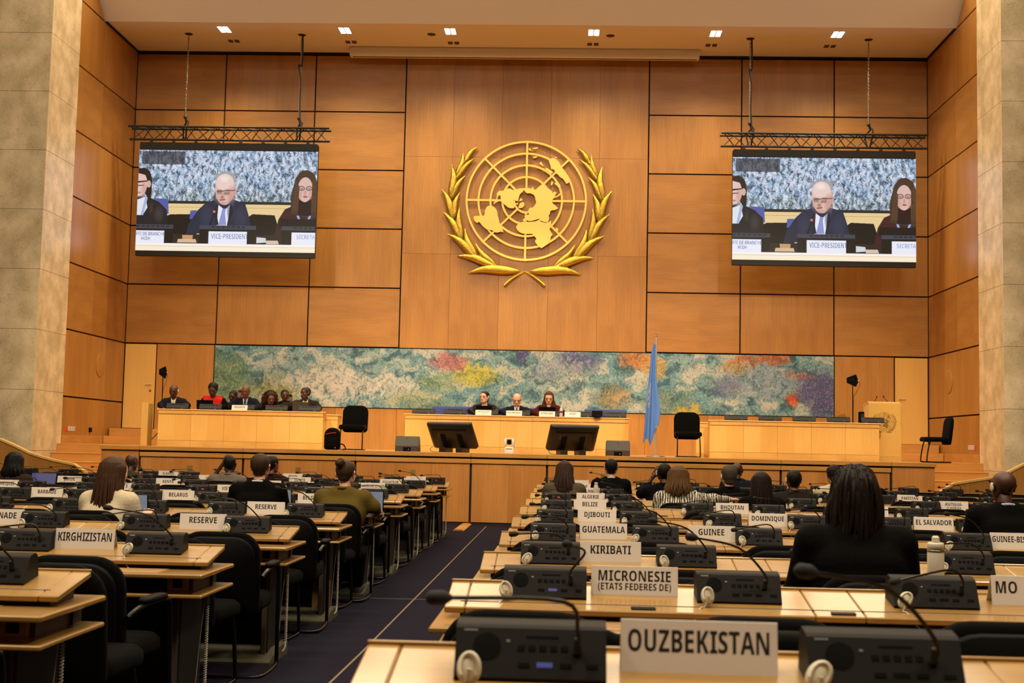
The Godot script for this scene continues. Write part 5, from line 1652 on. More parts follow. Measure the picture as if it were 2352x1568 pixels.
func delegate_rows() -> void:
	for v in 6:
		consoles.append(make_console(v))
	for v in 3:
		earpieces.append(make_earpiece(v))
	var cord := coil_mesh()
	for side in [1, -1]:
		for k in 10:
			if side < 0 and k == 0:
				continue
			var row: String = (ROW_NAMES_R if side > 0 else ROW_NAMES_L)[k]
			var n := seats_in(side, k)
			desk_row(side, k, n, row)
			var tall := k >= 6
			for i in n:
				var x := seat_x(side, i, k) + (0.1 if side < 0 and k == 9 else 0.0)
				var where: String = "%s from the aisle in the %s" % [ORD[i], row]
				var v: int = (i * 5 + k * 3 + (2 if side < 0 else 0)) % 3
				if k >= 6 and (i + k) % 3 == 0:
					v = 3
				if side > 0 and k == 2 and i == 0:
					v = 0
				if side > 0 and k == 1 and i == 0:
					v = 5
				if (side > 0 and k == 0 and i == 0) or (side > 0 and i >= 3 and k >= 2 and (i + k) % 2 == 0):
					v = 4
				place_on_tier(consoles[v], "microphone_console", "black microphone console, " + where, "microphone", "microphone consoles on the desks", k, x, 0.135)
				place_on_tier(earpieces[(i + k * 2) % 3], "earpiece", "ivory listening earpiece, " + where, "earpiece", "listening earpieces on the desks", k, x - 0.112 - (0.02 if (i + k) % 3 == 1 else 0.0), 0.225 - 0.01 * ((i + k) % 2))
				if k > 0:
					x = seat_x(side, i, k)
					var jig := rnd.randf_range(-0.05, 0.05)
					var turn := rnd.randf_range(-0.16, 0.16)
					var dz := 0.80 + rnd.randf_range(-0.03, 0.04)
					for q in SEATED:
						if q[0] == k and absf(q[1] - x) < 0.34:
							jig = q[1] - x
							turn = 0.0
							dz = 0.82
					armchair("black armchair, " + where, Vector3(x + jig, ROW_Y[k], -ROW_Z[k] + dz), turn)
					side_chair("black armless chair, " + where, Vector3(x + rnd.randf_range(-0.06, 0.06), (ROW_Y[k] + ROW_Y[k - 1]) / 2, -ROW_Z[k] + 1.34 + rnd.randf_range(-0.02, 0.03)), rnd.randf_range(-0.14, 0.14))
			if side < 0:
				var c := thing("coiled_cord", "beige coiled cord hanging under the aisle end of the %s" % row, "cord", Vector3(-1.735, ROW_Y[k], -ROW_Z[k] + 0.16), 0.0, "coiled cords at the aisle")
				part(c, "coil", cord, M["ivory"])
				part(c, "end_hook", tube(curve_points([Vector3(0, 0.10, 0), Vector3(-0.004, 0.05, 0.01), Vector3(-0.03, 0.03, 0.02), Vector3(-0.045, 0.075, 0.02)], 4), 0.007, 6), M["ivory"])
				part(c, "straight_lead", tube(curve_points([Vector3(-0.012, 0.59, 0), Vector3(-0.03, 0.35, 0.005), Vector3(-0.045, 0.06, 0.02)], 5), 0.0018, 4), M["ivory"])
	for q in consoles + earpieces:
		q.free()

func coil_mesh() -> ArrayMesh:
	var pts := []
	var turns := 44
	for i in turns * 8 + 1:
		var a := TAU * i / 8.0
		pts.append(Vector3(cos(a) * 0.0075, lerpf(0.6, 0.10, float(i) / (turns * 8)), sin(a) * 0.0075))
	return tube(pts, 0.0024, 4)

func desk_row(side: int, k: int, n: int, row: String) -> void:
	var e := -0.39 if side > 0 else -1.70 # aisle end
	var far := e + side * (0.31 * 2 + pitch(side, k) * (n - 1))
	var lab := "wooden two-tier delegates' desk, the %s" % row
	var o := thing("delegate_desk", lab, "desk", Vector3(e, ROW_Y[k], -ROW_Z[k]), 0.0, "rows of delegates' desks")
	var w := absf(far - e)
	var rot := Vector3(TILT, 0, 0)
	# local x runs from the aisle end (0) away from the aisle (side * w)
	var seg := func(a: float, b: float) -> float:
		return side * (a + b) / 2
	# upper tier: end strip, boards and filler strips
	var cuts := [0.0, 0.07]
	var c := 0.07
	while c < w - 0.02:
		cuts.append(minf(c + 1.165, w))
		if c + 1.165 < w - 0.02:
			cuts.append(minf(c + 1.165 + 0.165, w))
		c += 1.33
	for i in cuts.size() - 1:
		var a: float = cuts[i]
		var b: float = cuts[i + 1]
		part(o, "upper_board" if b - a > 0.2 else "filler_strip", box(Vector3(b - a - 0.002, 0.022, 0.315), 0.004), M["desk_%d" % ((i + k) % 3)], Vector3(seg.call(a, b), 0.777 - 0.011, 0.155), rot)
	part(o, "back_lip", box(Vector3(w, 0.010, 0.008), 0.002), M["desk_2"], Vector3(side * w / 2, 0.806, 0.003), rot)
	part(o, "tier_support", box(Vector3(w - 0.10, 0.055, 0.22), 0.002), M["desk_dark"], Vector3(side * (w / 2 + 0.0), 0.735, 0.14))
	# slots in the upper tier between the seats
	for i in n - 1:
		var x := absf(seat_x(side, i, k) + side * pitch(side, k) / 2 - e)
		part(o, "slot_cover", box(Vector3(0.082, 0.003, 0.026), 0.001), M["console"], Vector3(side * x, 0.7535 + 0.0045, 0.285), rot)
	# writing tier with inset pads
	part(o, "writing_board", box(Vector3(w + 0.03, 0.022, 0.605), 0.006), M["desk_1"], Vector3(side * (w / 2 - 0.015), 0.700, 0.2225))
	var m := int(ceil(w / 1.33))
	for i in m:
		var a := 0.19 + i * 1.33
		var b := minf(a + 1.05, w)
		if b - a > 0.2:
			part(o, "writing_pad", box(Vector3(b - a, 0.003, 0.20), 0.001), M["writing_pad"], Vector3(seg.call(a, b), 0.7115, 0.405))
	# storage shelf below
	part(o, "lower_board", box(Vector3(w + 0.03, 0.018, 0.595), 0.005), M["desk_1"], Vector3(side * (w / 2 - 0.015), 0.606, 0.2225))
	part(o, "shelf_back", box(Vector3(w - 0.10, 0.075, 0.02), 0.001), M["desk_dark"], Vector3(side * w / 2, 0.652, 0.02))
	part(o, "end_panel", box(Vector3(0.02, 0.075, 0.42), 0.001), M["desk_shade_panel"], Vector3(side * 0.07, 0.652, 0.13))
	for i in m + 1:
		var x := minf(0.13 + i * 1.33, w - 0.1)
		var blk := part(o, "shelf_block", box(Vector3(0.10, 0.074, 0.12), 0.002), M["desk_0"], Vector3(side * x, 0.652, 0.30))
		part(blk, "power_socket", box(Vector3(0.045, 0.045, 0.008), 0.002), M["console_dark"], Vector3(0, 0, 0.06))
	# modesty panel, pedestals and sloping footrest
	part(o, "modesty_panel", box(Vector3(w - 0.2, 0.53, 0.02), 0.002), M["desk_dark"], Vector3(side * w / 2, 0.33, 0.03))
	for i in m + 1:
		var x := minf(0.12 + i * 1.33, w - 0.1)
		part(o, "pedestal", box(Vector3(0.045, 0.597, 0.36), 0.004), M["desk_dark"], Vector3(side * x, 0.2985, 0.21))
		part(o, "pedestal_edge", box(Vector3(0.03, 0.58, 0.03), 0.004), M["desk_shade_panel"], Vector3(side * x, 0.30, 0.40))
	var st := new_st()
	var pl := PackedVector2Array([Vector2(0.02, 0.0), Vector2(0.54, 0.0), Vector2(0.54, 0.02), Vector2(0.52, 0.03), Vector2(0.30, 0.075), Vector2(0.02, 0.075)])
	add_prism(st, Transform3D(Basis(Vector3(0, 0, 1), Vector3(0, 1, 0), Vector3(-1, 0, 0)), Vector3.ZERO), pl, 0.05 if side < 0 else -w, w if side < 0 else -0.05)
	part(o, "footrest", done(st), M["footrest"])

# ================================================================ nameplates on the desks
func nameplates() -> void:
	# [side, row, x, text, second line, capital height, horizontal offset of the text]
	var list := [
		[1, 0, 0.267, "OUZBEKISTAN", "", 0.041, 0.0], [1, 1, 0.255, "MICRONESIE", "(ETATS FEDERES DE)", 0.037, 0.0], [1, 1, 1.627, "MO", "", 0.04, -0.33],
		[1, 2, 0.240, "KIRIBATI", "", 0.04, 0.0], [1, 2, 1.581, "", "", 0.04, 0.0],
		[1, 3, 0.263, "GUATEMALA", "", 0.04, 0.0], [1, 3, 0.975, "GUINEE", "", 0.038, 0.0], [1, 3, 2.831, "GUINEE-BISSAU", "", 0.036, 0.0],
		[1, 4, 0.270, "DJIBOUTI", "", 0.038, 0.0], [1, 4, 1.603, "DOMINIQUE", "", 0.036, 0.0], [1, 4, 2.856, "EL SALVADOR", "", 0.038, 0.0],
		[1, 5, 0.254, "BELIZE", "", 0.038, 0.0], [1, 5, 1.556, "BHOUTAN", "", 0.038, 0.0], [1, 5, 2.800, "NE", "", 0.034, 0.30],
		[1, 6, 0.301, "ALGERIE", "", 0.038, 0.0], [1, 6, 1.615, "ALLEMAGNE", "", 0.034, 0.0], [1, 6, 4.115, "ANTIGUA-", "ET-BARBUDA", 0.034, 0.0],
		[1, 7, 0.314, "MALAWI", "", 0.038, 0.0], [1, 7, 4.149, "PAKISTAN", "", 0.036, 0.0],
		[1, 8, 0.210, "GNE", "", 0.036, 0.18], [1, 8, 0.643, "VICE-PRESIDENT", "", 0.034, 0.0], [1, 8, 1.262, "VICE-PRESIDENT", "", 0.034, 0.0], [1, 9, 0.227, "", "", 0.036, 0.0],
		[-1, 2, -2.390, "KIRGHIZISTAN", "", 0.042, 0.0], [-1, 3, -3.607, "GRENADE", "", 0.038, 0.0], [-1, 3, -2.295, "RESERVE", "", 0.038, 0.0], [-1, 4, -2.327, "RESERVE", "", 0.036, 0.0],
		[-1, 5, -4.858, "BARBADE", "", 0.034, 0.0], [-1, 5, -3.638, "BELARUS", "", 0.036, 0.0], [-1, 5, -2.311, "BELGIQUE", "", 0.036, 0.0],
		[-1, 6, -6.041, "TCHEQUIE", "", 0.036, 0.0], [-1, 6, -4.793, "E", "", 0.036, 0.30], [-1, 6, -3.566, "VIET NAM", "", 0.036, 0.0],
		[-1, 7, -6.051, "JAPON", "", 0.036, 0.0], [-1, 7, -4.850, "KENYA", "", 0.036, 0.0], [-1, 7, -3.584, "KOWEIT", "", 0.036, 0.0], [-1, 7, -2.298, "MACEDOINE DU NORD", "", 0.032, 0.0],
		[-1, 8, -4.874, "CUBA", "", 0.036, 0.0], [-1, 8, -3.583, "EGYPTE", "", 0.036, 0.0], [-1, 8, -2.507, "EQUATEUR", "", 0.036, 0.0], [-1, 8, -2.020, "VICE-PRESIDENT", "", 0.032, 0.0],
		[-1, 9, -5.978, "ALBANIE", "", 0.036, 0.0], [-1, 9, -3.809, "BENIN", "", 0.036, 0.0], [-1, 9, -2.187, "BOLIVIE", "", 0.036, 0.0]]
	for q in list:
		var word: String = q[3]
		var row: String = (ROW_NAMES_R if q[0] > 0 else ROW_NAMES_L)[q[1]]
		var lab := "white tent nameplate reading %s" % word
		if word == "":
			lab = "plain white nameplate half hidden in the %s" % row
		elif word == "RESERVE":
			lab = "white tent nameplate reading RESERVE in the %s" % row
		elif word == "VICE-PRESIDENT":
			lab = "white nameplate reading VICE-PRESIDENT in the %s" % ("CUBA row" if q[0] < 0 else ("front right block behind the dark-haired man" if q[2] < 1.0 else "front right block, the right one of two"))
		elif q[4] != "":
			lab = "white tent nameplate reading %s %s" % [word, q[4]]
		elif word.length() < 4:
			lab = "white tent nameplate showing the letters %s in the %s" % [word, row]
		# the card stands in the gap between two consoles; the presidents' cards stand behind the consoles
		var x: float = q[2]
		var dz := 0.125
		if word == "VICE-PRESIDENT":
			dz = 0.035
		else:
			var first := seat_x(q[0], 0, q[1]) + (0.1 if q[0] < 0 and q[1] == 9 else 0.0)
			var w := pitch(q[0], q[1])
			var gap: float = round((x - first) / w - 0.5) + 0.5
			var slack := (w - 0.286 - 0.30) / 2
			x = clampf(x, first + gap * w - slack, first + gap * w + slack)
		var p := tier_point(q[1], x, dz)
		tent_card("nameplate", lab, word, p, rnd.randf_range(-0.04, 0.04), TILT, M["ink"], q[5], q[4], q[6])

# ================================================================ smooth body meshes: tapered bones joined by a smooth minimum, meshed as surface nets
# bone: [a, b, ra, rb]; cut: Plane-like [normal, offset] keeps dot(n, p) < offset
func bone_distance(p: Vector3, b: Array) -> float:
	var a: Vector3 = b[0]
	var ab: Vector3 = b[4]
	var t := clampf((p - a).dot(ab) * b[5], 0.0, 1.0)
	return (p - a - ab * t).length() - (b[2] + (b[3] - b[2]) * t)

func field(p: Vector3, bones: Array, k: float) -> float:
	var d := 1e9
	for b in bones:
		var e := bone_distance(p, b)
		var h := k - absf(d - e)
		if h > 0.0:
			d = minf(d, e) - h * h * 0.25 / k
		elif e < d:
			d = e
	return d

func prepare(bones: Array) -> Array:
	var out := []
	for b in bones:
		var ab: Vector3 = b[1] - b[0]
		out.append([b[0], b[1], b[2], b[3], ab, 1.0 / maxf(ab.length_squared(), 1e-9)])
	return out

func add_nets(st: SurfaceTool, raw: Array, k: float, cell: float, t := Transform3D.IDENTITY, cuts := [], paint := 0) -> void:
	var bones := prepare(raw)
	var lo := Vector3(1e9, 1e9, 1e9)
	var hi := -lo
	for b in bones:
		var r := Vector3.ONE * (maxf(b[2], b[3]) + k * 0.3 + cell * 2)
		lo = lo.min(b[0] - r).min(b[1] - r)
		hi = hi.max(b[0] + r).max(b[1] + r)
	var bs := 4
	var nb := Vector3i(((hi - lo) / (cell * bs)).ceil())
	var nx := nb.x * bs + 1
	var ny := nb.y * bs + 1
	var nz := nb.z * bs + 1
	var sx := 1
	var sy := nx
	var sz := nx * ny
	var val := PackedFloat32Array()
	val.resize(nx * ny * nz)
	val.fill(1e6)
	var cells := PackedInt32Array()
	var half := cell * bs * 0.5
	var reach := half * 1.7321
	for bz in nb.z:
		for by in nb.y:
			for bx in nb.x:
				var c := lo + Vector3(bx * bs, by * bs, bz * bs) * cell + Vector3(half, half, half)
				var dmin := 1e9
				var ds := []
				for b in bones:
					var e := bone_distance(c, b)
					ds.append(e)
					dmin = minf(dmin, e)
				if dmin > reach + k * 0.5 or dmin < -reach - k:
					continue
				var near := []
				for i in bones.size():
					if ds[i] < dmin + 2.0 * reach + k:
						near.append(bones[i])
				for z in range(bz * bs, bz * bs + bs + 1):
					for y in range(by * bs, by * bs + bs + 1):
						var at := z * sz + y * sy + bx * bs
						for x in bs + 1:
							if val[at + x] > 9e5:
								var p := lo + Vector3(bx * bs + x, y, z) * cell
								var d := field(p, near, k)
								for q in cuts:
									d = maxf(d, p.dot(q[0]) - q[1])
								val[at + x] = d
				cells.append(bx + nb.x * (by + nb.y * bz))
	var vid := PackedInt32Array()
	vid.resize(val.size())
	vid.fill(-1)
	var verts := PackedVector3Array()
	var offs := [0, sx, sy, sx + sy, sz, sz + sx, sz + sy, sz + sx + sy]
	var cor := [Vector3(0, 0, 0), Vector3(1, 0, 0), Vector3(0, 1, 0), Vector3(1, 1, 0), Vector3(0, 0, 1), Vector3(1, 0, 1), Vector3(0, 1, 1), Vector3(1, 1, 1)]
	var edges := [[0, 1], [2, 3], [4, 5], [6, 7], [0, 2], [1, 3], [4, 6], [5, 7], [0, 4], [1, 5], [2, 6], [3, 7]]
	for cb in cells:
		var bx := cb % nb.x
		var by := (cb / nb.x) % nb.y
		var bz := cb / (nb.x * nb.y)
		for z in range(bz * bs, bz * bs + bs):
			for y in range(by * bs, by * bs + bs):
				for x in range(bx * bs, bx * bs + bs):
					var at := z * sz + y * sy + x
					var inside := 0
					for i in 8:
						if val[at + offs[i]] < 0.0:
							inside += 1
					if inside == 0 or inside == 8:
						continue
					var sum := Vector3.ZERO
					var count := 0
					for e in edges:
						var va := val[at + offs[e[0]]]
						var vb := val[at + offs[e[1]]]
						if (va < 0.0) != (vb < 0.0):
							sum += cor[e[0]].lerp(cor[e[1]], va / (va - vb))
							count += 1
					vid[at] = verts.size()
					verts.append(lo + (Vector3(x, y, z) + sum / count) * cell)
	st.set_smooth_group(1)
	var axes := [[sx, sy, sz], [sy, sz, sx], [sz, sx, sy]]
	for cb in cells:
		var bx := cb % nb.x
		var by := (cb / nb.x) % nb.y
		var bz := cb / (nb.x * nb.y)
		for z in range(bz * bs, bz * bs + bs):
			for y in range(by * bs, by * bs + bs):
				for x in range(bx * bs, bx * bs + bs):
					if x == 0 or y == 0 or z == 0:
						continue
					var at := z * sz + y * sy + x
					var v0 := val[at]
					for ax in axes:
						var v1: float = val[at + ax[0]]
						if v1 > 9e5 or (v0 < 0.0) == (v1 < 0.0):
							continue
						var i0 := vid[at]
						var i1: int = vid[at - ax[1]]
						var i2: int = vid[at - ax[1] - ax[2]]
						var i3: int = vid[at - ax[2]]
						if i0 < 0 or i1 < 0 or i2 < 0 or i3 < 0:
							continue
						var q := [i0, i1, i2, i3]
						if v0 >= 0.0:
							q = [i0, i3, i2, i1]
						for j in [0, 2, 1, 0, 3, 2]:
							var p: Vector3 = verts[q[j]]
							if paint > 0:
								st.set_color(paint_face(p) if paint == 1 else Color(1, 1, 1))
							st.add_vertex(t * p)

func nets(raw: Array, k: float, cell: float, cuts := []) -> ArrayMesh:
	var st := new_st()
	add_nets(st, raw, k, cell, Transform3D.IDENTITY, cuts)
	return done(st)

# ---------------------------------------------------------------- head and hands, made once
var head_mesh: ArrayMesh
var hand_meshes := {}
var hair_cache := {}

func paint_face(p: Vector3) -> Color:
	var ex := absf(p.x) - 0.031
	if ex * ex / 0.00018 + (p.y - 0.004) * (p.y - 0.004) / 0.00004 < 1.0 and p.z < -0.06:
		return Color(0.12, 0.10, 0.09)
	if absf(p.x) < 0.05 and absf(p.x) > 0.012 and absf(p.y - 0.024 + absf(p.x) * 0.06) < 0.005 and p.z < -0.06:
		return Color(0.35, 0.28, 0.24)
	if absf(p.x) < 0.024 and absf(p.y + 0.056) < 0.0075 and p.z < -0.07:
		return Color(0.80, 0.50, 0.46)
	return Color(1, 1, 1)

func make_head() -> void:
	var b := [
		[Vector3(0, 0.034, 0.032), Vector3(0, 0.036, -0.018), 0.076, 0.073],
		[Vector3(0, -0.035, -0.03), Vector3(0, 0.0, 0.015), 0.054, 0.066],
		[Vector3(-0.022, -0.078, -0.058), Vector3(0.022, -0.078, -0.058), 0.030, 0.030],
		[Vector3(-0.036, -0.022, -0.045), Vector3(-0.04, -0.05, -0.02), 0.037, 0.034],
		[Vector3(0.036, -0.022, -0.045), Vector3(0.04, -0.05, -0.02), 0.037, 0.034],
		[Vector3(-0.034, 0.024, -0.074), Vector3(0.034, 0.024, -0.074), 0.017, 0.017],
		[Vector3(0, 0.008, -0.086), Vector3(0, -0.026, -0.103), 0.010, 0.0135],
		[Vector3(-0.012, -0.030, -0.092), Vector3(0.012, -0.030, -0.092), 0.009, 0.009],
		[Vector3(-0.016, -0.056, -0.083), Vector3(0.016, -0.056, -0.083), 0.010, 0.010],
		[Vector3(-0.031, 0.004, -0.074), Vector3(-0.029, 0.004, -0.074), 0.0125, 0.0125],
		[Vector3(0.031, 0.004, -0.074), Vector3(0.029, 0.004, -0.074), 0.0125, 0.0125]]
	var st := new_st()
	add_nets(st, b, 0.022, 0.0055, Transform3D.IDENTITY, [], 1)
	for s in [-1.0, 1.0]:
		add_nets(st, [[Vector3(0.078 * s, 0.018, 0.012), Vector3(0.076 * s, -0.03, 0.002), 0.013, 0.010], [Vector3(0.074 * s, 0.0, 0.0), Vector3(0.085 * s, 0.008, 0.018), 0.009, 0.009]], 0.01, 0.006, Transform3D.IDENTITY, [], 1)
	head_mesh = done(st)

# right hand reaching along -z from the wrist at the origin, palm down; curl bends the fingers
func make_hand(s: float, curl: float) -> ArrayMesh:
	var key := "%.0f %.1f" % [s, curl]
	if not hand_meshes.has(key):
		var b := [
			[Vector3(0, 0, 0.02), Vector3(0, 0, -0.01), 0.026, 0.024],
			[Vector3(-0.022 * s, 0, -0.02), Vector3(-0.030 * s, 0, -0.085), 0.015, 0.012],
			[Vector3(0.0, 0, -0.015), Vector3(0.0, 0.002, -0.090), 0.016, 0.013],
			[Vector3(0.020 * s, 0, -0.02), Vector3(0.026 * s, 0, -0.083), 0.015, 0.011]]
		var tips := [[-0.031, 0.072, 0.0088], [-0.010, 0.080, 0.0092], [0.011, 0.074, 0.0088], [0.030, 0.058, 0.0078]]
		for f in tips:
			var x: float = f[0] * s
			var p := Vector3(x, 0, -0.086)
			var a := 0.15 + curl * 0.4
			for j in 3:
				var len: float = f[1] * [0.46, 0.31, 0.23][j]
				var q := p + Vector3(x * 0.10, -sin(a), -cos(a)) * len
				b.append([p, q, f[2], f[2] * 0.92])
				p = q
				a += curl * 0.75
		b.append([Vector3(-0.02 * s, -0.004, -0.015), Vector3(-0.048 * s, -0.012, -0.048), 0.015, 0.011])
		b.append([Vector3(-0.048 * s, -0.012, -0.048), Vector3(-0.052 * s + 0.012 * s * curl, -0.018, -0.082), 0.0105, 0.009])
		var st := new_st()
		add_nets(st, b, 0.010, 0.0055, Transform3D.IDENTITY, [], 2)
		hand_meshes[key] = done(st)
	return hand_meshes[key]

func hair_mesh(kind: String) -> ArrayMesh:
	if hair_cache.has(kind):
		return hair_cache[kind]
	var face_cut := [Vector3(0, -0.50, -0.866).normalized(), 0.022]
	var b := [[Vector3(0, 0.036, 0.030), Vector3(0, 0.040, -0.016), 0.085, 0.081]]
	var cuts := [face_cut]
	var k := 0.03
	var cell := 0.009
	var st := new_st()
	match kind:
		"short":
			b.append([Vector3(0, -0.01, 0.045), Vector3(0, -0.05, 0.04), 0.062, 0.052])
			cuts.append([Vector3(0, -1, 0.0), 0.075])
		"thick":
			b = [[Vector3(0, 0.048, 0.032), Vector3(0, 0.052, -0.014), 0.094, 0.086], [Vector3(0, -0.01, 0.045), Vector3(0, -0.05, 0.045), 0.072, 0.06]]
			cuts.append([Vector3(0, -1, 0.0), 0.085])
		"cropped":
			b = [[Vector3(0, 0.036, 0.031), Vector3(0, 0.037, -0.018), 0.080, 0.076], [Vector3(0, -0.01, 0.04), Vector3(0, -0.04, 0.035), 0.058, 0.05]]
			cuts.append([Vector3(0, -1, 0.0), 0.06])
		"fringe_grey":
			b = [[Vector3(0, 0.02, 0.035), Vector3(0, 0.01, 0.01), 0.083, 0.084], [Vector3(0, -0.02, 0.045), Vector3(0, -0.05, 0.04), 0.06, 0.05]]
			cuts = [[Vector3(0, 0.6, -0.8).normalized(), 0.012]]
			cuts.append([Vector3(0, -1, 0.0), 0.07])
		"long", "longer", "bob":
			var drop: float = {"long": 0.27, "longer": 0.36, "bob": 0.14}[kind]
			b.append([Vector3(0, 0.0, 0.05), Vector3(0, -drop, 0.085), 0.072, 0.055])
			for s in [-1, 1]:
				b.append([Vector3(0.05 * s, 0.02, 0.03), Vector3(0.075 * s, -drop * 0.95, 0.075), 0.052, 0.042])
				b.append([Vector3(0.066 * s, 0.03, -0.005), Vector3(0.088 * s, -drop * 0.8, 0.02), 0.03, 0.028])
			cuts = [[Vector3(0, -0.16, -0.987), 0.032]]
		"long_front":
			b.append([Vector3(0, 0.0, 0.05), Vector3(0, -0.22, 0.085), 0.072, 0.05])
			for s in [-1, 1]:
				b.append([Vector3(0.064 * s, 0.03, -0.01), Vector3(0.088 * s, -0.14, -0.02), 0.03, 0.03])
				b.append([Vector3(0.088 * s, -0.14, -0.02), Vector3(0.085 * s, -0.27, -0.07), 0.032, 0.034])
			cuts = []
			# open the face
			b[0] = [Vector3(0, 0.044, 0.036), Vector3(0, 0.056, -0.008), 0.083, 0.072]
		"bun":
			b.append([Vector3(0, -0.01, 0.045), Vector3(0, -0.04, 0.045), 0.062, 0.05])
			b.append([Vector3(-0.02, 0.075, 0.135), Vector3(-0.01, 0.09, 0.125), 0.036, 0.034])
			cuts.append([Vector3(0, -1, 0.0), 0.07])
		"low_bun":
			b.append([Vector3(0, -0.01, 0.045), Vector3(0, -0.04, 0.045), 0.062, 0.05])
			b.append([Vector3(0.0, -0.045, 0.105), Vector3(0, -0.04, 0.095), 0.03, 0.03])
			cuts.append([Vector3(0, -1, 0.0), 0.085])
		"pulled":
			b = [[Vector3(0, 0.036, 0.031), Vector3(0, 0.038, -0.018), 0.080, 0.077], [Vector3(0, -0.01, 0.045), Vector3(0, -0.05, 0.05), 0.058, 0.045], [Vector3(0, -0.03, 0.09), Vector3(0.02, -0.13, 0.10), 0.026, 0.016]]
		"round":
			b = [[Vector3(0, 0.055, 0.035), Vector3(0, 0.058, 0.0), 0.094, 0.088], [Vector3(0, 0.0, 0.055), Vector3(0, -0.02, 0.05), 0.07, 0.06]]
		"afro":
			b = [[Vector3(0, 0.03, 0.06), Vector3(0, 0.05, 0.02), 0.12, 0.105]]
			for s in [-1, 1]:
				b.append([Vector3(0.075 * s, 0.0, 0.03), Vector3(0.11 * s, -0.13, 0.03), 0.07, 0.075])
			b.append([Vector3(0, -0.03, 0.09), Vector3(0, -0.16, 0.09), 0.09, 0.08])
			cuts = [[Vector3(0, -0.2, -0.98), 0.05]]
	add_nets(st, b, k, cell, Transform3D.IDENTITY, cuts)
	# wavy surface: strands laid over long hair
	if kind in ["long", "longer", "bob", "long_front"]:
		var drop: float = {"long": 0.30, "longer": 0.40, "bob": 0.17, "long_front": 0.26}[kind]
		var r := RandomNumberGenerator.new()
		r.seed = 77
		for i in 46:
			var a := lerpf(-0.5, PI + 0.5, i / 45.0)
			var q0 := Vector3(cos(a) * 0.082, 0.07, 0.03 + sin(a) * 0.084)
			var q1 := Vector3(cos(a) * 0.094, -0.03, 0.036 + sin(a) * 0.092)
			var q2 := Vector3(cos(a) * 0.118 + r.randf_range(-0.012, 0.012), -drop * r.randf_range(0.55, 0.7), 0.045 + sin(a) * 0.10 + r.randf_range(-0.01, 0.01))
			var q3 := Vector3(cos(a) * 0.112 + r.randf_range(-0.02, 0.02), -drop * r.randf_range(0.9, 1.08), 0.055 + sin(a) * 0.088)
			add_tube(st, curve_points([q0, q1, q2, q3], 3), [0.006, 0.009, 0.010, 0.011, 0.011, 0.010, 0.010, 0.008, 0.006, 0.002], 5)
	if kind == "afro" or kind == "round":
		var r := RandomNumberGenerator.new()
		r.seed = 5
		for i in 220:
			var v := Vector3(r.randfn(), r.randfn(), r.randfn()).normalized()
			if v.z < -0.35:
				continue
			var c := Vector3(0, 0.045, 0.03) + v * Vector3(0.09, 0.088, 0.092)
			if kind == "afro":
				c = Vector3(0, -0.03, 0.05) + v * Vector3(0.165, 0.19, 0.12)
				if v.z < 0.0 and absf(c.x) < 0.085 and c.y < 0.09:
					continue
			add_ball(st, c, Vector3.ONE * r.randf_range(0.009, 0.017), 5, 4)
	var m := done(st)
	hair_cache[kind] = m
	return m

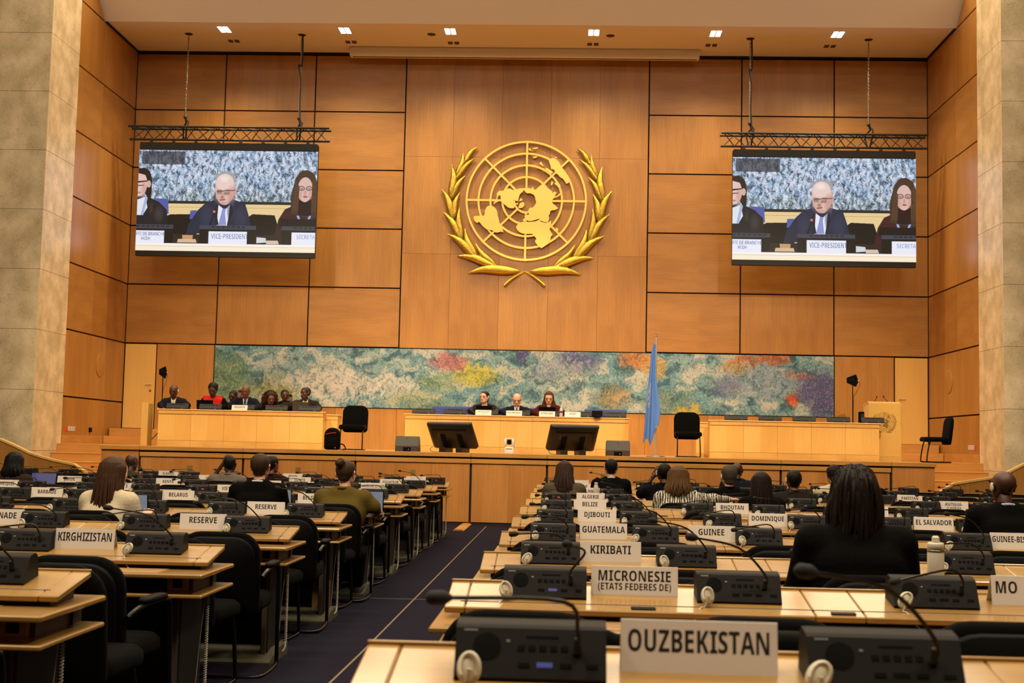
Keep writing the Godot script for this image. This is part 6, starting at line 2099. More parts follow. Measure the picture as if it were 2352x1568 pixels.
# ================================================================ a seated person, origin on the floor under the hips, facing -z
# spec: label, at, turn, h (head top), skin, hair kind + colour, cloth colour or material, sw (shoulder half width), lean,
# head (pitch, yaw, roll), arms: per side [elbow, wrist] in local coordinates, extras
func person(s: Dictionary) -> void:
	if head_mesh == null:
		make_head()
	var o := thing("person", s.label, "person", s.at, s.get("turn", 0.0))
	var h: float = s.h
	var sw: float = s.get("sw", 0.185)
	var lean: float = s.get("lean", 0.07)
	var cell: float = s.get("cell", 0.02)
	var bulk: float = s.get("bulk", 1.0)
	var sh := h - 0.285
	var hip := 0.53
	var zc := func(y: float) -> float:
		var q := clampf((y - hip) / (1.0 - hip), 0.0, 1.3)
		return -lean * q
	var hz: float = zc.call(h - 0.12) - 0.02
	# arms
	var skin_m: StandardMaterial3D = skin_material(s.skin)
	var arms: Dictionary = s.get("arms", {})
	var joints := {}
	for d in [-1, 1]:
		var sj := Vector3(sw * d, sh - 0.045, zc.call(sh) + 0.01)
		var el := Vector3((sw + 0.055) * d, sh - 0.30, zc.call(sh) - 0.06)
		var wr := Vector3((sw - 0.05) * d, 0.76, zc.call(sh) - 0.30)
		var key := "right" if d > 0 else "left"
		if arms.has(key):
			el = arms[key][0]
			wr = arms[key][1]
		joints[d] = [sj, el, wr]
	# body in skin: neck, trunk core, arms, head and hands as one surface
	var st := new_st()
	var core := [
		[Vector3(0, sh - 0.03, zc.call(sh)), Vector3(0, h - 0.19, hz + 0.012), 0.058, 0.050],
		[Vector3(0, hip, 0), Vector3(0, sh - 0.12, zc.call(sh)), 0.09, 0.09],
		[Vector3(-sw + 0.06, sh - 0.06, zc.call(sh)), Vector3(sw - 0.06, sh - 0.06, zc.call(sh)), 0.045, 0.045]]
	for d in [-1, 1]:
		var j: Array = joints[d]
		core.append([j[0], j[1], 0.042, 0.034])
		core.append([j[1], j[2], 0.034, 0.026])
	add_nets(st, core, 0.03, 0.024, Transform3D.IDENTITY, [], 2)
	var hr: Vector3 = s.get("head", Vector3.ZERO)
	var hb: Basis = Basis.from_euler(hr) * s.get("head_scale", 1.0)
	var hc := Vector3(s.get("head_x", 0.0), h - 0.118, hz)
	var ht := Transform3D(hb, hc)
	st.append_from(head_mesh, 0, ht)
	for d in [-1, 1]:
		var j: Array = joints[d]
		var dir: Vector3 = (j[2] - j[1]).normalized()
		if s.has("hand_" + ("right" if d > 0 else "left")):
			dir = (s["hand_" + ("right" if d > 0 else "left")] as Vector3).normalized()
		var up := Vector3.UP if absf(dir.y) < 0.8 else Vector3(0, 0, 1) * signf(dir.y)
		st.append_from(make_hand(float(d), s.get("curl", 0.9)), 0, Transform3D(Basis.looking_at(dir, up), j[2] + dir * 0.012))
	st.generate_normals()
	part(o, "body", st.commit(), skin_m)
	# garment
	var gm: Material = s.cloth
	var g := [
		[Vector3(-0.085, hip, 0.02), Vector3(0.085, hip, 0.02), 0.122 * bulk, 0.122 * bulk],
		[Vector3(-0.07, 0.70, zc.call(0.70) + 0.01), Vector3(0.07, 0.70, zc.call(0.70) + 0.01), 0.125 * bulk, 0.125 * bulk],
		[Vector3(-sw * 0.48, sh - 0.15, zc.call(sh - 0.15)), Vector3(sw * 0.48, sh - 0.15, zc.call(sh - 0.15)), 0.118 * bulk, 0.118 * bulk],
		[Vector3(-sw + 0.035, sh - 0.045, zc.call(sh) + 0.005), Vector3(sw - 0.035, sh - 0.045, zc.call(sh) + 0.005), 0.068, 0.068],
		[Vector3(-0.06, sh + 0.0, zc.call(sh) + 0.015), Vector3(0.06, sh + 0.0, zc.call(sh) + 0.015), 0.058, 0.058]]
	for d in [-1, 1]:
		var j: Array = joints[d]
		var dir: Vector3 = (j[2] - j[1]).normalized()
		g.append([j[0], j[1], 0.066 * bulk, 0.053])
		g.append([j[1], j[2] - dir * 0.025, 0.053, 0.039])
	part(o, "jacket" if s.get("suit", false) else s.get("garment", "top"), nets(g, 0.05, cell, [[Vector3(0, 1, -0.35).normalized(), (sh + 0.045)]]), gm)
	# collar
	var ring := []
	for i in 16:
		var a := TAU * i / 16
		ring.append(Vector3(cos(a) * 0.062, sh + 0.028 + 0.016 * sin(a), zc.call(sh) + 0.006 + sin(a) * 0.058))
	part(o, "collar", tube(ring, s.get("collar_r", 0.014), 7, true), s.get("collar", gm))
	# legs
	var leg: Material = s.get("legs", M["cloth_black"])
	var lb := []
	for d in [-1, 1]:
		lb.append([Vector3(0.085 * d, hip - 0.03, 0.0), Vector3(0.10 * d, 0.50, -0.36), 0.092, 0.066])
		lb.append([Vector3(0.10 * d, 0.50, -0.36), Vector3(0.10 * d, 0.11, -0.30), 0.064, 0.046])
	part(o, "trousers", nets(lb, 0.04, 0.03), leg)
	for d in [-1, 1]:
		part(o, "shoe", pillow(rounded(0.09, 0.26, 0.045, 0.035, 4), [[1.0, 0.0], [1.0, 0.03], [0.8, 0.07]]), M["rubber"], Vector3(0.10 * d, 0.0, -0.35), Vector3(-PI / 2, 0, 0))
	# hair
	if s.get("hair", "") != "":
		var hm: StandardMaterial3D = hair_material(s.hair_color)
		if s.hair == "locks":
			part(o, "hair", locks_mesh(), hm).transform = ht
		else:
			part(o, "hair", hair_mesh(s.hair), hm).transform = ht
	# shirt front, tie, lanyard laid on the chest
	if s.has("shirt"):
		chest_patch(o, "shirt_front", g, [[-0.055, 0.045], [0.055, 0.045], [0.02, -0.20], [-0.02, -0.20]], sh, zc.call(sh), 0.004, s.shirt)
	if s.has("tie"):
		chest_patch(o, "tie", g, [[-0.014, 0.03], [0.014, 0.03], [0.024, -0.20], [-0.024, -0.20]], sh, zc.call(sh), 0.010, s.tie)
	if s.has("wrap"):
		chest_patch(o, "wrap", g, [[-0.20, 0.05], [0.20, 0.05], [0.17, -0.12], [-0.17, -0.12]], sh, zc.call(sh), 0.007, s.wrap)
	if s.get("glasses", false):
		var gs := new_st()
		for d in [-1, 1]:
			var rg := []
			for i in 14:
				var a := TAU * i / 14
				rg.append(Vector3(0.032 * d + cos(a) * 0.024, 0.004 + sin(a) * 0.018, -0.097))
			add_tube(gs, rg, 0.0024, 5, true)
			add_tube(gs, [Vector3(0.055 * d, 0.008, -0.094), Vector3(0.08 * d, 0.008, -0.03), Vector3(0.08 * d, 0.008, 0.012)], 0.0022, 5)
		add_tube(gs, [Vector3(-0.009, 0.008, -0.099), Vector3(0.009, 0.008, -0.099)], 0.0022, 5)
		part(o, "glasses", done(gs), M["rubber"]).transform = ht
	if s.has("earpiece"):
		var d: float = s.earpiece
		var es := new_st()
		add_ball(es, Vector3(0.089 * d, -0.004, 0.004), Vector3(0.012, 0.034, 0.022), 12, 8)
		part(o, "listening_earpiece", done(es), M["ivory"], Vector3.ZERO, Vector3.ZERO, "ivory earpiece on the ear").transform = ht

func chest_patch(o: Node, n: String, bones: Array, corners: Array, sh: float, z0: float, lift: float, m: Material) -> void:
	var bs := prepare(bones)
	var st := new_st()
	st.set_smooth_group(1)
	var nu := 8
	var nv := 12
	var grid := []
	for i in nv + 1:
		var v := float(i) / nv
		var row := []
		for k in nu + 1:
			var u := float(k) / nu
			var x := lerpf(lerpf(corners[0][0], corners[1][0], u), lerpf(corners[3][0], corners[2][0], u), v)
			var y := sh + lerpf(lerpf(corners[0][1], corners[1][1], u), lerpf(corners[3][1], corners[2][1], u), v)
			var p := Vector3(x, y, z0 - 0.5)
			for it in 24:
				var d := field(p, bs, 0.05)
				if d < 0.001 or p.z > z0 - 0.03:
					break
				p.z += d * 0.9
			row.append(p + Vector3(0, 0, -lift))
		grid.append(row)
	for i in nv:
		for k in nu:
			quad(st, grid[i][k + 1], grid[i][k], grid[i + 1][k], grid[i + 1][k + 1])
	var back := Vector3(0, 0, lift + 0.004)
	for i in nv:
		quad(st, grid[i][0], grid[i][0] + back, grid[i + 1][0] + back, grid[i + 1][0])
		quad(st, grid[i][nu] + back, grid[i][nu], grid[i + 1][nu], grid[i + 1][nu] + back)
	part(o, n, done(st), m)

func locks_mesh() -> ArrayMesh:
	var st := new_st()
	add_nets(st, [[Vector3(0, 0.042, 0.032), Vector3(0, 0.046, -0.016), 0.090, 0.084], [Vector3(0, 0.0, 0.05), Vector3(0, -0.09, 0.05), 0.075, 0.06]], 0.03, 0.009, Transform3D.IDENTITY, [[Vector3(0, -0.5, -0.866), 0.022]])
	var r := RandomNumberGenerator.new()
	r.seed = 9
	for i in 92:
		var a := r.randf_range(-0.45, PI + 0.45)
		var el := r.randf_range(0.25, 1.35)
		var q0 := Vector3(cos(a) * cos(el) * 0.09, 0.045 + sin(el) * 0.085, 0.03 + sin(a) * cos(el) * 0.09)
		var out := r.randf_range(0.086, 0.104)
		var q1 := Vector3(cos(a) * out * 0.95, r.randf_range(-0.01, 0.05), 0.03 + sin(a) * out)
		var q2 := Vector3(cos(a) * (out + 0.008) + r.randf_range(-0.015, 0.015), r.randf_range(-0.12, -0.07), 0.035 + sin(a) * out * 0.95)
		var q3 := Vector3(cos(a) * out * 0.98 + r.randf_range(-0.02, 0.02), r.randf_range(-0.24, -0.15), 0.04 + sin(a) * out * 0.85)
		add_tube(st, curve_points([q0, q1, q2, q3], 4), [0.008, 0.009, 0.0095, 0.010, 0.010, 0.0095, 0.010, 0.0095, 0.010, 0.0095, 0.009, 0.008, 0.004], 6)
	return done(st)

func skin_material(c: Color) -> StandardMaterial3D:
	var key := "skin_" + c.to_html()
	if not M.has(key):
		mat(key, c, 0.48, 0.0, {"vertex_color_use_as_albedo": true})
	return M[key]

func hair_material(c: Color) -> StandardMaterial3D:
	var key := "hair_" + c.to_html()
	if not M.has(key):
		mat(key, c, 0.55, 0.0, {"normal_enabled": true, "normal_texture": M["hair_normal"].normal_texture, "normal_scale": 0.9, "uv1_triplanar": true, "uv1_scale": Vector3(8, 2, 8), "metallic_specular": 0.35})
	return M[key]

func cloth(key: String, c: Color, rough := 0.9) -> StandardMaterial3D:
	return mat(key, c, rough, 0.0, {"albedo_texture": M["writing_pad"].albedo_texture, "uv1_triplanar": true, "uv1_scale": Vector3(5, 5, 5), "metallic_specular": 0.2, "normal_enabled": true, "normal_texture": M["fold_normal"].normal_texture, "normal_scale": 0.35})

func people_materials() -> void:
	mat("hair_normal", Color.WHITE).normal_texture = normal_texture(0.12, 61, 6.0, 256, 256, 8)
	mat("fold_normal", Color.WHITE).normal_texture = normal_texture(0.025, 71, 6.0)
	cloth("cloth_black", Color(0.034, 0.031, 0.029))
	cloth("cloth_navy", Color(0.11, 0.125, 0.18))
	cloth("cloth_dark_navy", Color(0.042, 0.043, 0.055))
	cloth("cloth_charcoal", Color(0.16, 0.145, 0.13))
	cloth("cloth_grey", Color(0.48, 0.44, 0.40))
	cloth("cloth_mid_grey", Color(0.27, 0.25, 0.22))
	cloth("cloth_taupe", Color(0.36, 0.32, 0.25))
	cloth("cloth_brown", Color(0.21, 0.16, 0.12))
	cloth("cloth_cream", Color(0.86, 0.80, 0.68))
	cloth("cloth_olive", Color(0.39, 0.33, 0.14))
	cloth("cloth_plum", Color(0.17, 0.09, 0.085))
	cloth("cloth_burgundy", Color(0.32, 0.09, 0.09))
	cloth("cloth_leather", Color(0.085, 0.08, 0.08), 0.35)
	cloth("cloth_red", Color(0.86, 0.16, 0.14))
	cloth("shirt_white", Color(0.88, 0.87, 0.86))
	cloth("shirt_blue", Color(0.72, 0.75, 0.86))
	cloth("shirt_pale", Color(0.84, 0.84, 0.76))
	cloth("tie_blue", Color(0.30, 0.35, 0.55))
	cloth("tie_navy", Color(0.12, 0.16, 0.32))
	mat("cloth_zebra", Color(1, 1, 1), 0.85, 0.0, {"albedo_texture": stripe_texture(), "uv1_triplanar": true, "uv1_scale": Vector3(3.4, 2.2, 3.4), "normal_enabled": true, "normal_texture": M["fold_normal"].normal_texture, "normal_scale": 0.3})

const LIGHT := Color(0.86, 0.66, 0.55)
const TAN := Color(0.72, 0.50, 0.37)
const BROWN := Color(0.42, 0.26, 0.18)
const DARK := Color(0.29, 0.175, 0.125)

# seat in the audience: row k, x; the armchair stands there
func in_row(k: int, x: float, dz := 0.62) -> Vector3:
	return Vector3(x, ROW_Y[k], -ROW_Z[k] + dz + 0.12)

func people_audience() -> void:
	people_materials()
	var blackhair := Color(0.055, 0.045, 0.04)
	var up_l := {"left": [Vector3(-0.27, 0.82, -0.20), Vector3(-0.115, 1.05, -0.20)]}
	person({"label": "person with black dreadlocks in a black jacket seated at the KIRIBATI row", "at": in_row(2, 1.30, 0.66), "h": 1.275, "sw": 0.20, "bulk": 1.05, "skin": DARK, "hair": "locks", "hair_color": Color(0.10, 0.065, 0.045), "cloth": M["cloth_black"], "suit": true, "cell": 0.014, "head_scale": 1.03, "earpiece": -1.0, "collar": M["shirt_blue"]})
	person({"label": "person with long brown hair in a cream shirt at a laptop beyond the GRENADE plate", "at": in_row(4, -3.39), "turn": -0.25, "h": 1.215, "sw": 0.18, "skin": LIGHT, "hair": "longer", "hair_color": Color(0.26, 0.16, 0.09), "cloth": M["cloth_cream"], "cell": 0.016, "head": Vector3(-0.05, -0.2, 0), "garment": "shirt"})
	person({"label": "person in a dark suit with short brown hair behind the second RESERVE plate", "at": in_row(5, -2.70), "h": 1.245, "sw": 0.195, "skin": LIGHT, "hair": "short", "hair_color": Color(0.22, 0.15, 0.10), "cloth": M["cloth_black"], "suit": true, "cell": 0.017, "collar": M["shirt_white"], "collar_r": 0.011})
	person({"label": "person in an olive jacket with hair in a bun leaning over a laptop", "at": in_row(5, -1.95), "turn": -0.12, "h": 1.20, "sw": 0.20, "bulk": 1.06, "lean": 0.10, "skin": LIGHT, "hair": "bun", "hair_color": Color(0.24, 0.17, 0.11), "cloth": M["cloth_olive"], "cell": 0.017, "head": Vector3(-0.15, -0.1, 0), "arms": {"right": [Vector3(0.27, 0.80, -0.10), Vector3(0.24, 0.75, -0.36)]}, "garment": "jacket", "earpiece": -1.0})
	person({"label": "person with shoulder-length black hair at the far left edge of the hall", "at": in_row(7, -6.52), "h": 1.165, "sw": 0.18, "skin": TAN, "hair": "bob", "hair_color": blackhair, "cloth": M["cloth_brown"], "head_scale": 1.05})
	person({"label": "bald person in a grey suit beside a steel flask near the podium", "at": in_row(9, -6.42), "h": 1.12, "sw": 0.19, "lean": 0.12, "turn": -0.3, "skin": DARK, "cloth": M["cloth_mid_grey"], "suit": true, "head": Vector3(-0.2, -0.1, 0), "glasses": true})
	person({"label": "person in a light grey suit with a hand raised to the left ear", "at": in_row(8, -4.42), "h": 1.16, "sw": 0.185, "skin": DARK, "hair": "cropped", "hair_color": blackhair, "cloth": M["cloth_grey"], "suit": true, "arms": up_l, "head": Vector3(0, 0.1, 0)})
	person({"label": "person with dark hair in a low bun and a plum jacket near the podium", "at": in_row(8, -3.86), "h": 1.165, "sw": 0.175, "skin": BROWN, "hair": "low_bun", "hair_color": blackhair, "cloth": M["cloth_plum"], "head": Vector3(0, -0.5, 0)})
	person({"label": "person with long brown hair in a taupe coat behind the MALAWI plate", "at": in_row(7, 0.02), "h": 1.205, "sw": 0.185, "skin": LIGHT, "hair": "long", "hair_color": Color(0.22, 0.15, 0.11), "cloth": M["cloth_taupe"], "garment": "coat", "head": Vector3(-0.1, -0.15, 0)})
	person({"label": "person with short dark hair and white collar in a black suit near the podium", "at": in_row(8, 0.63), "h": 1.225, "sw": 0.195, "skin": LIGHT, "hair": "short", "hair_color": blackhair, "cloth": M["cloth_dark_navy"], "suit": true, "collar": M["shirt_white"], "collar_r": 0.012})
	person({"label": "person in a dark suit holding an earpiece, left of the zebra-striped blouse", "at": in_row(7, 1.18), "h": 1.205, "sw": 0.19, "skin": DARK, "hair": "cropped", "hair_color": blackhair, "cloth": M["cloth_dark_navy"], "suit": true, "arms": {"left": [Vector3(-0.26, 0.84, -0.16), Vector3(-0.125, 1.04, -0.17)]}, "earpiece": -1.0})
	person({"label": "person with blond hair in a black and white striped blouse reaching right", "at": in_row(6, 1.17), "turn": -0.1, "h": 1.195, "sw": 0.185, "skin": LIGHT, "hair": "bob", "hair_color": Color(0.37, 0.265, 0.15), "cloth": M["cloth_zebra"], "garment": "blouse", "cell": 0.017, "head_scale": 1.08, "arms": {"right": [Vector3(0.36, 0.86, -0.12), Vector3(0.52, 0.86, -0.28)]}})
	person({"label": "grey-haired person in a black suit with an earpiece, right of the striped blouse", "at": in_row(7, 1.93), "h": 1.18, "sw": 0.20, "bulk": 1.08, "skin": LIGHT, "hair": "thick", "hair_color": Color(0.27, 0.24, 0.20), "cloth": M["cloth_black"], "suit": true, "earpiece": -1.0, "head": Vector3(0, 0.15, 0)})
	person({"label": "bald person in a navy suit behind the grey-haired person", "at": in_row(9, 2.52), "h": 1.20, "sw": 0.19, "skin": DARK, "cloth": M["cloth_navy"], "suit": true})
	person({"label": "person with very long dark hair in black with a striped sleeve", "at": in_row(6, 2.02), "h": 1.155, "sw": 0.175, "skin": LIGHT, "hair": "longer", "hair_color": Color(0.11, 0.06, 0.04), "cloth": M["cloth_black"], "cell": 0.018})
	person({"label": "person with dark hair and an ivory earpiece in a brown-black jacket", "at": in_row(7, 2.68), "h": 1.155, "sw": 0.19, "skin": BROWN, "hair": "short", "hair_color": blackhair, "cloth": M["cloth_charcoal"], "suit": true, "earpiece": -1.0})
	person({"label": "person with curly black hair mostly hidden by the dreadlocks", "at": in_row(8, 3.52), "h": 1.185, "sw": 0.175, "skin": TAN, "hair": "round", "hair_color": blackhair, "cloth": M["cloth_cream"]})
	person({"label": "person with a small top bun hidden behind the dreadlocks", "at": in_row(8, 3.95), "h": 1.18, "sw": 0.175, "skin": BROWN, "hair": "bun", "hair_color": blackhair, "cloth": M["cloth_black"]})
	person({"label": "bald person in a black suit with an earpiece at the right edge", "at": in_row(4, 3.22), "h": 1.255, "sw": 0.215, "bulk": 1.1, "skin": DARK, "cloth": M["cloth_black"], "suit": true, "cell": 0.016, "earpiece": -1.0, "collar": M["shirt_blue"], "collar_r": 0.011, "head": Vector3(-0.05, 0.1, 0)})

func people_rostrum() -> void:
	var black := Color(0.05, 0.04, 0.04)
	var at := func(x: float, z := -25.5) -> Vector3:
		return Vector3(x, DECK, z)
	var desk_arms := {"left": [Vector3(-0.27, 0.80, -0.12), Vector3(-0.13, 0.72, -0.36)], "right": [Vector3(0.27, 0.80, -0.12), Vector3(0.13, 0.72, -0.36)]}
	person({"label": "bald person in a navy suit at the left end of the left rostrum desk", "at": at.call(-7.66), "turn": PI, "h": 1.195, "skin": DARK, "cloth": M["cloth_navy"], "suit": true, "lean": 0.14, "head": Vector3(-0.35, 0, 0), "shirt": M["shirt_pale"], "arms": desk_arms, "earpiece": -1.0})
	person({"label": "person in a red wrap over black at the left rostrum desk", "at": at.call(-6.88), "turn": PI, "h": 1.230, "skin": DARK, "cloth": M["cloth_black"], "wrap": M["cloth_red"], "lean": 0.14, "head": Vector3(-0.4, 0, 0), "hair": "round", "hair_color": black, "arms": desk_arms, "sw": 0.18})
	person({"label": "person leaning close to the speaker with a hand raised to the head", "at": at.call(-6.70, -26.15), "turn": PI + 0.3, "h": 1.135, "skin": DARK, "cloth": M["cloth_charcoal"], "suit": true, "lean": 0.16, "head": Vector3(-0.3, -0.5, 0), "hair": "cropped", "hair_color": black, "arms": {"left": [Vector3(-0.27, 0.72, -0.15), Vector3(-0.13, 0.80, -0.25)]}, "shirt": M["shirt_white"], "glasses": true})
	person({"label": "bald person in a navy suit and tie behind the RWANDA nameplate", "at": at.call(-6.24), "turn": PI, "h": 1.220, "skin": BROWN, "cloth": M["cloth_navy"], "suit": true, "lean": 0.12, "head": Vector3(-0.3, 0, 0), "shirt": M["shirt_blue"], "tie": M["tie_navy"], "arms": {"right": [Vector3(0.29, 0.80, -0.16), Vector3(0.12, 0.98, -0.16)], "left": desk_arms.left}, "hand_right": Vector3(-0.1, 1, 0.1)})
	person({"label": "person with big curly brown hair right of the RWANDA nameplate", "at": at.call(-5.93, -26.15), "turn": PI + 0.25, "h": 1.105, "skin": BROWN, "cloth": M["cloth_black"], "lean": 0.12, "head": Vector3(-0.3, 0.2, 0), "hair": "afro", "hair_color": Color(0.17, 0.07, 0.045), "arms": desk_arms, "sw": 0.17})
	person({"label": "person in black with hair tied back raising a hand to the ear", "at": at.call(-5.70, -26.55), "turn": PI, "h": 1.195, "skin": DARK, "cloth": M["cloth_black"], "lean": 0.08, "head": Vector3(-0.15, 0.35, 0), "hair": "pulled", "hair_color": black, "arms": {"left": [Vector3(-0.29, 0.80, -0.16), Vector3(-0.14, 0.95, -0.17)]}, "hand_left": Vector3(0.1, 1, 0.1), "sw": 0.17})
	person({"label": "person in a charcoal suit reaching left over papers at the left rostrum desk", "at": at.call(-5.06), "turn": PI, "h": 1.205, "skin": DARK, "cloth": M["cloth_charcoal"], "suit": true, "lean": 0.10, "head": Vector3(-0.1, -0.75, 0), "hair": "cropped", "hair_color": Color(0.16, 0.15, 0.14), "shirt": M["shirt_pale"], "arms": {"right": [Vector3(0.40, 0.83, -0.13), Vector3(0.62, 0.79, -0.22)], "left": desk_arms.left}, "sw": 0.20})
	person({"label": "person with pulled-back dark hair and glasses in a black leather jacket", "at": at.call(-1.55), "turn": PI, "h": 1.195, "skin": LIGHT, "cloth": M["cloth_leather"], "garment": "jacket", "lean": 0.08, "head": Vector3(-0.05, -0.5, 0), "hair": "pulled", "hair_color": Color(0.08, 0.055, 0.05), "shirt": M["shirt_blue"], "glasses": true, "arms": desk_arms, "sw": 0.18})
	person({"label": "balding person in a navy suit and pale tie behind the VICE-PRESIDENT card", "at": at.call(-0.92), "turn": PI, "h": 1.160, "skin": LIGHT, "cloth": M["cloth_navy"], "suit": true, "lean": 0.12, "head": Vector3(-0.4, 0, 0), "hair": "fringe_grey", "hair_color": Color(0.42, 0.37, 0.33), "shirt": M["shirt_white"], "tie": M["tie_blue"], "glasses": true, "arms": desk_arms})
	person({"label": "person with long brown hair and glasses in a burgundy sweater", "at": at.call(-0.30), "turn": PI, "h": 1.205, "skin": LIGHT, "cloth": M["cloth_burgundy"], "garment": "sweater", "lean": 0.10, "head": Vector3(-0.35, 0, 0), "hair": "long_front", "hair_color": Color(0.30, 0.17, 0.10), "glasses": true, "arms": desk_arms, "sw": 0.175})
	var seen := []
	# black chairs behind the left desk
	for q in [[-7.66, "first"], [-6.88, "second"], [-6.24, "third"], [-5.06, "fourth"]]:
		side_chair("black chair at the left rostrum desk, %s from the door" % q[1], Vector3(q[0], DECK, -25.5), PI)

# ================================================================ small things on the desks
func laptop(label: String, at: Vector3, turn: float, glow: String, open := 1.85) -> void:
	var o := thing("laptop", label, "laptop", at, turn)
	part(o, "base", box(Vector3(0.31, 0.014, 0.21), 0.004), M["laptop"], Vector3(0, 0.007, 0))
	part(o, "keyboard", box(Vector3(0.27, 0.003, 0.10), 0.001), M["console_dark"], Vector3(0, 0.0145, -0.03))
	var lid := part(o, "lid", box(Vector3(0.31, 0.205, 0.007), 0.003), M["console_dark"], Vector3(0, 0.014 + 0.10 * sin(open), -0.105 + 0.10 * cos(open)), Vector3(open - PI / 2 - 0.0, 0, 0) * Vector3(-1, 1, 1))
	part(lid, "screen", box(Vector3(0.29, 0.185, 0.001), 0.0), M[glow], Vector3(0, 0.002, 0.004))

func small_things() -> void:
	laptop("laptop with a violet screen left of the JAPON plate", Vector3(-6.27, 0.712, -15.52), 0.1, "laptop_violet")
	laptop("laptop with a pale screen in front of the person in the cream shirt", Vector3(-3.32, 0.712, -9.98), 0.45, "laptop_screen")
	laptop("laptop with a pale screen in front of the dark suit with brown hair", Vector3(-2.60, 0.712, -11.84), 0.3, "laptop_screen")
	laptop("laptop with a blue-white screen in front of the olive jacket", Vector3(-1.78, 0.712, -11.88), 0.12, "laptop_screen")
	laptop("laptop with a blue screen in front of the striped blouse", Vector3(1.38, 0.712, -13.72), 0.15, "laptop_screen")
	# bottles
	var b := thing("drink_bottle", "tall cream drink flask with a loop lid in the KIRIBATI row", "bottle", tier_point(2, 1.83, 0.25) - Vector3(0, 0.003, 0))
	b.position = Vector3(1.735, ROW_Y[2] + 0.7115, -ROW_Z[2] + 0.41)
	part(b, "body", lathe([Vector2(0, 0), Vector2(0.036, 0), Vector2(0.038, 0.006), Vector2(0.038, 0.175), Vector2(0.036, 0.18), Vector2(0, 0.18)], 24), M["cream_flask"])
	part(b, "ring", lathe([Vector2(0.037, 0.0), Vector2(0.0388, 0.0), Vector2(0.0388, 0.008), Vector2(0.037, 0.008)], 24), M["steel"], Vector3(0, 0.18, 0))
	part(b, "lid", lathe([Vector2(0, 0.188), Vector2(0.038, 0.188), Vector2(0.038, 0.215), Vector2(0.034, 0.222), Vector2(0, 0.222)], 24), M["cream_flask"])
	part(b, "carry_loop", box(Vector3(0.034, 0.034, 0.026), 0.008), M["cream_flask"], Vector3(0, 0.236, 0))
	var f := thing("steel_flask", "brushed steel flask with a black cap beside the bald person in grey", "bottle", Vector3(-5.72, 0.7115, -17.55))
	part(f, "body", lathe([Vector2(0, 0), Vector2(0.032, 0), Vector2(0.034, 0.01), Vector2(0.034, 0.19), Vector2(0.028, 0.205), Vector2(0, 0.205)], 20), M["steel"])
	part(f, "cap", lathe([Vector2(0, 0.205), Vector2(0.03, 0.205), Vector2(0.03, 0.235), Vector2(0.02, 0.25), Vector2(0, 0.252)], 20), M["rubber"])
	part(f, "cap_loop", tube(curve_points([Vector3(-0.02, 0.24, 0), Vector3(-0.03, 0.262, 0), Vector3(0.0, 0.272, 0), Vector3(0.02, 0.25, 0)], 3), 0.004, 5), M["rubber"])
	var w := thing("white_bottle", "white bowling-pin-shaped bottle behind the MALAWI plate", "bottle", tier_point(7, 0.40, 0.20))
	part(w, "body", lathe([Vector2(0, -0.03), Vector2(0.033, -0.03), Vector2(0.036, 0.0), Vector2(0.036, 0.09), Vector2(0.026, 0.14), Vector2(0.019, 0.155), Vector2(0, 0.157)], 20), M["white_plastic"])
	part(w, "cap", lathe([Vector2(0, 0.157), Vector2(0.021, 0.157), Vector2(0.021, 0.182), Vector2(0, 0.183)], 16), M["white_plastic"])
	var g := thing("water_bottle", "clear plastic water bottle between SECRETAIRE and HCDH cards on the rostrum", "bottle", Vector3(-0.055, 1.937, -24.60))
	part(g, "body", lathe([Vector2(0, 0), Vector2(0.032, 0), Vector2(0.033, 0.01), Vector2(0.031, 0.06), Vector2(0.033, 0.11), Vector2(0.028, 0.145), Vector2(0.012, 0.175), Vector2(0, 0.176)], 18), M["white_plastic"])
	part(g, "label_band", lathe([Vector2(0.0335, 0.075), Vector2(0.0342, 0.078), Vector2(0.0342, 0.105), Vector2(0.0335, 0.108)], 18), M["tie_blue"])
	part(g, "cap", lathe([Vector2(0, 0.175), Vector2(0.013, 0.175), Vector2(0.013, 0.19), Vector2(0, 0.191)], 12), M["white_plastic"])
	# small bottle near EGYPTE
	var e := thing("juice_bottle", "small pale bottle with a dark cap left of the EGYPTE plate", "bottle", tier_point(8, -3.80, 0.22))
	part(e, "body", lathe([Vector2(0, -0.03), Vector2(0.027, -0.03), Vector2(0.028, 0.06), Vector2(0.012, 0.10), Vector2(0, 0.10)], 16), M["cream_flask"])
	part(e, "cap", lathe([Vector2(0, 0.10), Vector2(0.014, 0.10), Vector2(0.014, 0.118), Vector2(0, 0.119)], 12), M["rubber"])
	# paper bag on the floor beside the aisle
	var p := thing("handbag", "brown soft bag standing on the floor at the aisle below the olive jacket", "bag", Vector3(-1.86, 0.0, -10.2))
	part(p, "body", pillow(rounded(0.13, 0.30, 0.03, 0.02, 4), [[0.85, -0.05], [1.0, -0.035], [1.04, 0.0], [1.0, 0.035], [0.85, 0.05]]), M["bag_brown"], Vector3(0, 0.15, 0))
	part(p, "handle", tube(curve_points([Vector3(-0.05, 0.28, 0.02), Vector3(-0.04, 0.36, 0.03), Vector3(0.03, 0.36, 0.03), Vector3(0.05, 0.28, 0.02)], 4), 0.008, 6), M["bag_brown"])
	# small control panel and laptops on the rostrum
	var t := thing("control_panel", "small black control panel with a cable on the central rostrum desk", "panel", Vector3(0.62, 1.937, -24.56))
	part(t, "housing", box(Vector3(0.20, 0.12, 0.02), 0.005), M["console_dark"], Vector3(0, 0.07, 0), Vector3(-0.3, 0, 0))
	part(t, "foot", box(Vector3(0.12, 0.012, 0.08), 0.003), M["console_dark"], Vector3(0, 0.006, 0.0))
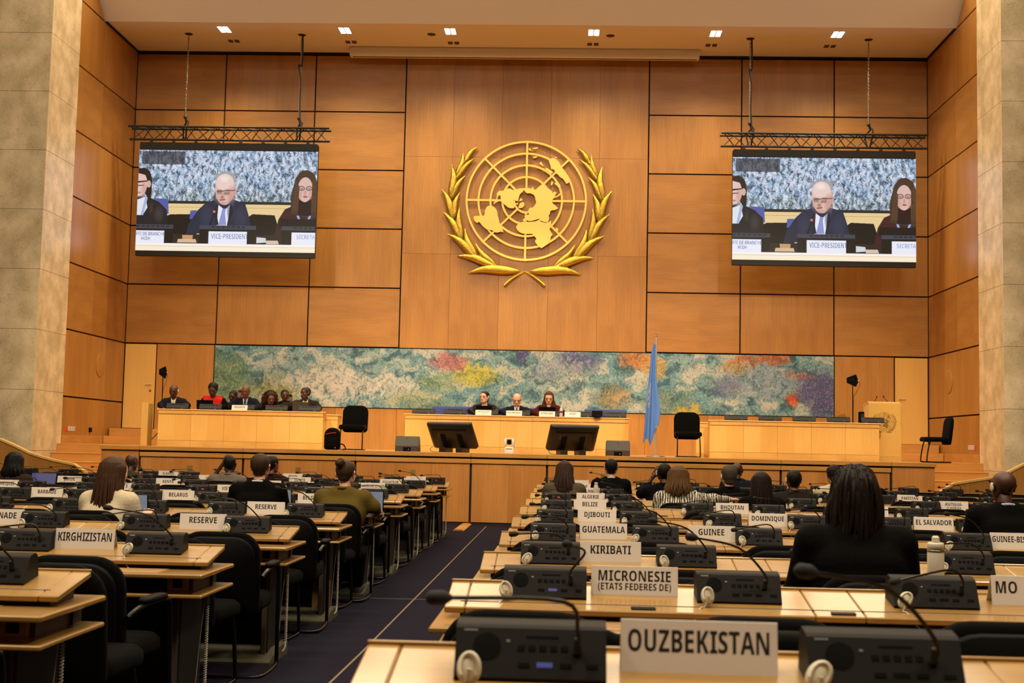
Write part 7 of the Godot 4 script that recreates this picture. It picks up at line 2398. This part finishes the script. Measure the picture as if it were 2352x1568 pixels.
	part(t, "cable", tube(curve_points([Vector3(0.03, 0.06, 0.02), Vector3(0.02, 0.0, 0.05), Vector3(-0.04, -0.02, 0.04), Vector3(-0.06, 0.005, 0.02)], 4), 0.004, 5), M["rubber"])
	for q in [[-1.52, "in front of the leather jacket"], [-0.32, "in front of the burgundy sweater"], [-6.88, "in front of the red wrap"], [-5.03, "in front of the charcoal suit"]]:
		var l := thing("laptop", "open laptop lid seen from behind on the rostrum, " + q[1], "laptop", Vector3(q[0], 1.82, -24.92), PI)
		part(l, "base", box(Vector3(0.32, 0.014, 0.22), 0.004), M["console_dark"], Vector3(0, 0.007, 0))
		part(l, "lid", box(Vector3(0.32, 0.30, 0.008), 0.003), M["desk_shade_panel"] if q[0] == -5.03 else M["console_dark"], Vector3(0, 0.155, -0.13), Vector3(-0.18, 0, 0))
	# papers
	for q in [[-5.62, "open papers on the left rostrum desk under the reaching hand"], ]:
		var l := thing("papers", q[1], "paper", Vector3(q[0], 1.937, -24.66))
		part(l, "sheet", box(Vector3(0.21, 0.003, 0.1), 0.0005), M["card"], Vector3(0, 0.0015, 0))
		part(l, "sheet", box(Vector3(0.20, 0.003, 0.1), 0.0005), M["shirt_blue"], Vector3(0.05, 0.005, -0.01), Vector3(0, 0.2, 0))

const CONTINENTS := [
	[-0.069, 0.261, -0.135, 0.293, -0.168, 0.286, -0.246, 0.258, -0.311, 0.244, -0.378, 0.277, -0.430, 0.286, -0.482, 0.269, -0.515, 0.235, -0.560, 0.224, -0.613, 0.231, -0.665, 0.204, -0.697, 0.153, -0.692, 0.100, -0.707, 0.033, -0.739, -0.021, -0.771, -0.061, -0.757, -0.107, -0.738, -0.067, -0.692, -0.047, -0.660, -0.033, -0.654, -0.013, -0.687, 0.007, -0.675, 0.060, -0.663, 0.107, -0.611, 0.117, -0.602, 0.034, -0.574, -0.058, -0.527, -0.084, -0.474, -0.130, -0.434, -0.162, -0.394, -0.182, -0.341, -0.188, -0.289, -0.187, -0.251, -0.120, -0.265, -0.067, -0.306, -0.001, -0.267, 0.006, -0.227, -0.014, -0.194, -0.013, -0.176, 0.067, -0.152, 0.147, -0.113, 0.187, -0.074, 0.221],
	[-0.184, -0.172, -0.147, -0.066, -0.082, -0.031, -0.042, -0.064, -0.047, -0.130, -0.092, -0.171, -0.145, -0.185],
	[-0.174, -0.013, -0.124, 0.067, -0.077, 0.008, -0.135, -0.012],
	[-0.239, -0.067, -0.187, -0.053, -0.199, -0.099, -0.245, -0.093],
	[-0.920, -0.149, -0.855, -0.129, -0.762, -0.154, -0.708, -0.206, -0.674, -0.285, -0.666, -0.365, -0.638, -0.444, -0.616, -0.536, -0.595, -0.602, -0.554, -0.668, -0.512, -0.766, -0.565, -0.747, -0.618, -0.755, -0.670, -0.775, -0.722, -0.763, -0.776, -0.724, -0.841, -0.712, -0.920, -0.699, -0.974, -0.661, -1.028, -0.608, -1.068, -0.556, -1.108, -0.517, -1.134, -0.550, -1.187, -0.525, -1.228, -0.465, -1.236, -0.399, -1.190, -0.385, -1.138, -0.378, -1.072, -0.377, -0.994, -0.376, -0.968, -0.329, -0.973, -0.263, -0.951, -0.210],
	[-0.056, 0.261, 0.043, 0.276, 0.102, 0.276, 0.147, 0.323, 0.173, 0.337, 0.161, 0.284, 0.214, 0.258, 0.265, 0.312, 0.329, 0.366, 0.382, 0.380, 0.435, 0.354, 0.488, 0.315, 0.554, 0.276, 0.601, 0.230, 0.621, 0.190, 0.660, 0.224, 0.719, 0.205, 0.687, 0.158, 0.675, 0.105, 0.727, 0.119, 0.779, 0.173, 0.843, 0.227, 0.856, 0.214, 0.792, 0.133, 0.728, 0.092, 0.676, 0.078, 0.637, 0.051, 0.605, -0.002, 0.626, -0.055, 0.692, -0.107, 0.759, -0.172, 0.694, -0.213, 0.629, -0.220, 0.577, -0.241, 0.565, -0.307, 0.527, -0.367, 0.553, -0.374, 0.548, -0.440, 0.523, -0.500, 0.438, -0.508, 0.346, -0.469, 0.319, -0.430, 0.267, -0.444, 0.202, -0.465, 0.124, -0.486, 0.071, -0.486, 0.005, -0.461, -0.014, -0.494, -0.066, -0.488, -0.061, -0.435, -0.015, -0.422, -0.036, -0.369, 0.003, -0.348, 0.081, -0.327, 0.040, -0.262, 0.091, -0.168, 0.156, -0.167, 0.195, -0.127, 0.239, -0.047, 0.218, 0.019, 0.210, 0.085, 0.177, 0.138, 0.097, 0.177, 0.018, 0.176, -0.028, 0.208],
	[-0.038, -0.289, 0.008, -0.282, 0.029, -0.322, -0.017, -0.345],
	[-0.227, -0.636, -0.202, -0.583, -0.124, -0.529, -0.046, -0.501, 0.032, -0.507, 0.124, -0.506, 0.215, -0.491, 0.320, -0.483, 0.399, -0.511, 0.491, -0.531, 0.530, -0.533, 0.581, -0.466, 0.602, -0.505, 0.590, -0.585, 0.559, -0.664, 0.586, -0.717, 0.640, -0.802, 0.595, -0.855, 0.590, -0.928, 0.540, -1.021, 0.462, -1.075, 0.385, -1.129, 0.305, -1.077, 0.239, -0.999, 0.231, -0.947, 0.263, -0.907, 0.209, -0.841, 0.156, -0.789, 0.077, -0.791, -0.014, -0.792, -0.093, -0.780, -0.159, -0.741, -0.206, -0.689],
	[0.722, -0.636, 0.768, -0.661, 0.757, -0.754, 0.664, -0.709],
	[0.516, 0.988, 0.608, 1.033, 0.646, 1.021, 0.696, 0.996, 0.760, 0.934, 0.799, 0.858, 0.850, 0.783, 0.927, 0.670, 0.990, 0.583, 1.036, 0.495, 1.005, 0.444, 0.944, 0.412, 0.905, 0.468, 0.854, 0.537, 0.791, 0.567, 0.741, 0.630, 0.678, 0.667, 0.664, 0.717, 0.626, 0.761, 0.576, 0.761, 0.562, 0.830, 0.542, 0.893, 0.523, 0.931],
	[0.633, 1.059, 0.695, 1.053, 0.708, 1.022, 0.658, 1.034],
	[0.426, 0.765, 0.463, 0.791, 0.514, 0.766, 0.589, 0.717, 0.627, 0.679, 0.566, 0.640, 0.515, 0.690],
	[0.030, 1.241, 0.067, 1.261, 0.106, 1.192, 0.043, 1.210],
	[0.105, 1.242, 0.179, 1.275, 0.254, 1.282, 0.255, 1.257, 0.192, 1.237],
	[0.657, 0.414, 0.719, 0.466, 0.795, 0.391, 0.809, 0.303, 0.771, 0.302, 0.733, 0.352],
	[0.571, 0.388, 0.594, 0.476, 0.632, 0.452, 0.608, 0.376],
	[0.287, 0.890, 0.336, 0.941, 0.349, 0.916, 0.394, 0.834, 0.375, 0.828],
	[0.121, 1.046, 0.184, 1.059, 0.240, 1.060, 0.234, 1.035, 0.166, 1.015],
]
const LEAVES := [
	[-1.520, 0.848, -1.173, 1.284, 0.111],
	[-1.676, 0.548, -1.527, 1.133, -0.117],
	[-1.693, 0.484, -1.223, 1.010, 0.111],
	[-1.806, -0.023, -1.784, 0.844, -0.160],
	[-1.806, -0.023, -1.445, 0.589, 0.123],
	[-1.724, -0.512, -2.020, 0.265, -0.160],
	[-1.724, -0.512, -1.567, 0.188, 0.141],
	[-1.494, -1.005, -1.980, -0.288, -0.160],
	[-1.494, -1.005, -1.564, -0.165, 0.141],
	[-1.116, -1.432, -1.860, -0.816, -0.184],
	[-1.116, -1.432, -1.433, -0.671, 0.154],
	[-0.652, -1.594, -1.623, -1.340, -0.184],
	[-0.652, -1.594, -1.175, -1.026, 0.135],
	[-0.110, -1.673, -1.339, -1.743, -0.209],
]
const STEM := [0.002, -1.684, -0.293, -1.826, -0.475, -2.016]
